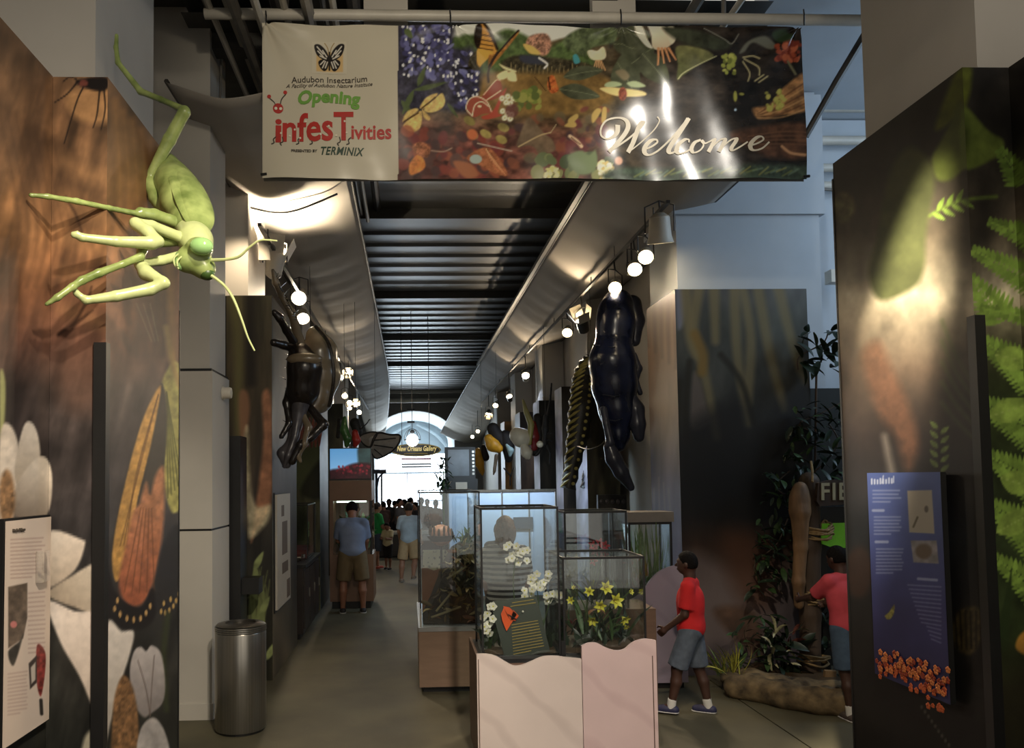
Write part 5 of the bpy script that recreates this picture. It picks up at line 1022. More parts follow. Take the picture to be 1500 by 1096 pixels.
PETW = leaf_mesh('petal', mat('petal_white', (224, 220, 204), .5, var=.08), 1., .8, .1, .12); PETY = leaf_mesh('petal', mat('petal_yellow', (206, 200, 70), .45, var=.15), 1., .42, .12, .45); PETR = leaf_mesh('petal', mat('petal_red', (176, 40, 44), .5, var=.2), 1., .5, .1, .3)
STEMG = mat('stem_green', (66, 86, 44), .5, var=.2)
g = np.random.default_rng(21)
def rdir(zmin=-1, zmax=1):
    while True:
        v = g.normal(size=3); v /= np.linalg.norm(v)
        if zmin <= v[2] <= zmax: return v
def frame_case(root, x0, x1, y0, y1, z0, z1, glass, m=None, t=.012, top=True, topm=None):
    m = m or BLACK
    e = t/2
    for nm, b in (('glass_pane', (x0, x1, y0, y0+.004, z0, z1)), ('glass_pane', (x0, x1, y1-.004, y1, z0, z1)), ('glass_pane', (x0, x0+.004, y0+.005, y1-.005, z0, z1)), ('glass_pane', (x1-.004, x1, y0+.005, y1-.005, z0, z1))): MB().bx(*b).obj(nm, glass, root)
    if top: MB().bx(x0, x1, y0, y1, z1, z1+.005).obj('glass_lid', glass, root)
    for x in (x0, x1):
        for y in (y0, y1): MB().bx(x-e, x+e, y-e, y+e, z0, z1).obj('corner_post', m, root)
    for y in (y0, y1): MB().bx(x0-e, x1+e, y-e, y+e, z1-.004, z1+t).obj('top_rail', topm or m, root)
    for x in (x0, x1): MB().bx(x-e, x+e, y0+e, y1-e, z1-.004, z1+t).obj('top_rail', topm or m, root)
GLASS = glassmat('case_glass', (.965, .99, .98), .02, .02); GLASS2 = glassmat('case_glass_cool', (.95, .985, 1.0), .03, .04)

# pink veined plinth with a wavy top edge
def veinmat(name, c, cv, sc=.9):
    m = mat(name, c, .35, var=.06, scale=2.); nt = m.node_tree; b = nt.nodes['Principled BSDF']; old = b.inputs['Base Color'].links[0].from_socket
    tc = [n for n in nt.nodes if n.type == 'TEX_COORD'][0]; w = nt.nodes.new('ShaderNodeTexWave'); w.inputs['Scale'].default_value = sc; w.inputs['Distortion'].default_value = 5; w.inputs['Detail'].default_value = 3; w.inputs['Detail Scale'].default_value = 1.2
    mp = nt.nodes.new('ShaderNodeMapping'); mp.inputs['Rotation'].default_value = (0, .9, .4); nt.links.new(tc.outputs['Object'], mp.inputs[0]); nt.links.new(mp.outputs[0], w.inputs['Vector'])
    r = nt.nodes.new('ShaderNodeValToRGB'); r.color_ramp.elements[0].position = .0; r.color_ramp.elements[0].color = (1, 1, 1, 1); r.color_ramp.elements[1].position = .16; r.color_ramp.elements[1].color = (0, 0, 0, 1)
    nt.links.new(w.outputs[0], r.inputs[0]); mx = nt.nodes.new('ShaderNodeMix'); mx.data_type = 'RGBA'; mx.inputs['B'].default_value = (*lin(cv), 1); nt.links.new(old, mx.inputs['A'])
    mm = nt.nodes.new('ShaderNodeMath'); mm.operation = 'MULTIPLY'; mm.inputs[1].default_value = .22; nt.links.new(r.outputs[0], mm.inputs[0]); nt.links.new(mm.outputs[0], mx.inputs['Factor']); nt.links.new(mx.outputs['Result'], b.inputs['Base Color']); return m
MARB = veinmat('pink_marble_laminate', (226, 210, 198), (166, 146, 138)); MARB2 = veinmat('pink_marble_laminate_right', (220, 194, 188), (180, 146, 146)); LILAC = veinmat('lilac_laminate', (150, 136, 146), (118, 104, 116))
BROWNW = mat('brown_wood_side', (98, 74, 58), .5, var=.2, scale=3, stretch=(1, 1, 6)); TAN = mat('tan_wood_laminate', (142, 116, 94), .5, var=.12, scale=3, stretch=(1, 1, 5)); KICK = BLACK
def wavy(px, y, z0, th, m, nm, par):
    P = [U(a, b, y) for a, b in px]; C = crom([np.array([p[0], p[2]]) for p in P], 5); poly = [(P[0][0], z0)]+[(c[0], c[1]) for c in C]+[(P[-1][0], z0)]
    return MB().prism(poly[::-1], (0, y, 0), (1, 0, 0), (0, 0, 1), th).obj(nm, m, par)
root = thing('display_plinth', 'pale pink veined display plinth with a wavy top edge, nearest in the hall', 'plinth', (1.13, 6.1, 0))
wavy([(698, 958), (712, 958), (726, 961), (740, 969), (752, 975), (765, 974), (780, 968), (795, 962), (812, 961), (830, 963), (851, 965)], 5.8, 0, .03, MARB, 'front_panel', root)
wavy([(851.5, 946), (862, 942), (874, 942), (888, 949), (902, 953), (914, 951), (924, 943), (934, 938), (946, 936), (960, 938)], 5.8, 0, .03, MARB2, 'front_panel', root)
PX0, PX1 = U(698, 1000, 5.8)[0], U(961, 1000, 5.8)[0]
MB().bx(PX0+.005, PX0+.025, 5.816, 6.55, 0, .79).obj('side_panel', BROWNW, root); MB().bx(PX1-.025, PX1-.005, 5.816, 6.55, 0, .79).obj('side_panel', BROWNW, root)
MB().bx(PX0+.026, PX1-.026, 5.816, 6.55, .02, .74).obj('body', BROWNW, root); MB().bx(PX0+.026, PX1-.026, 5.816, 6.55, .74, .77).obj('deck', BLACK, root)
for x in (PX0+.012, PX1-.03): MB().bx(x, x+.006, 5.78, 5.784, 0, .78).obj('edge_joint', BROWNW, root)
CA = (.53, 1.105, 5.88, 6.46, .772, 1.866); CB = (1.14, 1.75, 5.88, 6.46, .772, 1.486)
ra = thing('glass_case', 'tall glass case with white orchids and a dark green label, on the pink plinth', 'display case', (.82, 6.17, .772), 'glass display cases'); frame_case(ra, *CA, GLASS, None, .014)
rb = thing('glass_case', 'shorter glass case with yellow lilies, on the right half of the pink plinth', 'display case', (1.44, 6.17, .772), 'glass display cases'); frame_case(rb, *CB, GLASS, None, .014)
MB().bx(1.112, 1.132, 5.86, 5.9, .772, .88).obj('corner_bracket', BLACK, rb)
def plant(name, lab, cat, base, gr=None): return thing(name, lab, cat, base, gr)
def stems(root, pts, r=.004):
    P = crom([np.asarray(p, float) for p in pts], 5); MB().tube(P, r, 5).obj('stem', STEMG, root, True); return P
# orchids
def orchid(name, lab, base, sprays, leaves, sz=.03):
    root = plant(name, lab, 'orchid', base, 'white orchids in the tall case')
    for spray in sprays:
        P = stems(root, [base]+spray[0]); top = P[-1]; nfl, (sx, sz_, sy) = spray[1], spray[2]
        for k in range(nfl):
            c = np.asarray(spray[0][-1])+np.array([g.uniform(-sx, sx), g.uniform(-sy, sy), g.uniform(-sz_, sz_)]); n = np.array([g.uniform(-.5, .5), -1, g.uniform(-.4, .5)]); n /= np.linalg.norm(n); R0 = zto(n)
            f = MB().ell(c, (.008, .008, .008), None, 6, 4).obj('blossom', MATS['petal_yellow'], root, True)
            for j in range(5): a = j*2*math.pi/5+g.uniform(-.2, .2); inst(PETW, 'petal', f, c, R0 @ rotz(a), (sz*1.25, sz*1.1, sz*1.2))
    for d, L in leaves: inst(LEAFG, 'leaf', root, np.asarray(base)+np.array([0, 0, .01]), ydir(d, g.uniform(-.4, .4)), (L*.8, L, L))
    return root
Z0 = .775
A1 = lambda px, py, d: U(px, py, d)
orchid('orchid', 'white orchid spray at the upper middle of the tall glass case', np.array([.86, 6.25, Z0]), [([A1(752, 860, 6.25), A1(756, 815, 6.2)], 15, (.085, .09, .05))], [((.6, -.5, .5), .2), ((-.6, -.3, .6), .2), ((.1, -.6, .8), .22)])
orchid('orchid', 'large white orchid spray at the right of the tall glass case', np.array([.99, 6.12, Z0]), [([A1(790, 900, 6.1), A1(786, 854, 6.05)], 17, (.1, .1, .05)), ([A1(800, 900, 6.1), A1(808, 876, 6.05)], 6, (.06, .04, .04))], [((.5, -.4, .5), .18), ((-.5, -.3, .3), .2), ((.3, .2, .9), .22)])
orchid('orchid', 'low white orchid spray at the left corner of the tall glass case', np.array([.60, 6.05, Z0]), [([A1(716, 930, 6.03), A1(717, 908, 6.0)], 12, (.05, .11, .04))], [((-.2, -.7, .4), .16), ((.4, -.3, .8), .18)])
root = plant('foliage_clump', 'dark green leaves filling the floor of the tall glass case', 'foliage', (.82, 6.2, Z0))
MB().bx(CA[0]+.02, CA[1]-.02, 5.95, 6.42, Z0, Z0+.03).obj('soil', DRY[2].materials[0], root)
for k in range(40): p = np.array([g.uniform(.56, 1.08), g.uniform(5.98, 6.4), Z0+.03]); L = g.uniform(.09, .2); d = rdir(.2, 1); d[:2] *= .6; inst(LEAFD if k % 3 else LEAFG, 'leaf', root, p, ydir(d, g.uniform(-1, 1)), (L*.9, L, L))
# label panel leaning in the case, with print and an orange butterfly
lab = thing('case_label', 'dark green label with an orange butterfly, leaning inside the tall glass case', 'sign', A1(765, 950, 5.93))
c0, c1, c2 = A1(718, 882, 5.97), A1(785, 874, 5.97), A1(740, 972, 5.92)
e1 = c1-c0; w_ = np.linalg.norm(e1); e1 /= w_; e2 = c0-c2; h_ = np.linalg.norm(e2); e2 /= h_; nn = np.cross(e1, e2); nn /= np.linalg.norm(nn)
quad = [A1(718, 882, 5.99), A1(740, 966, 5.93), A1(806, 955, 5.93), A1(786, 874, 5.99)]
MB().add(quad+[q+np.array([0, .012, 0]) for q in quad], [(0, 1, 2, 3), (7, 6, 5, 4), (0, 4, 5, 1), (1, 5, 6, 2), (2, 6, 7, 3), (3, 7, 4, 0)]).obj('board', mat('label_green', (44, 52, 40), .5, var=.08), lab)
LEDG = mat('label_gold', (170, 146, 72), .5)
def onlab(u, v, off=.003): a = quad[0]*(1-u)+quad[3]*u; b = quad[1]*(1-u)+quad[2]*u; return a*(1-v)+b*v+np.array([0, -off, 0])
for k, (u0, u1, v) in enumerate([(.45, .92, .06), (.4, .95, .12)]+[(.32-.012*q, .9-(q == 10)*.3, .44+q*.05) for q in range(11)]): MB().tube([onlab(u0, v), onlab(u1, v-.012)], .0032, 4).obj('text_line', LEDG, lab)
OR = mat('butterfly_orange', (226, 88, 34), .45, var=.15, emit=0); bf = thing('butterfly', 'bright orange butterfly resting on the dark green label', 'butterfly', A1(747, 905, 5.93))
for pts in ([(737, 888), (746, 890), (757, 900), (750, 912), (743, 900)], [(738, 890), (743, 902), (750, 912), (742, 925), (736, 910), (734, 900)], [(752, 894), (760, 902), (755, 910), (748, 908)]):
    P = [U(a, b, 5.94) for a, b in pts]; n = len(P); MB().add(P+[p+np.array([0, .004, 0]) for p in P], [tuple(range(n)), tuple(range(2*n-1, n-1, -1))]+[(i, i+n, (i+1) % n+n, (i+1) % n) for i in range(n)]).obj('wing', OR, bf)
MB().tube([U(744, 900, 5.93), U(757, 908, 5.93)], .004, 6).obj('body', BLACK, bf)
MB().ell(U(766, 896, 5.95), (.008, .006, .008), None, 8, 6).obj('moth_mark', MATS['petal_white'], lab)
# lilies
root = plant('lily_plant', 'yellow lilies with green stems in the shorter glass case', 'lily', (1.4, 6.17, Z0))
for (px, py, s_, lean) in ((863, 868, .075, (-.2, .3)), (885, 862, .1, (.1, .2)), (898, 880, .11, (.2, .1)), (880, 886, .09, (-.3, -.1)), (869, 905, .085, (-.4, -.5)), (911, 903, .085, (.4, -.6)), (838, 880, .06, (-.6, .2)), (841, 862, .035, (-.5, .6)), (921, 868, .05, (.6, .3)), (915, 915, .05, (.3, -.8))):
    c = U(px, py, 6.1); stems(root, [np.array([1.42+g.uniform(-.08, .08), 6.2, Z0]), c*.5+np.array([1.42, 6.25, Z0])*.5+np.array([g.uniform(-.03, .03), 0, .05]), c], .005)
    n = np.array([lean[0], -.9, lean[1]]); n /= np.linalg.norm(n); R0 = zto(n); f = MB().ell(c, .008, None, 6, 4).obj('blossom', STEMG, root, True)
    for j in range(6): inst(PETY, 'petal', f, c, R0 @ rotz(j*math.pi/3+.2) @ rotx(.45), s_*.8)
    for j in range(3): t = j*2.1; MB().tube([c, c+R0 @ np.array([.2*math.cos(t)*s_, .2*math.sin(t)*s_, .6*s_])], .0018, 4).obj('stamen', DRY[4].materials[0], f)
for k in range(34): p = np.array([g.uniform(1.2, 1.7), g.uniform(6.0, 6.4), Z0]); L = g.uniform(.14, .34); d = rdir(.5, 1); inst(LEAFG if k % 2 else LEAFD, 'leaf', root, p+np.array([0, 0, g.uniform(0, .12)]), ydir(d, g.uniform(-1, 1)), (L*.35, L, L*.6))
root = plant('foliage_clump', 'dark green moss and leaves filling the floor of the shorter glass case', 'foliage', (1.44, 6.2, Z0))
MB().bx(CB[0]+.02, CB[1]-.02, 5.95, 6.42, Z0, Z0+.04).obj('soil', DRY[2].materials[0], root)
for k in range(46): p = np.array([g.uniform(1.17, 1.72), g.uniform(5.95, 6.4), Z0+.03]); L = g.uniform(.08, .17); d = rdir(.1, 1); inst(LEAFD, 'leaf', root, p, ydir(d, g.uniform(-1, 1)), (L*.8, L, L))
bf = thing('moth', 'dull red butterfly at the left of the yellow lilies', 'butterfly', U(838, 914, 6.1)); 
for sg in (-1, 1): inst(PETR, 'wing', bf, U(838, 914, 6.1), ydir((sg*.8, -.3, .4)), (.06, .06, .06))
bf = thing('butterfly', 'red brown butterfly among the lower yellow lilies', 'butterfly', U(873, 893, 6.0))
for sg in (-1, 1): inst(DRY[4], 'wing', bf, U(873, 893, 6.0), ydir((sg*.6, -.3, -.6)), (.09, .08, .08))

# case C behind the lilies, with a red flower
root = thing('display_plinth', 'brown display plinth hidden behind the yellow lily case', 'plinth', (1.72, 7.1, 0)); MB().bx(1.34, 2.12, 6.8, 7.35, .08, .95).obj('body', BROWNW, root); MB().bx(1.37, 2.09, 6.83, 7.32, 0, .08).obj('kick', BLACK, root)
rc = thing('glass_case', 'glass case with a red orchid and pale rim, behind the yellow lily case', 'display case', (1.72, 7.0, .95), 'glass display cases'); frame_case(rc, U(828, 800, 6.85)[0], U(921, 800, 6.85)[0]-.02, 6.85, 7.3, .95, 1.785, GLASS2, None, .016)
root = plant('red_orchid', 'red orchid behind glass at the back of the yellow lilies', 'orchid', (1.62, 7.08, .95))
for (px, py) in ((868, 800), (878, 796), (886, 800), (872, 808), (884, 812), (868, 822)):
    c = U(px, py, 7.0); f = MB().ell(c, .012, None, 6, 4).obj('blossom', STEMG, root, True)
    for j in range(5): inst(PETR, 'petal', f, c, zto((g.uniform(-.4, .4), -1, .2)) @ rotz(j*1.256), .05)
    stems(root, [(1.62, 7.08, .95), c], .005)
for k in range(14): L = g.uniform(.15, .3); inst(LEAFG if k % 2 else LEAFP, 'leaf', root, np.array([g.uniform(1.45, 2.0), 7.08, .96]), ydir(rdir(.4, 1)), (L*.5, L, L))
# case D with grasses on the lilac plinth
root = thing('display_plinth', 'lilac grey display plinth with a curved shoulder, behind the boy in red', 'plinth', (2.3, 8.0, 0))
wavy([(905, 902), (918, 882), (930, 875), (942, 864), (952, 850), (964, 838), (978, 831), (992, 828), (1003, 829)], 7.78, .06, .03, LILAC, 'front_panel', root)
MB().bx(U(905, 900, 7.78)[0], U(1003, 900, 7.78)[0], 7.8, 8.2, .06, .82).obj('body', LILAC, root); MB().bx(U(905, 900, 7.78)[0]+.02, U(1003, 900, 7.78)[0]-.02, 7.8, 8.18, 0, .06).obj('kick', BLACK, root); MB().ell(U(999, 837, 7.76), (.008, .004, .008), None, 8, 5).obj('screw', BLACK, root)
MB().bx(1.95, U(1003, 900, 7.78)[0]-.05, 7.8, 8.2, .82, .98).obj('deck', BLACK, root)
rd = thing('glass_case', 'narrow glass case of tall grasses with a grey metal top', 'display case', (2.3, 8.0, .98), 'glass display cases'); xa, xb = U(923, 800, 7.82)[0], U(984, 800, 7.82)[0]; zt = U(950, 768, 7.82)[2]; frame_case(rd, xa, xb, 7.84, 8.18, .98, zt, GLASS, None, .02, False)
MB().bx(xa-.02, xb+.03, 7.82, 8.2, zt+.02, zt+.12).obj('metal_top', mat('brushed_metal_top', (130, 122, 112), .4, .5), rd); MB().bx(xa+.02, xa+.05, 8.1, 8.14, .98, zt).obj('tube_lamp', emat('tube_lamp', (214, 230, 236), 1.6), rd)
root = plant('grass_tuft', 'tall fine green grass inside the narrow glass case', 'grass', ((xa+xb)/2, 8.0, .98))
for k in range(70): L = g.uniform(.35, .75); inst(BLADE, 'blade', root, np.array([g.uniform(xa+.04, xb-.04), g.uniform(7.9, 8.12), .985]), ydir((g.uniform(-.2, .2), g.uniform(-.1, .1), 1), g.uniform(0, 6)), (L*.6, L, L*.2))
for k in range(8): L = .12; inst(LEAFG, 'leaf', root, np.array([g.uniform(xa+.05, xb-.05), 7.9, .99]), ydir(rdir(.3, 1)), L)

# case E at the left: leaf litter mound and a domed shell basket
XE0, XE1 = U(614, 960, 7.8)[0], .70
root = thing('display_plinth', 'tan wooden display plinth with a dark kick board, left of the tall orchid case', 'plinth', (.39, 8.5, 0)); MB().bx(XE0, XE1, 7.8, 9.4, .06, .6).obj('body', TAN, root); MB().bx(XE0+.04, XE1-.02, 7.86, 9.36, 0, .06).obj('kick', BLACK, root); MB().bx(XE0-.005, XE1+.005, 7.79, 9.41, .6, .64).obj('rim', mat('pale_rim', (150, 150, 146), .4), root)
re_ = thing('glass_case', 'large glass case with a leaf litter mound, on the tan plinth', 'display case', (.39, 8.5, .64), 'glass display cases'); frame_case(re_, XE0+.02, XE1-.01, 7.83, 9.37, .64, 1.96, GLASS2, BLACK, .012)
MB().bx(XE0+.01, XE0+.03, 7.82, 7.84, .64, .82).obj('corner_guard', PIPEW, re_)
root = thing('leaf_litter_mound', 'sloping brown leaf litter mound inside the large glass case', 'leaf litter', (.45, 8.3, .64))
mp = [(.12, .645), (.14, .70), (.22, .86), (.30, 1.06), (.36, 1.22), (.44, 1.36), (.54, 1.42), (.66, 1.44), (.66, .645)]
MB().prism(mp[::-1], (0, 8.25, 0), (1, 0, 0), (0, 0, 1), .6).obj('mound', mat('dark_humus', (52, 42, 30), .8, var=.5, scale=14, bump=.5), root)
def inmound(): 
    while True:
        z = g.uniform(.66, 1.42); xm = np.interp(z, [.645, .7, .86, 1.06, 1.22, 1.36, 1.44], [.12, .14, .22, .30, .36, .44, .6]); x = g.uniform(xm, .66)
        return x, z
for k in range(130): x, z = inmound(); L = g.uniform(.06, .14); inst(DRY[k % 5], 'dry_leaf', root, np.array([x, 7.94-g.uniform(0, .03), z]), ydir((g.uniform(-1, 1), g.uniform(-.5, .1), g.uniform(-1, 1)), g.uniform(0, 6)), (L*.7, L, L))
for a in (((.25, .78), (.42, .98)), ((.2, .72), (.5, .82)), ((.36, 1.1), (.56, 1.22))): MB().tube([(a[0][0], 7.9, a[0][1]), (a[1][0], 7.9, a[1][1])], .012, 6).obj('twig', DRY[3].materials[0], root)
root = thing('shell_basket', 'domed pink and brown shell in a black bowl, inside the large glass case', 'basket', U(646, 783, 8.05)); c = U(646, 780, 8.05)
MB().lathe([(.02, -.1), (.10, -.09), (.14, -.045), (.145, -.03)], c+np.array([0, 0, .0]), 20).obj('bowl', BLACK, root, True); MB().ell(c+np.array([0, 0, -.03]), (.12, .12, .11), None, 18, 10).obj('dome', mat('shell_pink', (168, 118, 92), .5, var=.3, scale=20), root, True)
for k in range(14): a = k*.45; p = c+np.array([.115*math.cos(a), -.115*abs(math.sin(a)), -.03+.05*(k % 3)*.6]); MB().ell(p, (.014, .012, .045), None, 7, 5).obj('scute', DRY[2].materials[0], root, True)
MB().tube([c+np.array([0, 0, -.1]), (c[0], c[1], .644)], .012, 8).obj('stand', BLACK, root)
root = thing('cream_panel', 'cream speckled panel standing in the large glass case', 'panel', U(636, 830, 8.7)); s = Sheet(U(620, 862, 8.7), (1, 0, 0), (0, 0, 1), U(657, 862, 8.7)[0]-U(620, 862, 8.7)[0], U(620, 806, 8.7)[2]-U(620, 862, 8.7)[2], 40, 60); s.c[:] = (224, 210, 160); s.dots(40, (620, 806, 657, 862), (.6, 1.8), [(90, 80, 50), (120, 110, 70)], 5, .6); s.obj('printed_sheet', PRINT, root); p = U(620, 862, 8.7); MB().bx(p[0], p[0]+s.w, 8.703, 8.72, p[2], p[2]+s.h).obj('board', TAN, root)
p = U(619, 850, 8.2); root = tag(MB().prism([(.0, 0), (.27, 0), (.27, .42), (.2, .47), (.13, .45), (.06, .48), (0, .48)][::-1], (p[0], 8.66, .645), (1, 0, 0), (0, 0, 1), .02).obj('backdrop_board', mat('brown_card', (140, 96, 70), .7, var=.1)), 'brown card backdrop with a curved top in the large glass case', 'backdrop')
root = thing('fern_plant', 'pale green plant leaning behind the shell basket', 'foliage', (.6, 8.4, 1.43))
for k in range(22): L = g.uniform(.08, .2); inst(LEAFP if k % 2 else LEAFG, 'leaf', root, np.array([g.uniform(.45, .64), g.uniform(8.1, 8.5), 1.42]), ydir(rdir(.2, 1)), (L*.6, L, L))

# ------------------------------------------------------------------ left side furniture
ST = mat('brushed_steel', (150, 146, 138), .28, .9, var=.15, scale=2, stretch=(30, 30, .4))
c = G(345, 1080); c = np.array([c[0], c[1]+.2, 0]); r = pxr(36, c[1]); zt = U(345, 918, c[1]-.1)[2]
root = thing('steel_bin', 'round brushed steel litter bin beside the black stand', 'bin', c)
MB().lathe([(r*.98, .02), (r, .03), (r, zt-.06), (r*.99, zt-.055)], c, 40).obj('body', ST, root, True); MB().lathe([(r*.94, 0), (r*.94, .02)], c, 32).obj('base', BLACK, root)
for k in range(3): MB().lathe([(r*1.005, 0), (r*1.012, .006), (r*1.005, .012)], c+np.array([0, 0, zt-.05+k*.016]), 40).obj('rim_ring', ST, root, True)
MB().lathe([(r*.97, 0), (r*.9, .012), (r*.6, .02), (r*.58, -.02)], c+np.array([0, 0, zt]), 32).obj('lid', mat('dark_lid', (70, 66, 60), .35, .6), root, True)
root = thing('black_stand', 'tall black display stand with a slanted top behind the steel bin', 'stand', U(340, 940, 8.0)); x0, x1 = U(321, 800, 8.0)[0], U(357, 800, 8.0)[0]; zt = U(340, 640, 8.0)[2]
MB().prism([(x0, 0.03), (x1, 0.03), (x1, zt), (x0+.06, zt), (x0, zt-.09)][::-1], (0, 8.0, 0), (1, 0, 0), (0, 0, 1), .3).obj('body', BLACK, root); MB().bx(x0+.02, x1-.02, 7.88, 8.12, 0, .03).obj('foot', BLACK, root); MB().bx(x1, x1+.17, 7.9, 8.1, .98, 1.14).obj('side_box', BLACK, root)
root = thing('wall_knob', 'short white round wall fitting on the left pilaster', 'fitting', U(333, 576, 7.5)); p = U(331, 576, 7.5); MB().lathe([(.055, 0), (.055, .07), (.05, .085)], (-1.77, 7.5, p[2]), 20, zto((1, 0, 0))).obj('cap', LAMPW, root, True); MB().lathe([(.065, 0), (.065, .012)], (-1.768, 7.5, p[2]), 20, zto((1, 0, 0))).obj('flange', LAMPW, root, True)
a, b = AX(406, 725, -1.43), AX(425, 730, -1.43); zb = AX(408, 893, -1.43)[2]
root = thing('information_board', 'narrow white information board on the side of the olive panel', 'sign', (-1.44, (a[1]+b[1])/2, zb)); MB().bx(-1.452, -1.43, a[1], b[1], zb, a[2]).obj('board', mat('board_white', (182, 174, 160), .5, var=.05), root); MB().bx(-1.464, -1.452, a[1]-.03, b[1]-.05, zb-.03, a[2]+.02).obj('backing_board', BLACK, root)
for (t0, t1, v0, v1) in ((.35, .75, .25, .55), (.3, .5, .1, .2), (.35, .8, .62, .72), (.7, .95, .8, .97)): MB().bx(-1.4295, -1.428, a[1]+(b[1]-a[1])*t0, a[1]+(b[1]-a[1])*t1, a[2]+(zb-a[2])*v1, a[2]+(zb-a[2])*v0).obj('printed_block', mat('print_brown', (96, 80, 66), .6), root)
root = thing('dark_cabinet', 'low dark cabinet along the left wall before the television kiosk', 'cabinet', (-1.65, 11.4, 0)); DKC = mat('dark_cabinet_wood', (46, 38, 34), .4, var=.2, scale=4)
MB().bx(-2.0, -1.42, 10.5, 12.2, .08, .95).obj('body', DKC, root); MB().bx(-1.98, -1.47, 10.55, 12.15, 0, .08).obj('kick', BLACK, root); MB().bx(-2.02, -1.38, 10.46, 12.24, .95, .99).obj('top', BLACK, root)
for k in range(3): d = MB().bx(-1.42, -1.405, 10.54+k*.56, 11.06+k*.56, .14, .9).obj('door', DKC, root); MB().bx(-1.405, -1.39, 11.0+k*.56, 11.015+k*.56, .5, .62).obj('handle', ST, d)
root = thing('chrome_viewer', 'small shiny chrome viewer on the dark cabinet', 'viewer', (-1.62, 10.9, .99)); MB().tube([(-1.7, 10.9, 1.03), (-1.5, 10.9, 1.03)], .03, 10).obj('barrel', mat('chrome', (220, 216, 206), .1, 1), root, True); MB().bx(-1.66, -1.54, 10.86, 10.94, .99, 1.02).obj('foot', BLACK, root); MB().tube([(-1.47, 10.9, 1.04), (-1.47, 10.9, 1.09)], .025, 10).obj('eyepiece', MATS['chrome'], root, True)
root = thing('red_tank', 'dim glass tank with a dark red bed on the dark cabinet', 'tank', (-1.72, 11.7, .99)); MB().bx(-1.95, -1.45, 11.2, 12.1, .99, 1.0).obj('base', BLACK, root); MB().bx(-1.93, -1.47, 11.22, 12.08, 1.0, 1.12).obj('bed', mat('dark_red_bed', (92, 34, 30), .7, var=.4), root); frame_case(root, -1.95, -1.45, 11.2, 12.1, 1.0, 1.75, GLASS)
# television kiosk
KY = 12.95; kx0, kx1 = U(483, 800, KY)[0], U(545, 800, KY)[0]; KW = mat('kiosk_brown', (120, 88, 66), .5, var=.1, scale=3); z703 = U(510, 704, KY)[2]; z733 = U(510, 734, KY)[2]
root = thing('display_kiosk', 'brown display kiosk that carries the television, man in blue leaning on it', 'kiosk', ((kx0+kx1)/2, KY+.4, 0))
MB().bx(kx0, kx1, KY, KY+.9, z733, z703).obj('header_box', KW, root); MB().bx(kx0, kx0+.06, KY, KY+.9, .88, z733).obj('side_panel', KW, root); MB().bx(kx0+.06, kx1, KY+.84, KY+.9, .88, z733).obj('back_panel', KW, root); MB().bx(kx0, kx1+.02, KY, KY+.9, .12, .88).obj('base_box', KW, root); MB().bx(kx0+.03, kx1-.03, KY+.05, KY+.85, 0, .12).obj('kick', BLACK, root); MB().bx(kx1-.03, kx1, KY, KY+.03, .88, z733).obj('post', BLACK, root)
MB().bx(kx1-.004, kx1-.001, KY+.03, KY+.84, .88, z733).obj('glass_pane', GLASS, root); MB().bx(kx0+.1, kx1-.05, KY+.03, KY+.033, .88, z733).obj('glass_pane', GLASS, root); MB().bx(kx0+.1, kx1-.1, KY+.2, KY+.25, z733-.03, z733-.005).obj('tank_lamp', emat('tank_lamp', (216, 240, 220), 3.), root)
root = plant('tank_plants', 'green leafy plants lit inside the kiosk tank', 'foliage', ((kx0+kx1)/2, KY+.5, .88))
for k in range(50): L = g.uniform(.15, .4); inst(LEAFG if k % 3 else LEAFP, 'leaf', root, np.array([g.uniform(kx0+.12, kx1-.08), KY+g.uniform(.3, .75), .88+g.uniform(0, .5)]), ydir(rdir(.0, 1)), (L*.6, L, L))
root = thing('television', 'flat television showing blue sky and red flowers, on top of the kiosk', 'television', ((kx0+kx1)/2, KY+.1, z703)); z655 = U(510, 656, KY)[2]
MB().bx(kx0, kx1, KY+.02, KY+.1, z703+.002, z655).obj('body', BLACK, root)
s = Sheet((kx0+.012, KY+.015, z703+.03), (1, 0, 0), (0, 0, 1), kx1-kx0-.024, z655-z703-.045, 90, 70); s.ramp([(655, (66, 132, 190)), (690, (104, 160, 206)), (705, (110, 160, 200))])
s.poly([(526, 655), (545, 655), (545, 700), (528, 690), (524, 670)], (30, 50, 50), 2, tex=.4); s.poly([(482, 690), (500, 686), (515, 680), (530, 678), (545, 682), (545, 706), (482, 706)], (40, 10, 16), 2, tex=.6, ts=3); s.dots(50, (492, 681, 545, 694), (1, 2.2), [(120, 20, 34), (90, 14, 26), (60, 10, 18)], 3); s.obj('screen', vmat('screen_picture', .3, emit=.55), root)

light('mound_fill', 'SPOT', (.35, 7.9, 2.6), 26, (1, .86, .66), (.42, 8.1, 1.0), .05, spot=50, blend=.8)  # added fill lamp over the case, brightens the leaf mound
# ------------------------------------------------------------------ planted alcove on the right
LOG = mat('log_wood', (122, 92, 62), .65, var=.35, scale=5, bump=.35, stretch=(3, 3, .5)); LOGD = mat('dark_post_wood', (74, 58, 44), .65, var=.3, scale=5, bump=.3, stretch=(3, 3, .5)); ROPE = mat('hemp_rope', (150, 124, 84), .8, var=.25, scale=30, bump=.5); ROCK = mat('planter_rock', (70, 58, 42), .9, var=.45, scale=7, bump=1., c2=(112, 94, 66))
struct(MB().bx(4.32, 6.6, 8.55, 8.7, 0, 3.05).obj('wall_alcove_board', mat('dark_backboard', (26, 28, 24), .7, var=.2)), 'dark board behind the vines in the alcove')
root = thing('rock_planter', 'low rugged rock planter with soil beneath the log posts', 'planter', G(1150, 1035))
s = SDF(.018); P = [G(px, py) for px, py in ((1078, 1022), (1110, 1026), (1150, 1036), (1195, 1044), (1240, 1048), (1290, 1050))]
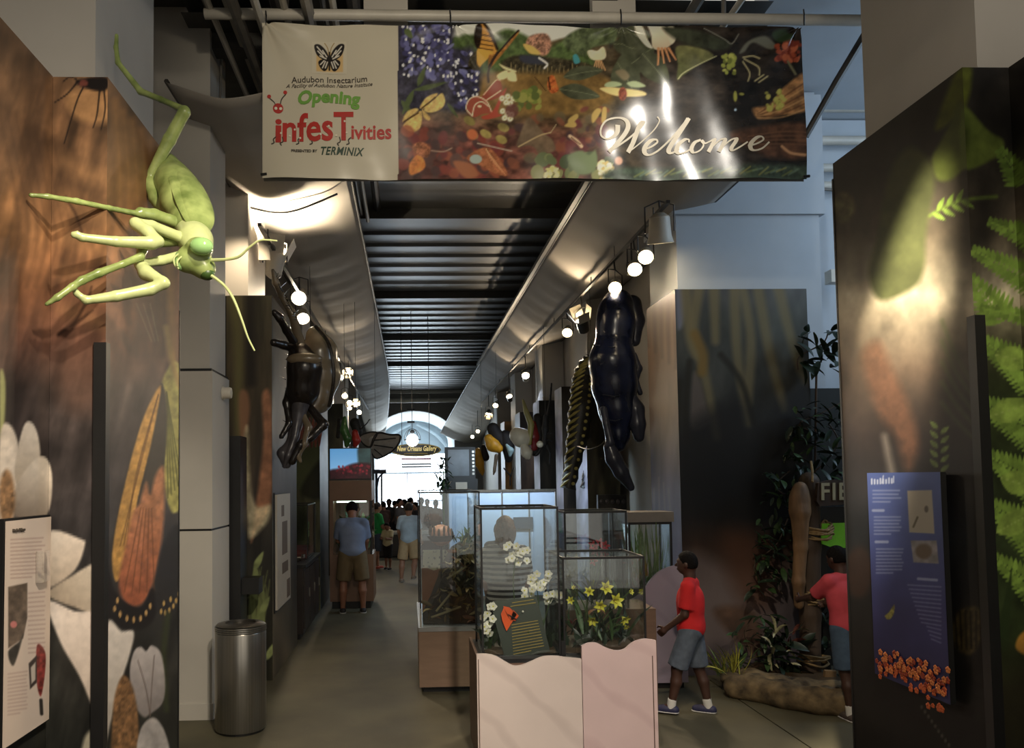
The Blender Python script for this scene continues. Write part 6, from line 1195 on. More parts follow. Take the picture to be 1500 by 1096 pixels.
for i in range(len(P)-1): a, b = P[i].copy(), P[i+1].copy(); a[2] = b[2] = .1; s.cone(a, b, .11, .12, .05)
for i in range(len(P)-1): a, b = P[i]+np.array([.15, .4, .06]), P[i+1]+np.array([.1, .42, .06]); s.cone(a, b, .12, .12, .08)
gr = np.random.default_rng(77)
for k in range(46):
    i = gr.integers(len(P)-1); q = P[i]+(P[i+1]-P[i])*gr.random(); s.ell(q+np.array([0, gr.uniform(-.06, .3), gr.uniform(.06, .19)]), (gr.uniform(.06, .14), gr.uniform(.05, .09), gr.uniform(.03, .06)), rotz(gr.uniform(-.5, .5)) @ rotx(gr.uniform(-.5, .5)), .015)
s.cut((0, 0, 0), (0, 0, -1)); s.cut((0, 8.22, 0), (0, 1, 0)); sobj(s, 'rock_rim', ROCK, root)
soil = [P[0]+np.array([.1, .25, 0]), P[2]+np.array([0, .3, 0]), P[5]+np.array([0, .3, 0]), P[5]+np.array([.1, .9, 0]), np.array([3.6, 8.22, 0])]
MB().prism([(q[0], min(q[1], 8.22)) for q in soil], (0, 0, .07), (1, 0, 0), (0, 1, 0), .14).obj('soil', DRY[2].materials[0], root)
LY = 7.85
root = thing('log_post', 'rough brown log post lashed with rope in the planted alcove', 'post', U(1187, 1005, LY))
x = lambda px, py: U(px, py, LY)
s = SDF(.018).chain([x(1187, 1006), x(1187, 900), x(1186, 800), x(1185, 706)], [.1, .1, .105, .1], .03); sobj(s, 'post', LOGD, root)
s = SDF(.014).chain([x(1163, 884)+np.array([0, -.1, 0]), x(1161, 850)+np.array([0, -.12, 0]), x(1164, 800)+np.array([0, -.12, 0]), x(1163, 750)+np.array([0, -.12, 0]), x(1165, 715)+np.array([0, -.1, 0])], [.045, .06, .065, .09, .06], .03).ell(x(1163, 735)+np.array([0, -.12, 0]), (.11, .07, .17), None, .04); sobj(s, 'driftwood', LOG, root)
s = MB().box((x(1192, 998)+np.array([0, -.28, 0])), (.11, .035, .36), rotx(.12)@roty(.05)); s.obj('leaning_plank', mat('pale_plank', (140, 112, 78), .6, var=.2, stretch=(6, 6, .6)), root)
g = np.random.default_rng(31)
for (py, n, dx) in ((778, 9, 10), (872, 10, 8), (962, 6, 0)):
    c = x(1190, py)
    for k in range(n):
        t0 = g.uniform(0, 6); L = [c+np.array([math.cos(t)*(.125+.012*(k % 3))+dx*.004, math.sin(t)*(.125+.01*(k % 3))-.02, -.06+k*.013+.03*math.sin(t+t0)+(.02 if math.cos(t) > .3 else 0)]) for t in np.linspace(0, 2*math.pi, 15)]; MB().tube(L, .011, 6).obj('rope_turn', ROPE, root, True)
for k in range(3): MB().tube(crom([x(1190+k*3, 785), x(1202+k*3, 770-k*4), x(1212+k*2, 775)], 4), .011, 6).obj('rope_end', ROPE, root, True)
root = thing('field_sign', 'dark wooden board with carved pale letters in the planted alcove', 'sign', x(1225, 740)); p0, p1 = x(1183, 741), x(1286, 702); w, h = p1[0]-p0[0], p1[2]-p0[2]
MB().prism([(0, .05), (.03, 0), (w*.5, .02), (w, 0), (w, h), (w*.6, h-.01), (w*.2, h), (.02, h-.03)][::-1], (p0[0], LY-.16, p0[2]), (1, 0, 0), (0, 0, 1), .05).obj('board', mat('sign_board_brown', (70, 54, 42), .7, var=.25), root)
_pt('fie', U(1222.5, 720, LY-.19), XE, ZE, 40*LY/FPX, mat('sign_letter_cream', (196, 186, 150), .6), root, height=25*LY/FPX)
for sx in (1190, 1280): MB().tube([U(sx, 706, LY-.16), U(sx, 690, LY-.1), U(sx-2, 676, LY-.02)], .012, 6).obj('rope_hanger', ROPE, root)
root = thing('monitor_box', 'black monitor box with a lime green panel below, under the carved sign', 'monitor', x(1222, 800)); p0, p1 = U(1194, 800, LY+.1), U(1290, 741, LY+.1); zm = U(1220, 766, LY+.1)[2]
MB().bx(p0[0], p1[0], LY+.02, LY+.3, p0[2], p1[2]).obj('body', BLACK, root); MB().prism([(0, .03), (.08, 0), (.3, -.02), (.55, .0), (.55, zm-p0[2]+.01), (0, zm-p0[2])][::-1], (p0[0]+.02, LY, p0[2]), (1, 0, 0), (0, 0, 1), .03).obj('green_panel', mat('lime_panel', (96, 160, 40), .5, var=.15, emit=.08), root); MB().bx(p0[0]+.05, p0[0]+.12, LY+.1, LY+.2, 0.1, p0[2]).obj('leg', BLACK, root); MB().bx(p1[0]-.12, p1[0]-.05, LY+.1, LY+.2, 0.1, p0[2]).obj('leg', BLACK, root)
def vine(lab, boxes, n, size, ml, d0=8.15, zd=-1, name='climbing_vine', cat='vine'):
    b0 = boxes[0]; root = thing(name, lab, cat, U((b0[0]+b0[2])/2, b0[3], d0), 'vines in the planted alcove')
    for b in boxes: MB().tube(crom([U(g.uniform(b[0], b[2]), b[1]+(b[3]-b[1])*t, d0) for t in (0, .33, .66, 1)], 5), .008, 5).obj('stem', LOGD, root, True)
    tot = sum((b[2]-b[0])*(b[3]-b[1]) for b in boxes)
    for b in boxes:
        for k in range(int(n*(b[2]-b[0])*(b[3]-b[1])/tot)):
            px, py = g.uniform(b[0], b[2]), g.uniform(b[1], b[3]); L = g.uniform(*size); d = np.array([g.uniform(-.6, .6), g.uniform(-.6, -.05), g.uniform(-1, .2)]); inst(ml[k % len(ml)], 'leaf', root, U(px, py, d0-g.uniform(0, .12)), ydir(d, g.uniform(-.6, .6)), (L*.8, L, L))
    return root
vine('dark green hanging vine above the carved sign', [(1160, 588, 1236, 640), (1155, 620, 1240, 700)], 110, (.1, .22), [LEAFD, LEAFD, LEAFG], 8.2)
vine('dark leafy climber to the left of the log post', [(1120, 690, 1165, 760), (1100, 760, 1160, 870)], 110, (.1, .2), [LEAFD, LEAFG, LEAFD], 8.1)
vine('broad round dark leaves high beside the bamboo mural', [(1166, 484, 1228, 542)], 34, (.16, .26), [LEAFD], 8.2); MB().tube([U(1196, 540, 8.2), (4.36, 8.3, 2.2), (4.36, 8.4, 0)], .012, 6).obj('stem', LOGD, SC.objects['climbing_vine.002'])
vine('dark undergrowth at the foot of the bamboo mural', [(1075, 900, 1150, 1000)], 80, (.09, .2), [LEAFD, LEAFG, LEAFD], 7.95, name='undergrowth', cat='plant'); vine('dark undergrowth right of the log post', [(1200, 880, 1260, 1000)], 40, (.1, .22), [LEAFD], 8.0, name='undergrowth', cat='plant')
root = thing('grass_tuft', 'yellow green spiky grass tuft at the edge of the rock planter', 'grass', G(1078, 1010))
for k in range(70): c = G(1072, 1012)+np.array([g.uniform(-.08, .1), g.uniform(.0, .2), .1]); L = g.uniform(.22, .42); d = np.array([g.uniform(-1.1, .5), g.uniform(-.6, .3), g.uniform(.15, 1)]); inst(BLADEY if k % 3 else BLADE, 'blade', root, c, ydir(d, g.uniform(-.6, .6)), (L*.8, L, L*.6))
root = thing('bromeliad_plant', 'low plant with dull red and cream variegated leaves in the rock planter', 'plant', G(1150, 1020))
VAR = [leaf_mesh('leaf', mat('leaf_dull_red', (104, 56, 46), .5, var=.3), 1., .3, .2, .35), leaf_mesh('leaf', mat('leaf_cream', (176, 170, 130), .5, var=.3), 1., .22, .2, .4), LEAFD]
for k in range(44): px, py = (g.uniform(1128, 1172), g.uniform(925, 1005)); L = g.uniform(.12, .26); d = np.array([g.uniform(-1, 1), g.uniform(-.9, 0), g.uniform(-.3, 1)]); inst(VAR[(0 if k % 4 == 0 else 1) if k % 3 == 0 else 2], 'leaf', root, U(px, py, 7.75), ydir(d, g.uniform(-1, 1)), (L*.9, L, L))
for k in range(8): inst(VAR[1], 'leaf', root, U(1148, 1008, 7.6), ydir((math.cos(k*.8), -.4, .5+.3*math.sin(k)), 0), (.12, .13, .13))
# pipes and window of the bright side bay
root = thing('pipe_rack', 'white painted pipes crossing the bright side bay', 'pipe', (5.2, 9.2, 4.9))
for (py, r) in ((156, .07), (206, .055), (246, .05), (272, .05)):
    p = U(1220, py, 9.2); MB().tube([(4.0, 9.2, p[2]), (7.4, 9.2, p[2])], r, 12).obj('pipe', PIPEW, root, True)
    for xx in (4.9, 6.1): MB().lathe([(r*1.25, -.03), (r*1.25, .03)], (xx, 9.2, p[2]), 14, zto((1, 0, 0))).obj('coupling', PIPEW, root, True)
MB().tube([(5.35, 9.1, 4.2), (5.35, 9.1, 5.35), (5.2, 9.1, 5.5), (4.9, 9.1, 5.52)], .02, 8).obj('conduit', GALV, root, True); MB().bx(4.98, 5.3, 8.95, 9.1, 4.35, 4.5).obj('junction_box', LAMPW, root)
MB().tube([U(1180, 200, 7.4), U(1225, 120, 7.2), U(1285, 20, 6.9)], .035, 8).obj('sprinkler_pipe', DARKST, root, True)
wn = struct(thing('window_1', 'tall side window that lets cool daylight into the bay', None, (7.55, 6.6, 4.0)))
MB().bx(7.54, 7.56, 5.5, 7.7, 4.1, 6.3).obj('pane', emat('side_daylight', (190, 218, 255), 1.5), wn)
for y in (5.5, 6.6, 7.7): MB().bx(7.5, 7.58, y-.04, y+.04, 4.05, 6.35).obj('mullion', LAMPW, wn)
for z in (4.08, 5.2, 6.32): MB().bx(7.5, 7.58, 5.46, 7.74, z-.04, z+.04).obj('mullion', LAMPW, wn)

# ------------------------------------------------------------------ end of the corridor: arch, vault, bright window
AXC, AHW, ASP, ARI = U(607, 650, 38)[0], 1.95, 4.1, 1.3
ew = struct(thing('wall_end', 'end wall of the corridor with a round-headed arch', None, (AXC, 38.1, 0))); b = MB(); n = 24
arc = [(AXC-AHW*math.cos(math.pi*i/n), ASP+ARI*math.sin(math.pi*i/n)) for i in range(n+1)]
for i in range(n):
    (x0, z0), (x1, z1) = arc[i], arc[i+1]; V = [(x0, 38, z0), (x1, 38, z1), (x1, 38, 6.6), (x0, 38, 6.6), (x0, 38.3, z0), (x1, 38.3, z1), (x1, 38.3, 6.6), (x0, 38.3, 6.6)]; b.add(V, [(0, 1, 2, 3), (7, 6, 5, 4), (0, 4, 5, 1), (3, 2, 6, 7)])
b.bx(-3, AXC-AHW, 38, 38.3, 0, 6.6); b.bx(AXC+AHW, 8, 38, 38.3, 0, 6.6); b.obj('wall_face', mat('grey_end_wall', (120, 116, 112), .7, var=.05), ew)
VW = mat('vault_white', (200, 208, 212), .6, var=.05)
b = MB()
for i in range(n):
    (x0, z0), (x1, z1) = arc[i], arc[i+1]; b.add([(x0, 38.3, z0), (x1, 38.3, z1), (x1, 45, z1), (x0, 45, z0)], [(3, 2, 1, 0)])
b.add([(AXC-AHW, 38.3, 0), (AXC-AHW, 45, 0), (AXC-AHW, 45, ASP), (AXC-AHW, 38.3, ASP), (AXC+AHW, 38.3, 0), (AXC+AHW, 45, 0), (AXC+AHW, 45, ASP), (AXC+AHW, 38.3, ASP)], [(0, 1, 2, 3), (7, 6, 5, 4)]); b.obj('barrel_vault', VW, ew)
MB().bx(AXC-AHW, AXC+AHW, 38.3, 45, -.2, 0).obj('vault_floor', CONC, ew); MB().bx(AXC-2.2, AXC+2.2, 45, 45.2, 3.6, 5.6).obj('lunette_wall', VW, ew)
for sg in (-1, 1): MB().tube(crom([(AXC+sg*AHW*.98, 44.6, ASP-.2), (AXC+sg*1.2, 44.6, ASP+.55), (AXC+sg*.2, 44.7, ASP+1.1)], 5), .08, 8).obj('vault_rib', VW, ew, True)
we = struct(thing('window_2', 'bright glazed end window with thin dark glazing bars', None, (AXC, 45, 0))); MB().bx(AXC-AHW, AXC+AHW, 45, 45.05, .02, 3.6).obj('pane', emat('end_daylight', (236, 244, 255), 3.2), we)
for (xx, r) in ((U(597, 720, 44.9)[0], .03), (AXC-AHW+.1, .06), (AXC+AHW-.1, .06)): MB().bx(xx-r, xx+r, 44.9, 45, 0, 2.45).obj('mullion', DARKST, we)
for zz, r in ((2.45, .05), (.85, .025), (3.6, .06)): MB().bx(AXC-AHW, AXC+AHW, 44.88, 44.99, zz-r, zz+r).obj('transom', DARKST if r < .05 else VW, we)
for zz, m in ((3.25, mat('red_strip', (110, 40, 50), .6)), (2.95, GALV), (2.8, GALV)): MB().bx(U(588, 680, 44.9)[0], U(632, 680, 44.9)[0], 44.9, 44.95, zz-.05, zz+.05).obj('header_strip', m, we)
root = thing('gallery_sign', 'black oval hanging sign with gold lettering before the bright end window', 'sign', U(609, 660, 20)); c = U(609, 659.5, 20)
MB().lathe([(1, 0), (1, .04)], (0, 0, 0), 40).v; b = MB(); pts = [(math.cos(t)*37*20/FPX, math.sin(t)*9.5*20/FPX) for t in np.linspace(0, 2*math.pi, 41)[:-1]]; b.prism(pts, c, (1, 0, 0), (0, 0, 1), .05).obj('oval_board', BLACK, root)
b = MB(); b.tube([c+np.array([p[0]*.96, -.03, p[1]*.9]) for p in pts+pts[:1]], .012, 5).obj('gold_rim', LEDG, root); _pt('gallery', c+np.array([.03, -.035, .02]), XE, ZE, 58*20/FPX, mat('gold_letter', (206, 186, 120), .5, emit=.25), root, height=10*20/FPX)
MB().tube([c+np.array([-.3, -.03, -.09]), c+np.array([.3, -.03, -.09])], .01, 4).obj('gold_line', LEDG, root)
for sg in (-.35, .35): MB().tube([c+np.array([sg, 0, .12]), (c[0]+sg, c[1], 6.268)], .008, 5).obj('hanger_wire', BLACK, root)
root = thing('globe_lantern', 'glowing white globe lantern in a wire cage above the oval sign', 'lantern', U(604, 645, 19.2)); c = U(604, 645, 19.2); MB().ell(c, .15, None, 20, 14).obj('globe', emat('globe_glow', (250, 252, 255), 9.), root, True); MB().lathe([(.05, 0), (.06, .05), (.03, .08)], c+np.array([0, 0, .17]), 12).obj('cap', BLACK, root)
for k in range(4): a = k*math.pi/4; MB().tube([c+np.array([math.cos(a)*.2*math.cos(t), math.sin(a)*.2*math.cos(t), .02+.26*math.sin(t)]) for t in np.linspace(0, math.pi, 12)], .007, 5).obj('cage_wire', BLACK, root)
MB().lathe([(.2, 0), (.21, .01), (.2, .02)], c+np.array([0, 0, 0]), 20).obj('cage_ring', BLACK, root); MB().tube([c+np.array([0, 0, .25]), (c[0], c[1], 6.268)], .008, 5).obj('chain', BLACK, root)
for dz in (.42, .72): MB().bx(c[0]-.12, c[0]+.06, c[1]-.04, c[1]+.04, c[2]+dz, c[2]+dz+.05).obj('bracket', BLACK, root)
light('lantern_light', 'POINT', c+np.array([0, -.3, .15]), 4, (.92, .96, 1), size=.15)
light('vault_daylight', 'AREA', (AXC, 44.3, 3.3), 90, (.74, .9, 1), (AXC, 39, 4.6), 2.4, 1.6)
# low counter and dark posts before the window
root = thing('low_counter', 'long dark counter with a pale edge across the far end of the hall', 'counter', (.2, 21.5, 0)); MB().bx(-1.7, 2.4, 21.2, 21.9, .04, .62).obj('body', DKC, root); MB().bx(-1.75, 2.45, 21.15, 21.95, .62, .68).obj('pale_edge', mat('counter_edge', (140, 138, 130), .5), root); MB().bx(-1.65, 2.35, 21.25, 21.85, 0, .04).obj('kick', BLACK, root)
root = thing('iron_bracket', 'dark blue iron post and bracket left of the bright end window', 'post', U(552, 770, 24)); p = U(552, 770, 24)
IRON = mat('dark_blue_iron', (38, 42, 62), .5); MB().tube([(p[0], 24, 0), (p[0], 24, U(552, 688, 24)[2])], .04, 8).obj('post', IRON, root); MB().tube(crom([U(552, 715, 24), U(555, 700, 24), U(562, 693, 24)], 5), .03, 6).obj('brace', IRON, root, True); MB().bx(U(546, 690, 24)[0], U(566, 690, 24)[0], 23.9, 24.1, U(550, 694, 24)[2], U(550, 688, 24)[2]).obj('beam', IRON, root)
# island display and white partition seen through the glass cases
root = thing('island_kiosk', 'black island display with a grey screen, right of the bright end window', 'kiosk', U(672, 780, 15)); x0, x1 = U(652, 700, 15)[0], U(692, 700, 15)[0]; za, zb = U(670, 702, 15)[2], U(670, 655, 15)[2]
MB().bx(x0-.05, x1+.1, 15, 15.5, 0, za).obj('cabinet', BLACK, root); MB().bx(x0, x1+.06, 15, 15.1, za, zb).obj('screen_frame', BLACK, root); MB().bx(x0+.06, x1-.06, 14.985, 15, za+.06, zb-.05).obj('screen', mat('grey_screen', (96, 106, 116), .3, var=.15), root)
for k in range(7): MB().bx(x1+.0, x1+.04, 14.98, 15, za+.08+k*.07, za+.12+k*.07).obj('button', ST, root)
MB().bx(x0+.2, x0+.42, 14.97, 15, za-.2, za-.06).obj('label_plate', LAMPW, root)
root = plant('potted_foliage', 'dark leafy plant beside the island display', 'plant', U(650, 800, 14.6)); MB().lathe([(.1, 0), (.14, .25), (.13, .25)], U(650, 800, 14.6)*np.array([1, 1, 0]), 16).obj('pot', BLACK, root, True); MB().tube([U(650, 800, 14.6)*np.array([1, 1, 0])+np.array([0, 0, .2]), U(650, 690, 14.6)], .015, 6).obj('stem', STEMG, root)
for k in range(60): L = g.uniform(.1, .2); inst(LEAFD, 'leaf', root, U(g.uniform(641, 657), g.uniform(672, 722), 14.6), ydir(rdir(-.8, .8)), (L*.8, L, L))
root = thing('white_partition', 'bluish white display partition behind the glass cases', 'partition', (1.5, 13.4, 0)); PAN = mat('partition_white', (186, 198, 216), .4, var=.04)
for k in range(4): MB().bx(.66+k*.46, .66+k*.46+.44, 13.4, 13.44, .1, 1.86).obj('panel', PAN, root)
for k in range(5): MB().bx(.645+k*.46, .665+k*.46, 13.38, 13.46, 0, 1.88).obj('upright', ST, root)
MB().bx(.65, 2.5, 13.38, 13.46, 1.86, 1.9).obj('top_rail', ST, root); a = U(752, 758, 13.36); b_ = U(781, 775, 13.36); MB().bx(a[0], b_[0], 13.37, 13.395, b_[2], a[2]).obj('dark_plate', mat('plate_slate', (66, 70, 78), .5), root)
light('partition_strip_light', 'AREA', (1.6, 12.6, 2.6), 22, COOL, (1.6, 13.4, 1.2), 1.4, .3)
# ------------------------------------------------------------------ people
SKINB = mat('skin_dark_brown', (70, 46, 36), .5, var=.1); SKINL = mat('skin_light', (176, 128, 100), .5, var=.08); SKINM = mat('skin_tan', (140, 96, 74), .5, var=.08); HAIRB = mat('hair_black', (16, 13, 12), .85, var=.3, scale=60, bump=.4, spec=.15); HAIRR = mat('hair_auburn', (92, 56, 42), .6, var=.3, scale=40, bump=.4); HAIRD = mat('hair_dark_brown', (44, 34, 28), .65, var=.3, scale=50, bump=.4)
SOCK = mat('sock_white', (206, 202, 194), .8, var=.06); SOLE = mat('sole_white', (196, 192, 188), .6)
def nrm(v): v = np.asarray(v, float); return v/np.linalg.norm(v)
def person(label, loc, yaw, h, shirt, pants, skin, hair, shoe, legs=((0, 0), (0, 0)), arms=((0, .12, .2), (0, .12, .2)), lean=0., look=(0, 0), res=.012, sleeve=.75, pant=.85, socks=False, hairlong=0, detail=True, group=None, hem=.0, fat=1.0, turn=0., name='person', stance=.0):
    """FK figure: facing +y turned by yaw; legs (hip forward angle, knee bend), arms (forward angle, outward angle, elbow bend)"""
    loc = np.asarray(loc, float); t = thing(name, label, 'person', loc, group)
    Rz = rotz(yaw); W_ = lambda p: loc+Rz @ np.asarray(p, float)
    # legs first; lift the pelvis so that the lowest foot touches the ground
    hipz = .515*h; th, sh = .245*h, .235*h; feet = []
    for i, (a, kb) in enumerate(legs):
        sx = -1 if i == 0 else 1; hip = np.array([sx*.052*h*fat, 0, 0]); d1 = np.array([sx*stance, math.sin(a), -math.cos(a)]); d1 = nrm(d1); kn = hip+d1*th; d2 = nrm(np.array([sx*stance*.3, math.sin(a-kb), -math.cos(a-kb)])); an = kn+d2*sh; feet.append((hip, kn, an))
    low = min(f[2][2] for f in feet); pz = .04*h-low; pel = np.array([0, 0, pz])
    J = [[pel+q for q in f] for f in feet]
    up = np.array([0, math.sin(lean), math.cos(lean)]); fwd = np.array([0, math.cos(lean), -math.sin(lean)])
    Rt = rotz(turn); rt = Rt @ np.array([1., 0, 0]); fw2 = Rt @ fwd
    ch = pel+up*.2*h; sho = pel+up*.295*h; nk = pel+up*.325*h; hp, hy = look
    hu = rotz(hy) @ np.array([0, math.sin(lean*.4+hp), math.cos(lean*.4+hp)]); hf = rotz(hy) @ np.array([0, math.cos(lean*.4+hp), -math.sin(lean*.4+hp)]); hr = np.cross(hf, hu)
    hd = nk+hu*.085*h+hf*.012*h; Rh = np.stack([hr, hf, hu], 1)
    hw, hdp, hh = .052*h, .062*h, .072*h
    b = SDF(res)
    def C(s, a, c, ra, rb=None, k=.02, flat=False): s.cone(W_(a), W_(c), ra*h, None if rb is None else rb*h, k, flat)
    def E(s, c, r, R=None, k=.03): s.ell(W_(c), np.asarray(r)*h, Rz @ (np.eye(3) if R is None else R), k)
    Rtor = np.stack([rt, fw2, up], 1); Rpel = np.stack([np.array([1., 0, 0]), fwd, up], 1)
    E(b, pel+up*.02*h, (.088*fat, .062*fat, .07), Rpel); E(b, pel+up*.11*h, (.078*fat, .056*fat, .1), Rpel); E(b, ch, (.092*fat, .062*fat, .1), Rtor); C(b, nk-up*.035*h, nk+hu*.05*h, .038, .036)
    E(b, hd, (.05, .06, .068), Rh, .01); E(b, hd+hf*.022*h-hu*.035*h, (.034, .036, .032), Rh, .02)
    if detail:
        C(b, hd+hf*.057*h+hu*.005*h, hd+hf*.071*h-hu*.014*h, .006, .009, .006)
        E(b, hd+hf*.058*h-hu*.036*h, (.018, .008, .007), Rh, .004); E(b, hd+hf*.054*h+hu*.018*h, (.03, .009, .007), Rh, .008)
        for sx in (-1, 1): E(b, hd+hr*sx*.051*h-hf*.004*h-hu*.006*h, (.008, .014, .02), Rh, .004)
    A = []
    for i, (af, ao, el) in enumerate(arms):
        sx = -1 if i == 0 else 1; s0 = sho+rt*sx*.094*h*fat-up*.022*h; d1 = nrm(rt*sx*math.sin(ao)+fw2*math.sin(af)*math.cos(ao)-np.array([0, 0, 1])*math.cos(af)*math.cos(ao)); e = s0+d1*.165*h
        perp = nrm(fw2-d1*(fw2 @ d1)+1e-6); d2 = nrm(d1*math.cos(el)+perp*math.sin(el)-rt*sx*.25*math.sin(el)); w = e+d2*.14*h; A.append((s0, e, w, d2, sx))
        E(b, s0, (.036*fat, .036, .036), None, .03); C(b, s0, e, .031*fat, .025, .02); C(b, e, w, .025, .0165, .012)
        pv = nrm(np.cross(d2, fw2)+1e-6) if abs(d2 @ fw2) < .95 else rt; side = nrm(np.cross(d2, rt)); palm = w+d2*.035*h
        C(b, w, palm, .016, .019, .008); E(b, palm, (.02, .02, .02), None, .008)
        if detail:
            for q in range(4):
                o = side*(q-1.5)*.0115*h; L = (.036, .042, .04, .032)[q]; inw = -rt*sx
                k1 = palm+o+d2*.02*h; k2 = k1+nrm(d2*.9+inw*.45)*L*.55*h; k3 = k2+nrm(d2*.5+inw*.9)*L*.5*h; C(b, palm+o*.8, k1, .0075, .007, .004); C(b, k1, k2, .0068, .006, .002); C(b, k2, k3, .006, .005, .002)
            th0 = palm-d2*.012*h-side*.02*h; th1 = th0+nrm(-side*.8+d2*.7-rt*sx*.3)*.026*h; C(b, th0, th1, .008, .007, .004); C(b, th1, th1+nrm(d2-rt*sx*.4)*.02*h, .007, .0055, .002)
    for hip, kn, an in J:
        C(b, hip, kn, .052*fat, .034, .03); C(b, kn, an*.35+kn*.65+np.array([0, -.008*h, 0]), .033, .033*fat, .02); C(b, an*.35+kn*.65+np.array([0, -.008*h, 0]), an, .033*fat, .02, .02); C(b, an, an+np.array([0, .06*h, -.018*h]), .021, .016, .015)
    bo = sobj(b, 'body', skin, t)
    # shirt
    s = SDF(res); i_ = .012; E(s, pel+up*.02*h, (.098*fat+i_, .074*fat+i_, .08), Rpel); E(s, pel+up*.11*h, (.09*fat+i_, .068*fat+i_, .11), Rpel, .05); E(s, ch-up*.01*h, (.098*fat+i_, .07*fat+i_, .1), Rtor, .05)
    C(s, nk-up*.03*h, sho+rt*.085*h-up*.012*h, .038, .036, .03); C(s, nk-up*.03*h, sho-rt*.085*h-up*.012*h, .038, .036, .03)
    for s0, e, w, d2, sx in A: q = s0+(e-s0)*sleeve; C(s, s0, q, .042*fat, .044*fat, .03, True)
    for s0, e, w, d2, sx in A: pass
    s.cut(W_(pel-up*(.045+hem)*h), Rz @ -up); s.cut(W_(nk+up*.006*h), Rz @ up); sobj(s, 'shirt', shirt, t)
    # trousers
    s = SDF(res); E(s, pel+up*.0*h, (.1*fat, .076*fat, .07), Rpel, .03)
    for hip, kn, an in J:
        if pant <= 1: q = hip+(kn-hip)*pant; C(s, hip, q, .062*fat, .062*fat, .03, True); nn = nrm(kn-hip); end = q
        else: C(s, hip, kn, .062*fat, .046, .03); q = kn+(an-kn)*(pant-1); C(s, kn, q, .046, .036, .02, True)
    cuts = []
    s.cut(W_(pel+up*.05*h), Rz @ up); sobj(s, 'shorts' if pant <= 1.2 else 'trousers', pants, t)
    # shoes
    for (hip, kn, an) in J:
        s = SDF(min(res, .012)); yw = np.array([0, 1., 0]); dz = an[2]-.04*h; base = np.array([an[0], an[1], an[2]-.021*h])
        C(s, base-yw*.022*h, base+yw*.075*h-np.array([0, 0, .005*h]), .027, .022, .02); E(s, base+yw*.03*h+np.array([0, 0, .004*h]), (.026, .06, .022), None, .02); s.cut(W_(base-np.array([0, 0, .019*h])), (0, 0, -1)); sh_ = sobj(s, 'shoe', shoe, t)
        s = SDF(min(res, .012)); C(s, base-yw*.02*h-np.array([0, 0, .01*h]), base+yw*.078*h-np.array([0, 0, .01*h]), .03, .027, .02); E(s, base+yw*.03*h-np.array([0, 0, .008*h]), (.03, .066, .02), None, .01); s.cut(W_(base-np.array([0, 0, .019*h])), (0, 0, -1)); s.cut(W_(base-np.array([0, 0, .01*h])), (0, 0, 1)); sobj(s, 'sole', SOLE, sh_)
        if socks: s = SDF(min(res, .012)); C(s, an-np.array([0, 0, .012*h]), an+(kn-an)*.2, .027, .027, .01); s.cut(W_(an+(kn-an)*.2), Rz @ (kn-an)); sobj(s, 'sock', SOCK, t)
    # hair
    s = SDF(res); E(s, hd+hu*.006*h-hf*.003*h, (.0545, .065, .0725), Rh, .01)
    if hairlong:
        gl = np.random.default_rng(2)
        for q in range(26):
            a_ = gl.uniform(-2.6, 2.6); o_ = hr*math.sin(a_)*.055*h-hf*math.cos(a_)*.06*h; C(s, hd+o_*.6+hu*.04*h, hd+o_*.95-hu*gl.uniform(.05, .12)*h, .016, .008, .01)
        E(s, hd-hf*.03*h-hu*.02*h, (.06, .05, .075), Rh, .02); C(s, hd-hf*.035*h-hu*.02*h, hd-hf*.045*h-hu*hairlong*h, .055, .04, .03)
    if not hairlong: s.cut(W_(hd-hu*.03*h), Rz @ -hu)
    s.cut(W_(hd+hf*.03*h+hu*.02*h), Rz @ nrm(hf*.9-hu*.75)); sobj(s, 'hair', hair, t)
    return t
def cloth(n, c, **k): return mat(n, c, .85, var=k.pop('var', .08), scale=k.pop('scale', 12), bump=.15, **k)
RED1 = cloth('tshirt_red', (196, 28, 30)); CORAL = cloth('tshirt_coral', (188, 66, 76)); DENIM = cloth('denim_grey', (84, 92, 104), var=.2, scale=18); DENIM2 = cloth('denim_blue', (66, 84, 104), var=.25, scale=14)
NAVY = mat('shoe_navy', (44, 44, 74), .6, var=.2); SHB = mat('shoe_brown_grey', (84, 72, 66), .7, var=.25); SHD = mat('shoe_dark', (34, 30, 28), .7, var=.2)
p = G(1016, 1046); person('boy in a red t-shirt and grey denim shorts walking beside the lilac plinth', (p[0], p[1], 0), math.radians(62), 1.43, RED1, DENIM, SKINB, HAIRB, NAVY, legs=((.34, .16), (-.12, .1)), arms=((.12, .06, .75), (-.12, .1, .5)), look=(.02, -.1), res=.0105, socks=True, pant=.95, sleeve=.8, hem=.03, stance=.04)
p = G(1236, 1058); person('boy in a coral pink t-shirt leaning on the log post', (p[0]+.14, p[1]+.12, 0), math.radians(8), 1.47, CORAL, DENIM2, SKINB, HAIRB, SHB, legs=((-.1, .05), (.25, .5)), arms=((.95, .12, .5), (.9, .1, .4)), lean=.14, look=(.12, .2), res=.0105, socks=True, pant=.95, sleeve=.8, hem=.035, fat=.98)
p = G(516, 896); person('man in a grey blue shirt and olive shorts leaning over the kiosk', (p[0]+.02, p[1]-.1, 0), math.radians(6), 1.78, cloth('shirt_grey_blue', (112, 124, 150)), cloth('shorts_olive', (104, 88, 62)), SKINM, HAIRB, SHD, legs=((.02, .05), (-.04, .02)), arms=((.35, .1, .9), (.25, .14, .5)), lean=.15, look=(.4, 0), res=.015, pant=.95, sleeve=.85, hem=.05, fat=1.12, stance=.1)
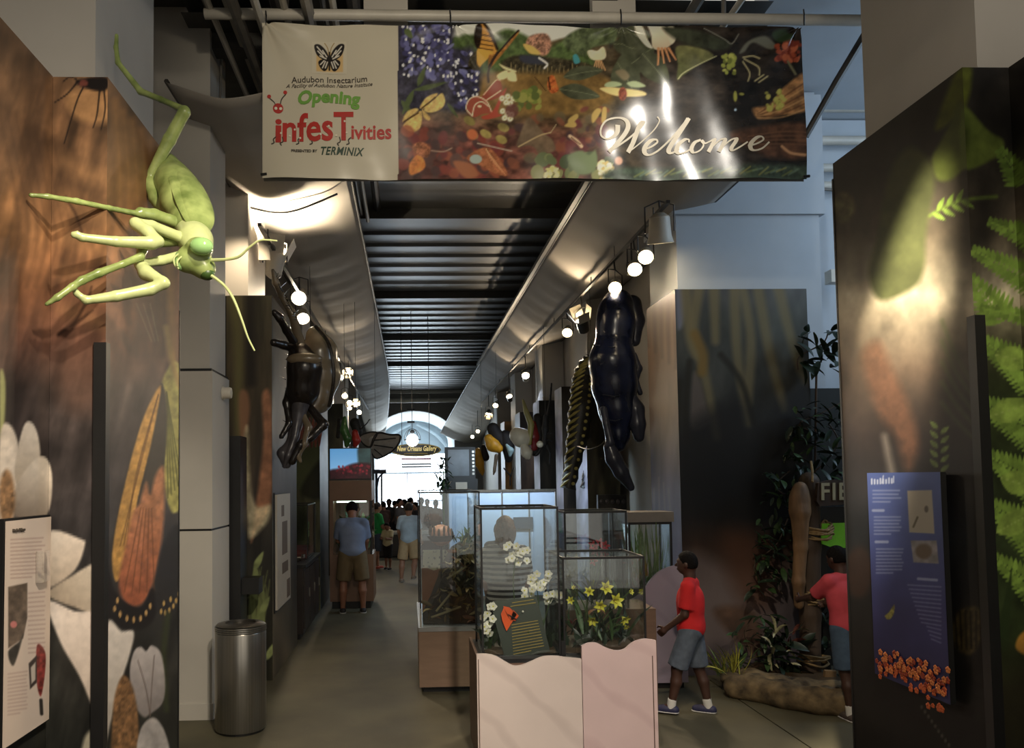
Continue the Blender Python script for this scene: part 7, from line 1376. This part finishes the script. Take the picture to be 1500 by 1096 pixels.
p = G(553, 834); person('man in a bright green t-shirt facing right at the end of the hall', (p[0], p[1], 0), math.radians(-60), 1.56, cloth('tshirt_green', (40, 150, 74)), cloth('shorts_slate', (74, 84, 104)), SKINL, HAIRD, mat('shoe_red', (170, 70, 50), .6), legs=((.1, .05), (-.12, .1)), arms=((.3, .1, 1.1), (.2, .1, .9)), res=.022, pant=1., detail=True)
p = G(567, 835); person('child in a cream shirt and black shorts looking down beside the man in green', (p[0]+.02, p[1]+.05, 0), math.radians(160), 1.1, cloth('shirt_cream', (206, 190, 150)), cloth('shorts_black', (38, 34, 34)), SKINM, HAIRB, SHD, legs=((.05, .05), (-.05, .05)), arms=((.5, .1, 1.2), (.5, .1, 1.2)), look=(.4, 0), res=.02, pant=1.05)
p = G(600, 852); person('man in a pale blue t-shirt and beige shorts walking away', (p[0], p[1], 0), math.radians(-12), 1.62, cloth('tshirt_pale_blue', (196, 214, 226)), cloth('shorts_beige', (200, 172, 130)), SKINL, HAIRD, mat('shoe_tan', (150, 130, 110), .6), legs=((-.1, .06), (-.28, .4)), arms=((.1, .2, .5), (.2, .18, .4)), res=.019, pant=.98, sleeve=.8, stance=.12, fat=1.08)
p = U(724, 800, 7.6); STRIPE = stripemat('striped_jersey', (196, 192, 190), (34, 30, 34), .052); person('woman with auburn hair in a black and white striped top behind the orchid case', (.93, 7.7, 0), math.radians(-6), 1.72, STRIPE, cloth('trousers_black', (30, 28, 30)), SKINL, HAIRR, SHD, arms=((.2, .1, .6), (.2, .1, .6)), res=.015, pant=1.9, sleeve=.9, hairlong=.15, hem=.14, fat=1.05)
person('person in a dark top seen through the orchid case beyond the striped top', (1.12, 9.9, 0), math.radians(-30), 1.55, cloth('top_dark_grey', (58, 56, 60)), cloth('trousers_charcoal', (44, 42, 44)), SKINM, HAIRD, SHD, arms=((.5, .1, .8), (.5, .1, .8)), res=.02, pant=1.9, look=(.2, 0))
DKCL = [cloth('crowd_brown', (70, 50, 42)), cloth('crowd_black', (34, 32, 34)), cloth('crowd_maroon', (86, 50, 46)), cloth('crowd_grey', (80, 76, 76)), cloth('crowd_tan', (120, 92, 70))]
CP = [(562, 22.5, 1.46, 'crowd figure in brown behind the man in green'), (570, 23.4, 1.52, 'crowd figure in black behind the cream-shirted child'), (578, 24.3, 1.44, 'crowd figure in maroon between the green and pale blue shirts'), (585, 22.5, 1.55, 'tall crowd figure in grey left of the pale blue t-shirt'), (593, 23.4, 1.5, 'crowd figure in tan behind the left shoulder of the pale blue t-shirt'), (601, 24.3, 1.53, 'crowd figure in brown behind the head of the man in pale blue'), (609, 22.5, 1.44, 'crowd figure in black right behind the man in pale blue'), (617, 23.4, 1.55, 'crowd figure in maroon right of the pale blue t-shirt'), (626, 24.3, 1.48, 'crowd figure in grey near the large glass case'), (638, 22.5, 1.5, 'crowd figure in tan seen through the large glass case')]
protos = [person(CP[i][3], (0, 0, 0), math.radians((20, 170, -80)[i]), 1.5, DKCL[i], DKCL[1], (SKINM, SKINB, SKINL)[i], HAIRB, SHD, arms=((.3, .15, .8), (.2, .12, .6)), res=.02, pant=1.9, detail=False, group='crowd at the end of the hall') for i in range(3)]
for k, (px, d, h, lab) in enumerate(CP):
    o = protos[k] if k < 3 else copy_tree(protos[k % 3], label=lab); q = U(px, 740, d); o.location = (q[0], d, 0); o.scale = (h/1.5,)*3
    if k >= 3: o.rotation_euler = (0, 0, k*1.3)
    for ch in [c for c in SC.objects if c.parent == o and c.name.startswith('shirt')]: ch.material_slots[0].link = 'OBJECT'; ch.material_slots[0].material = DKCL[k % 5]
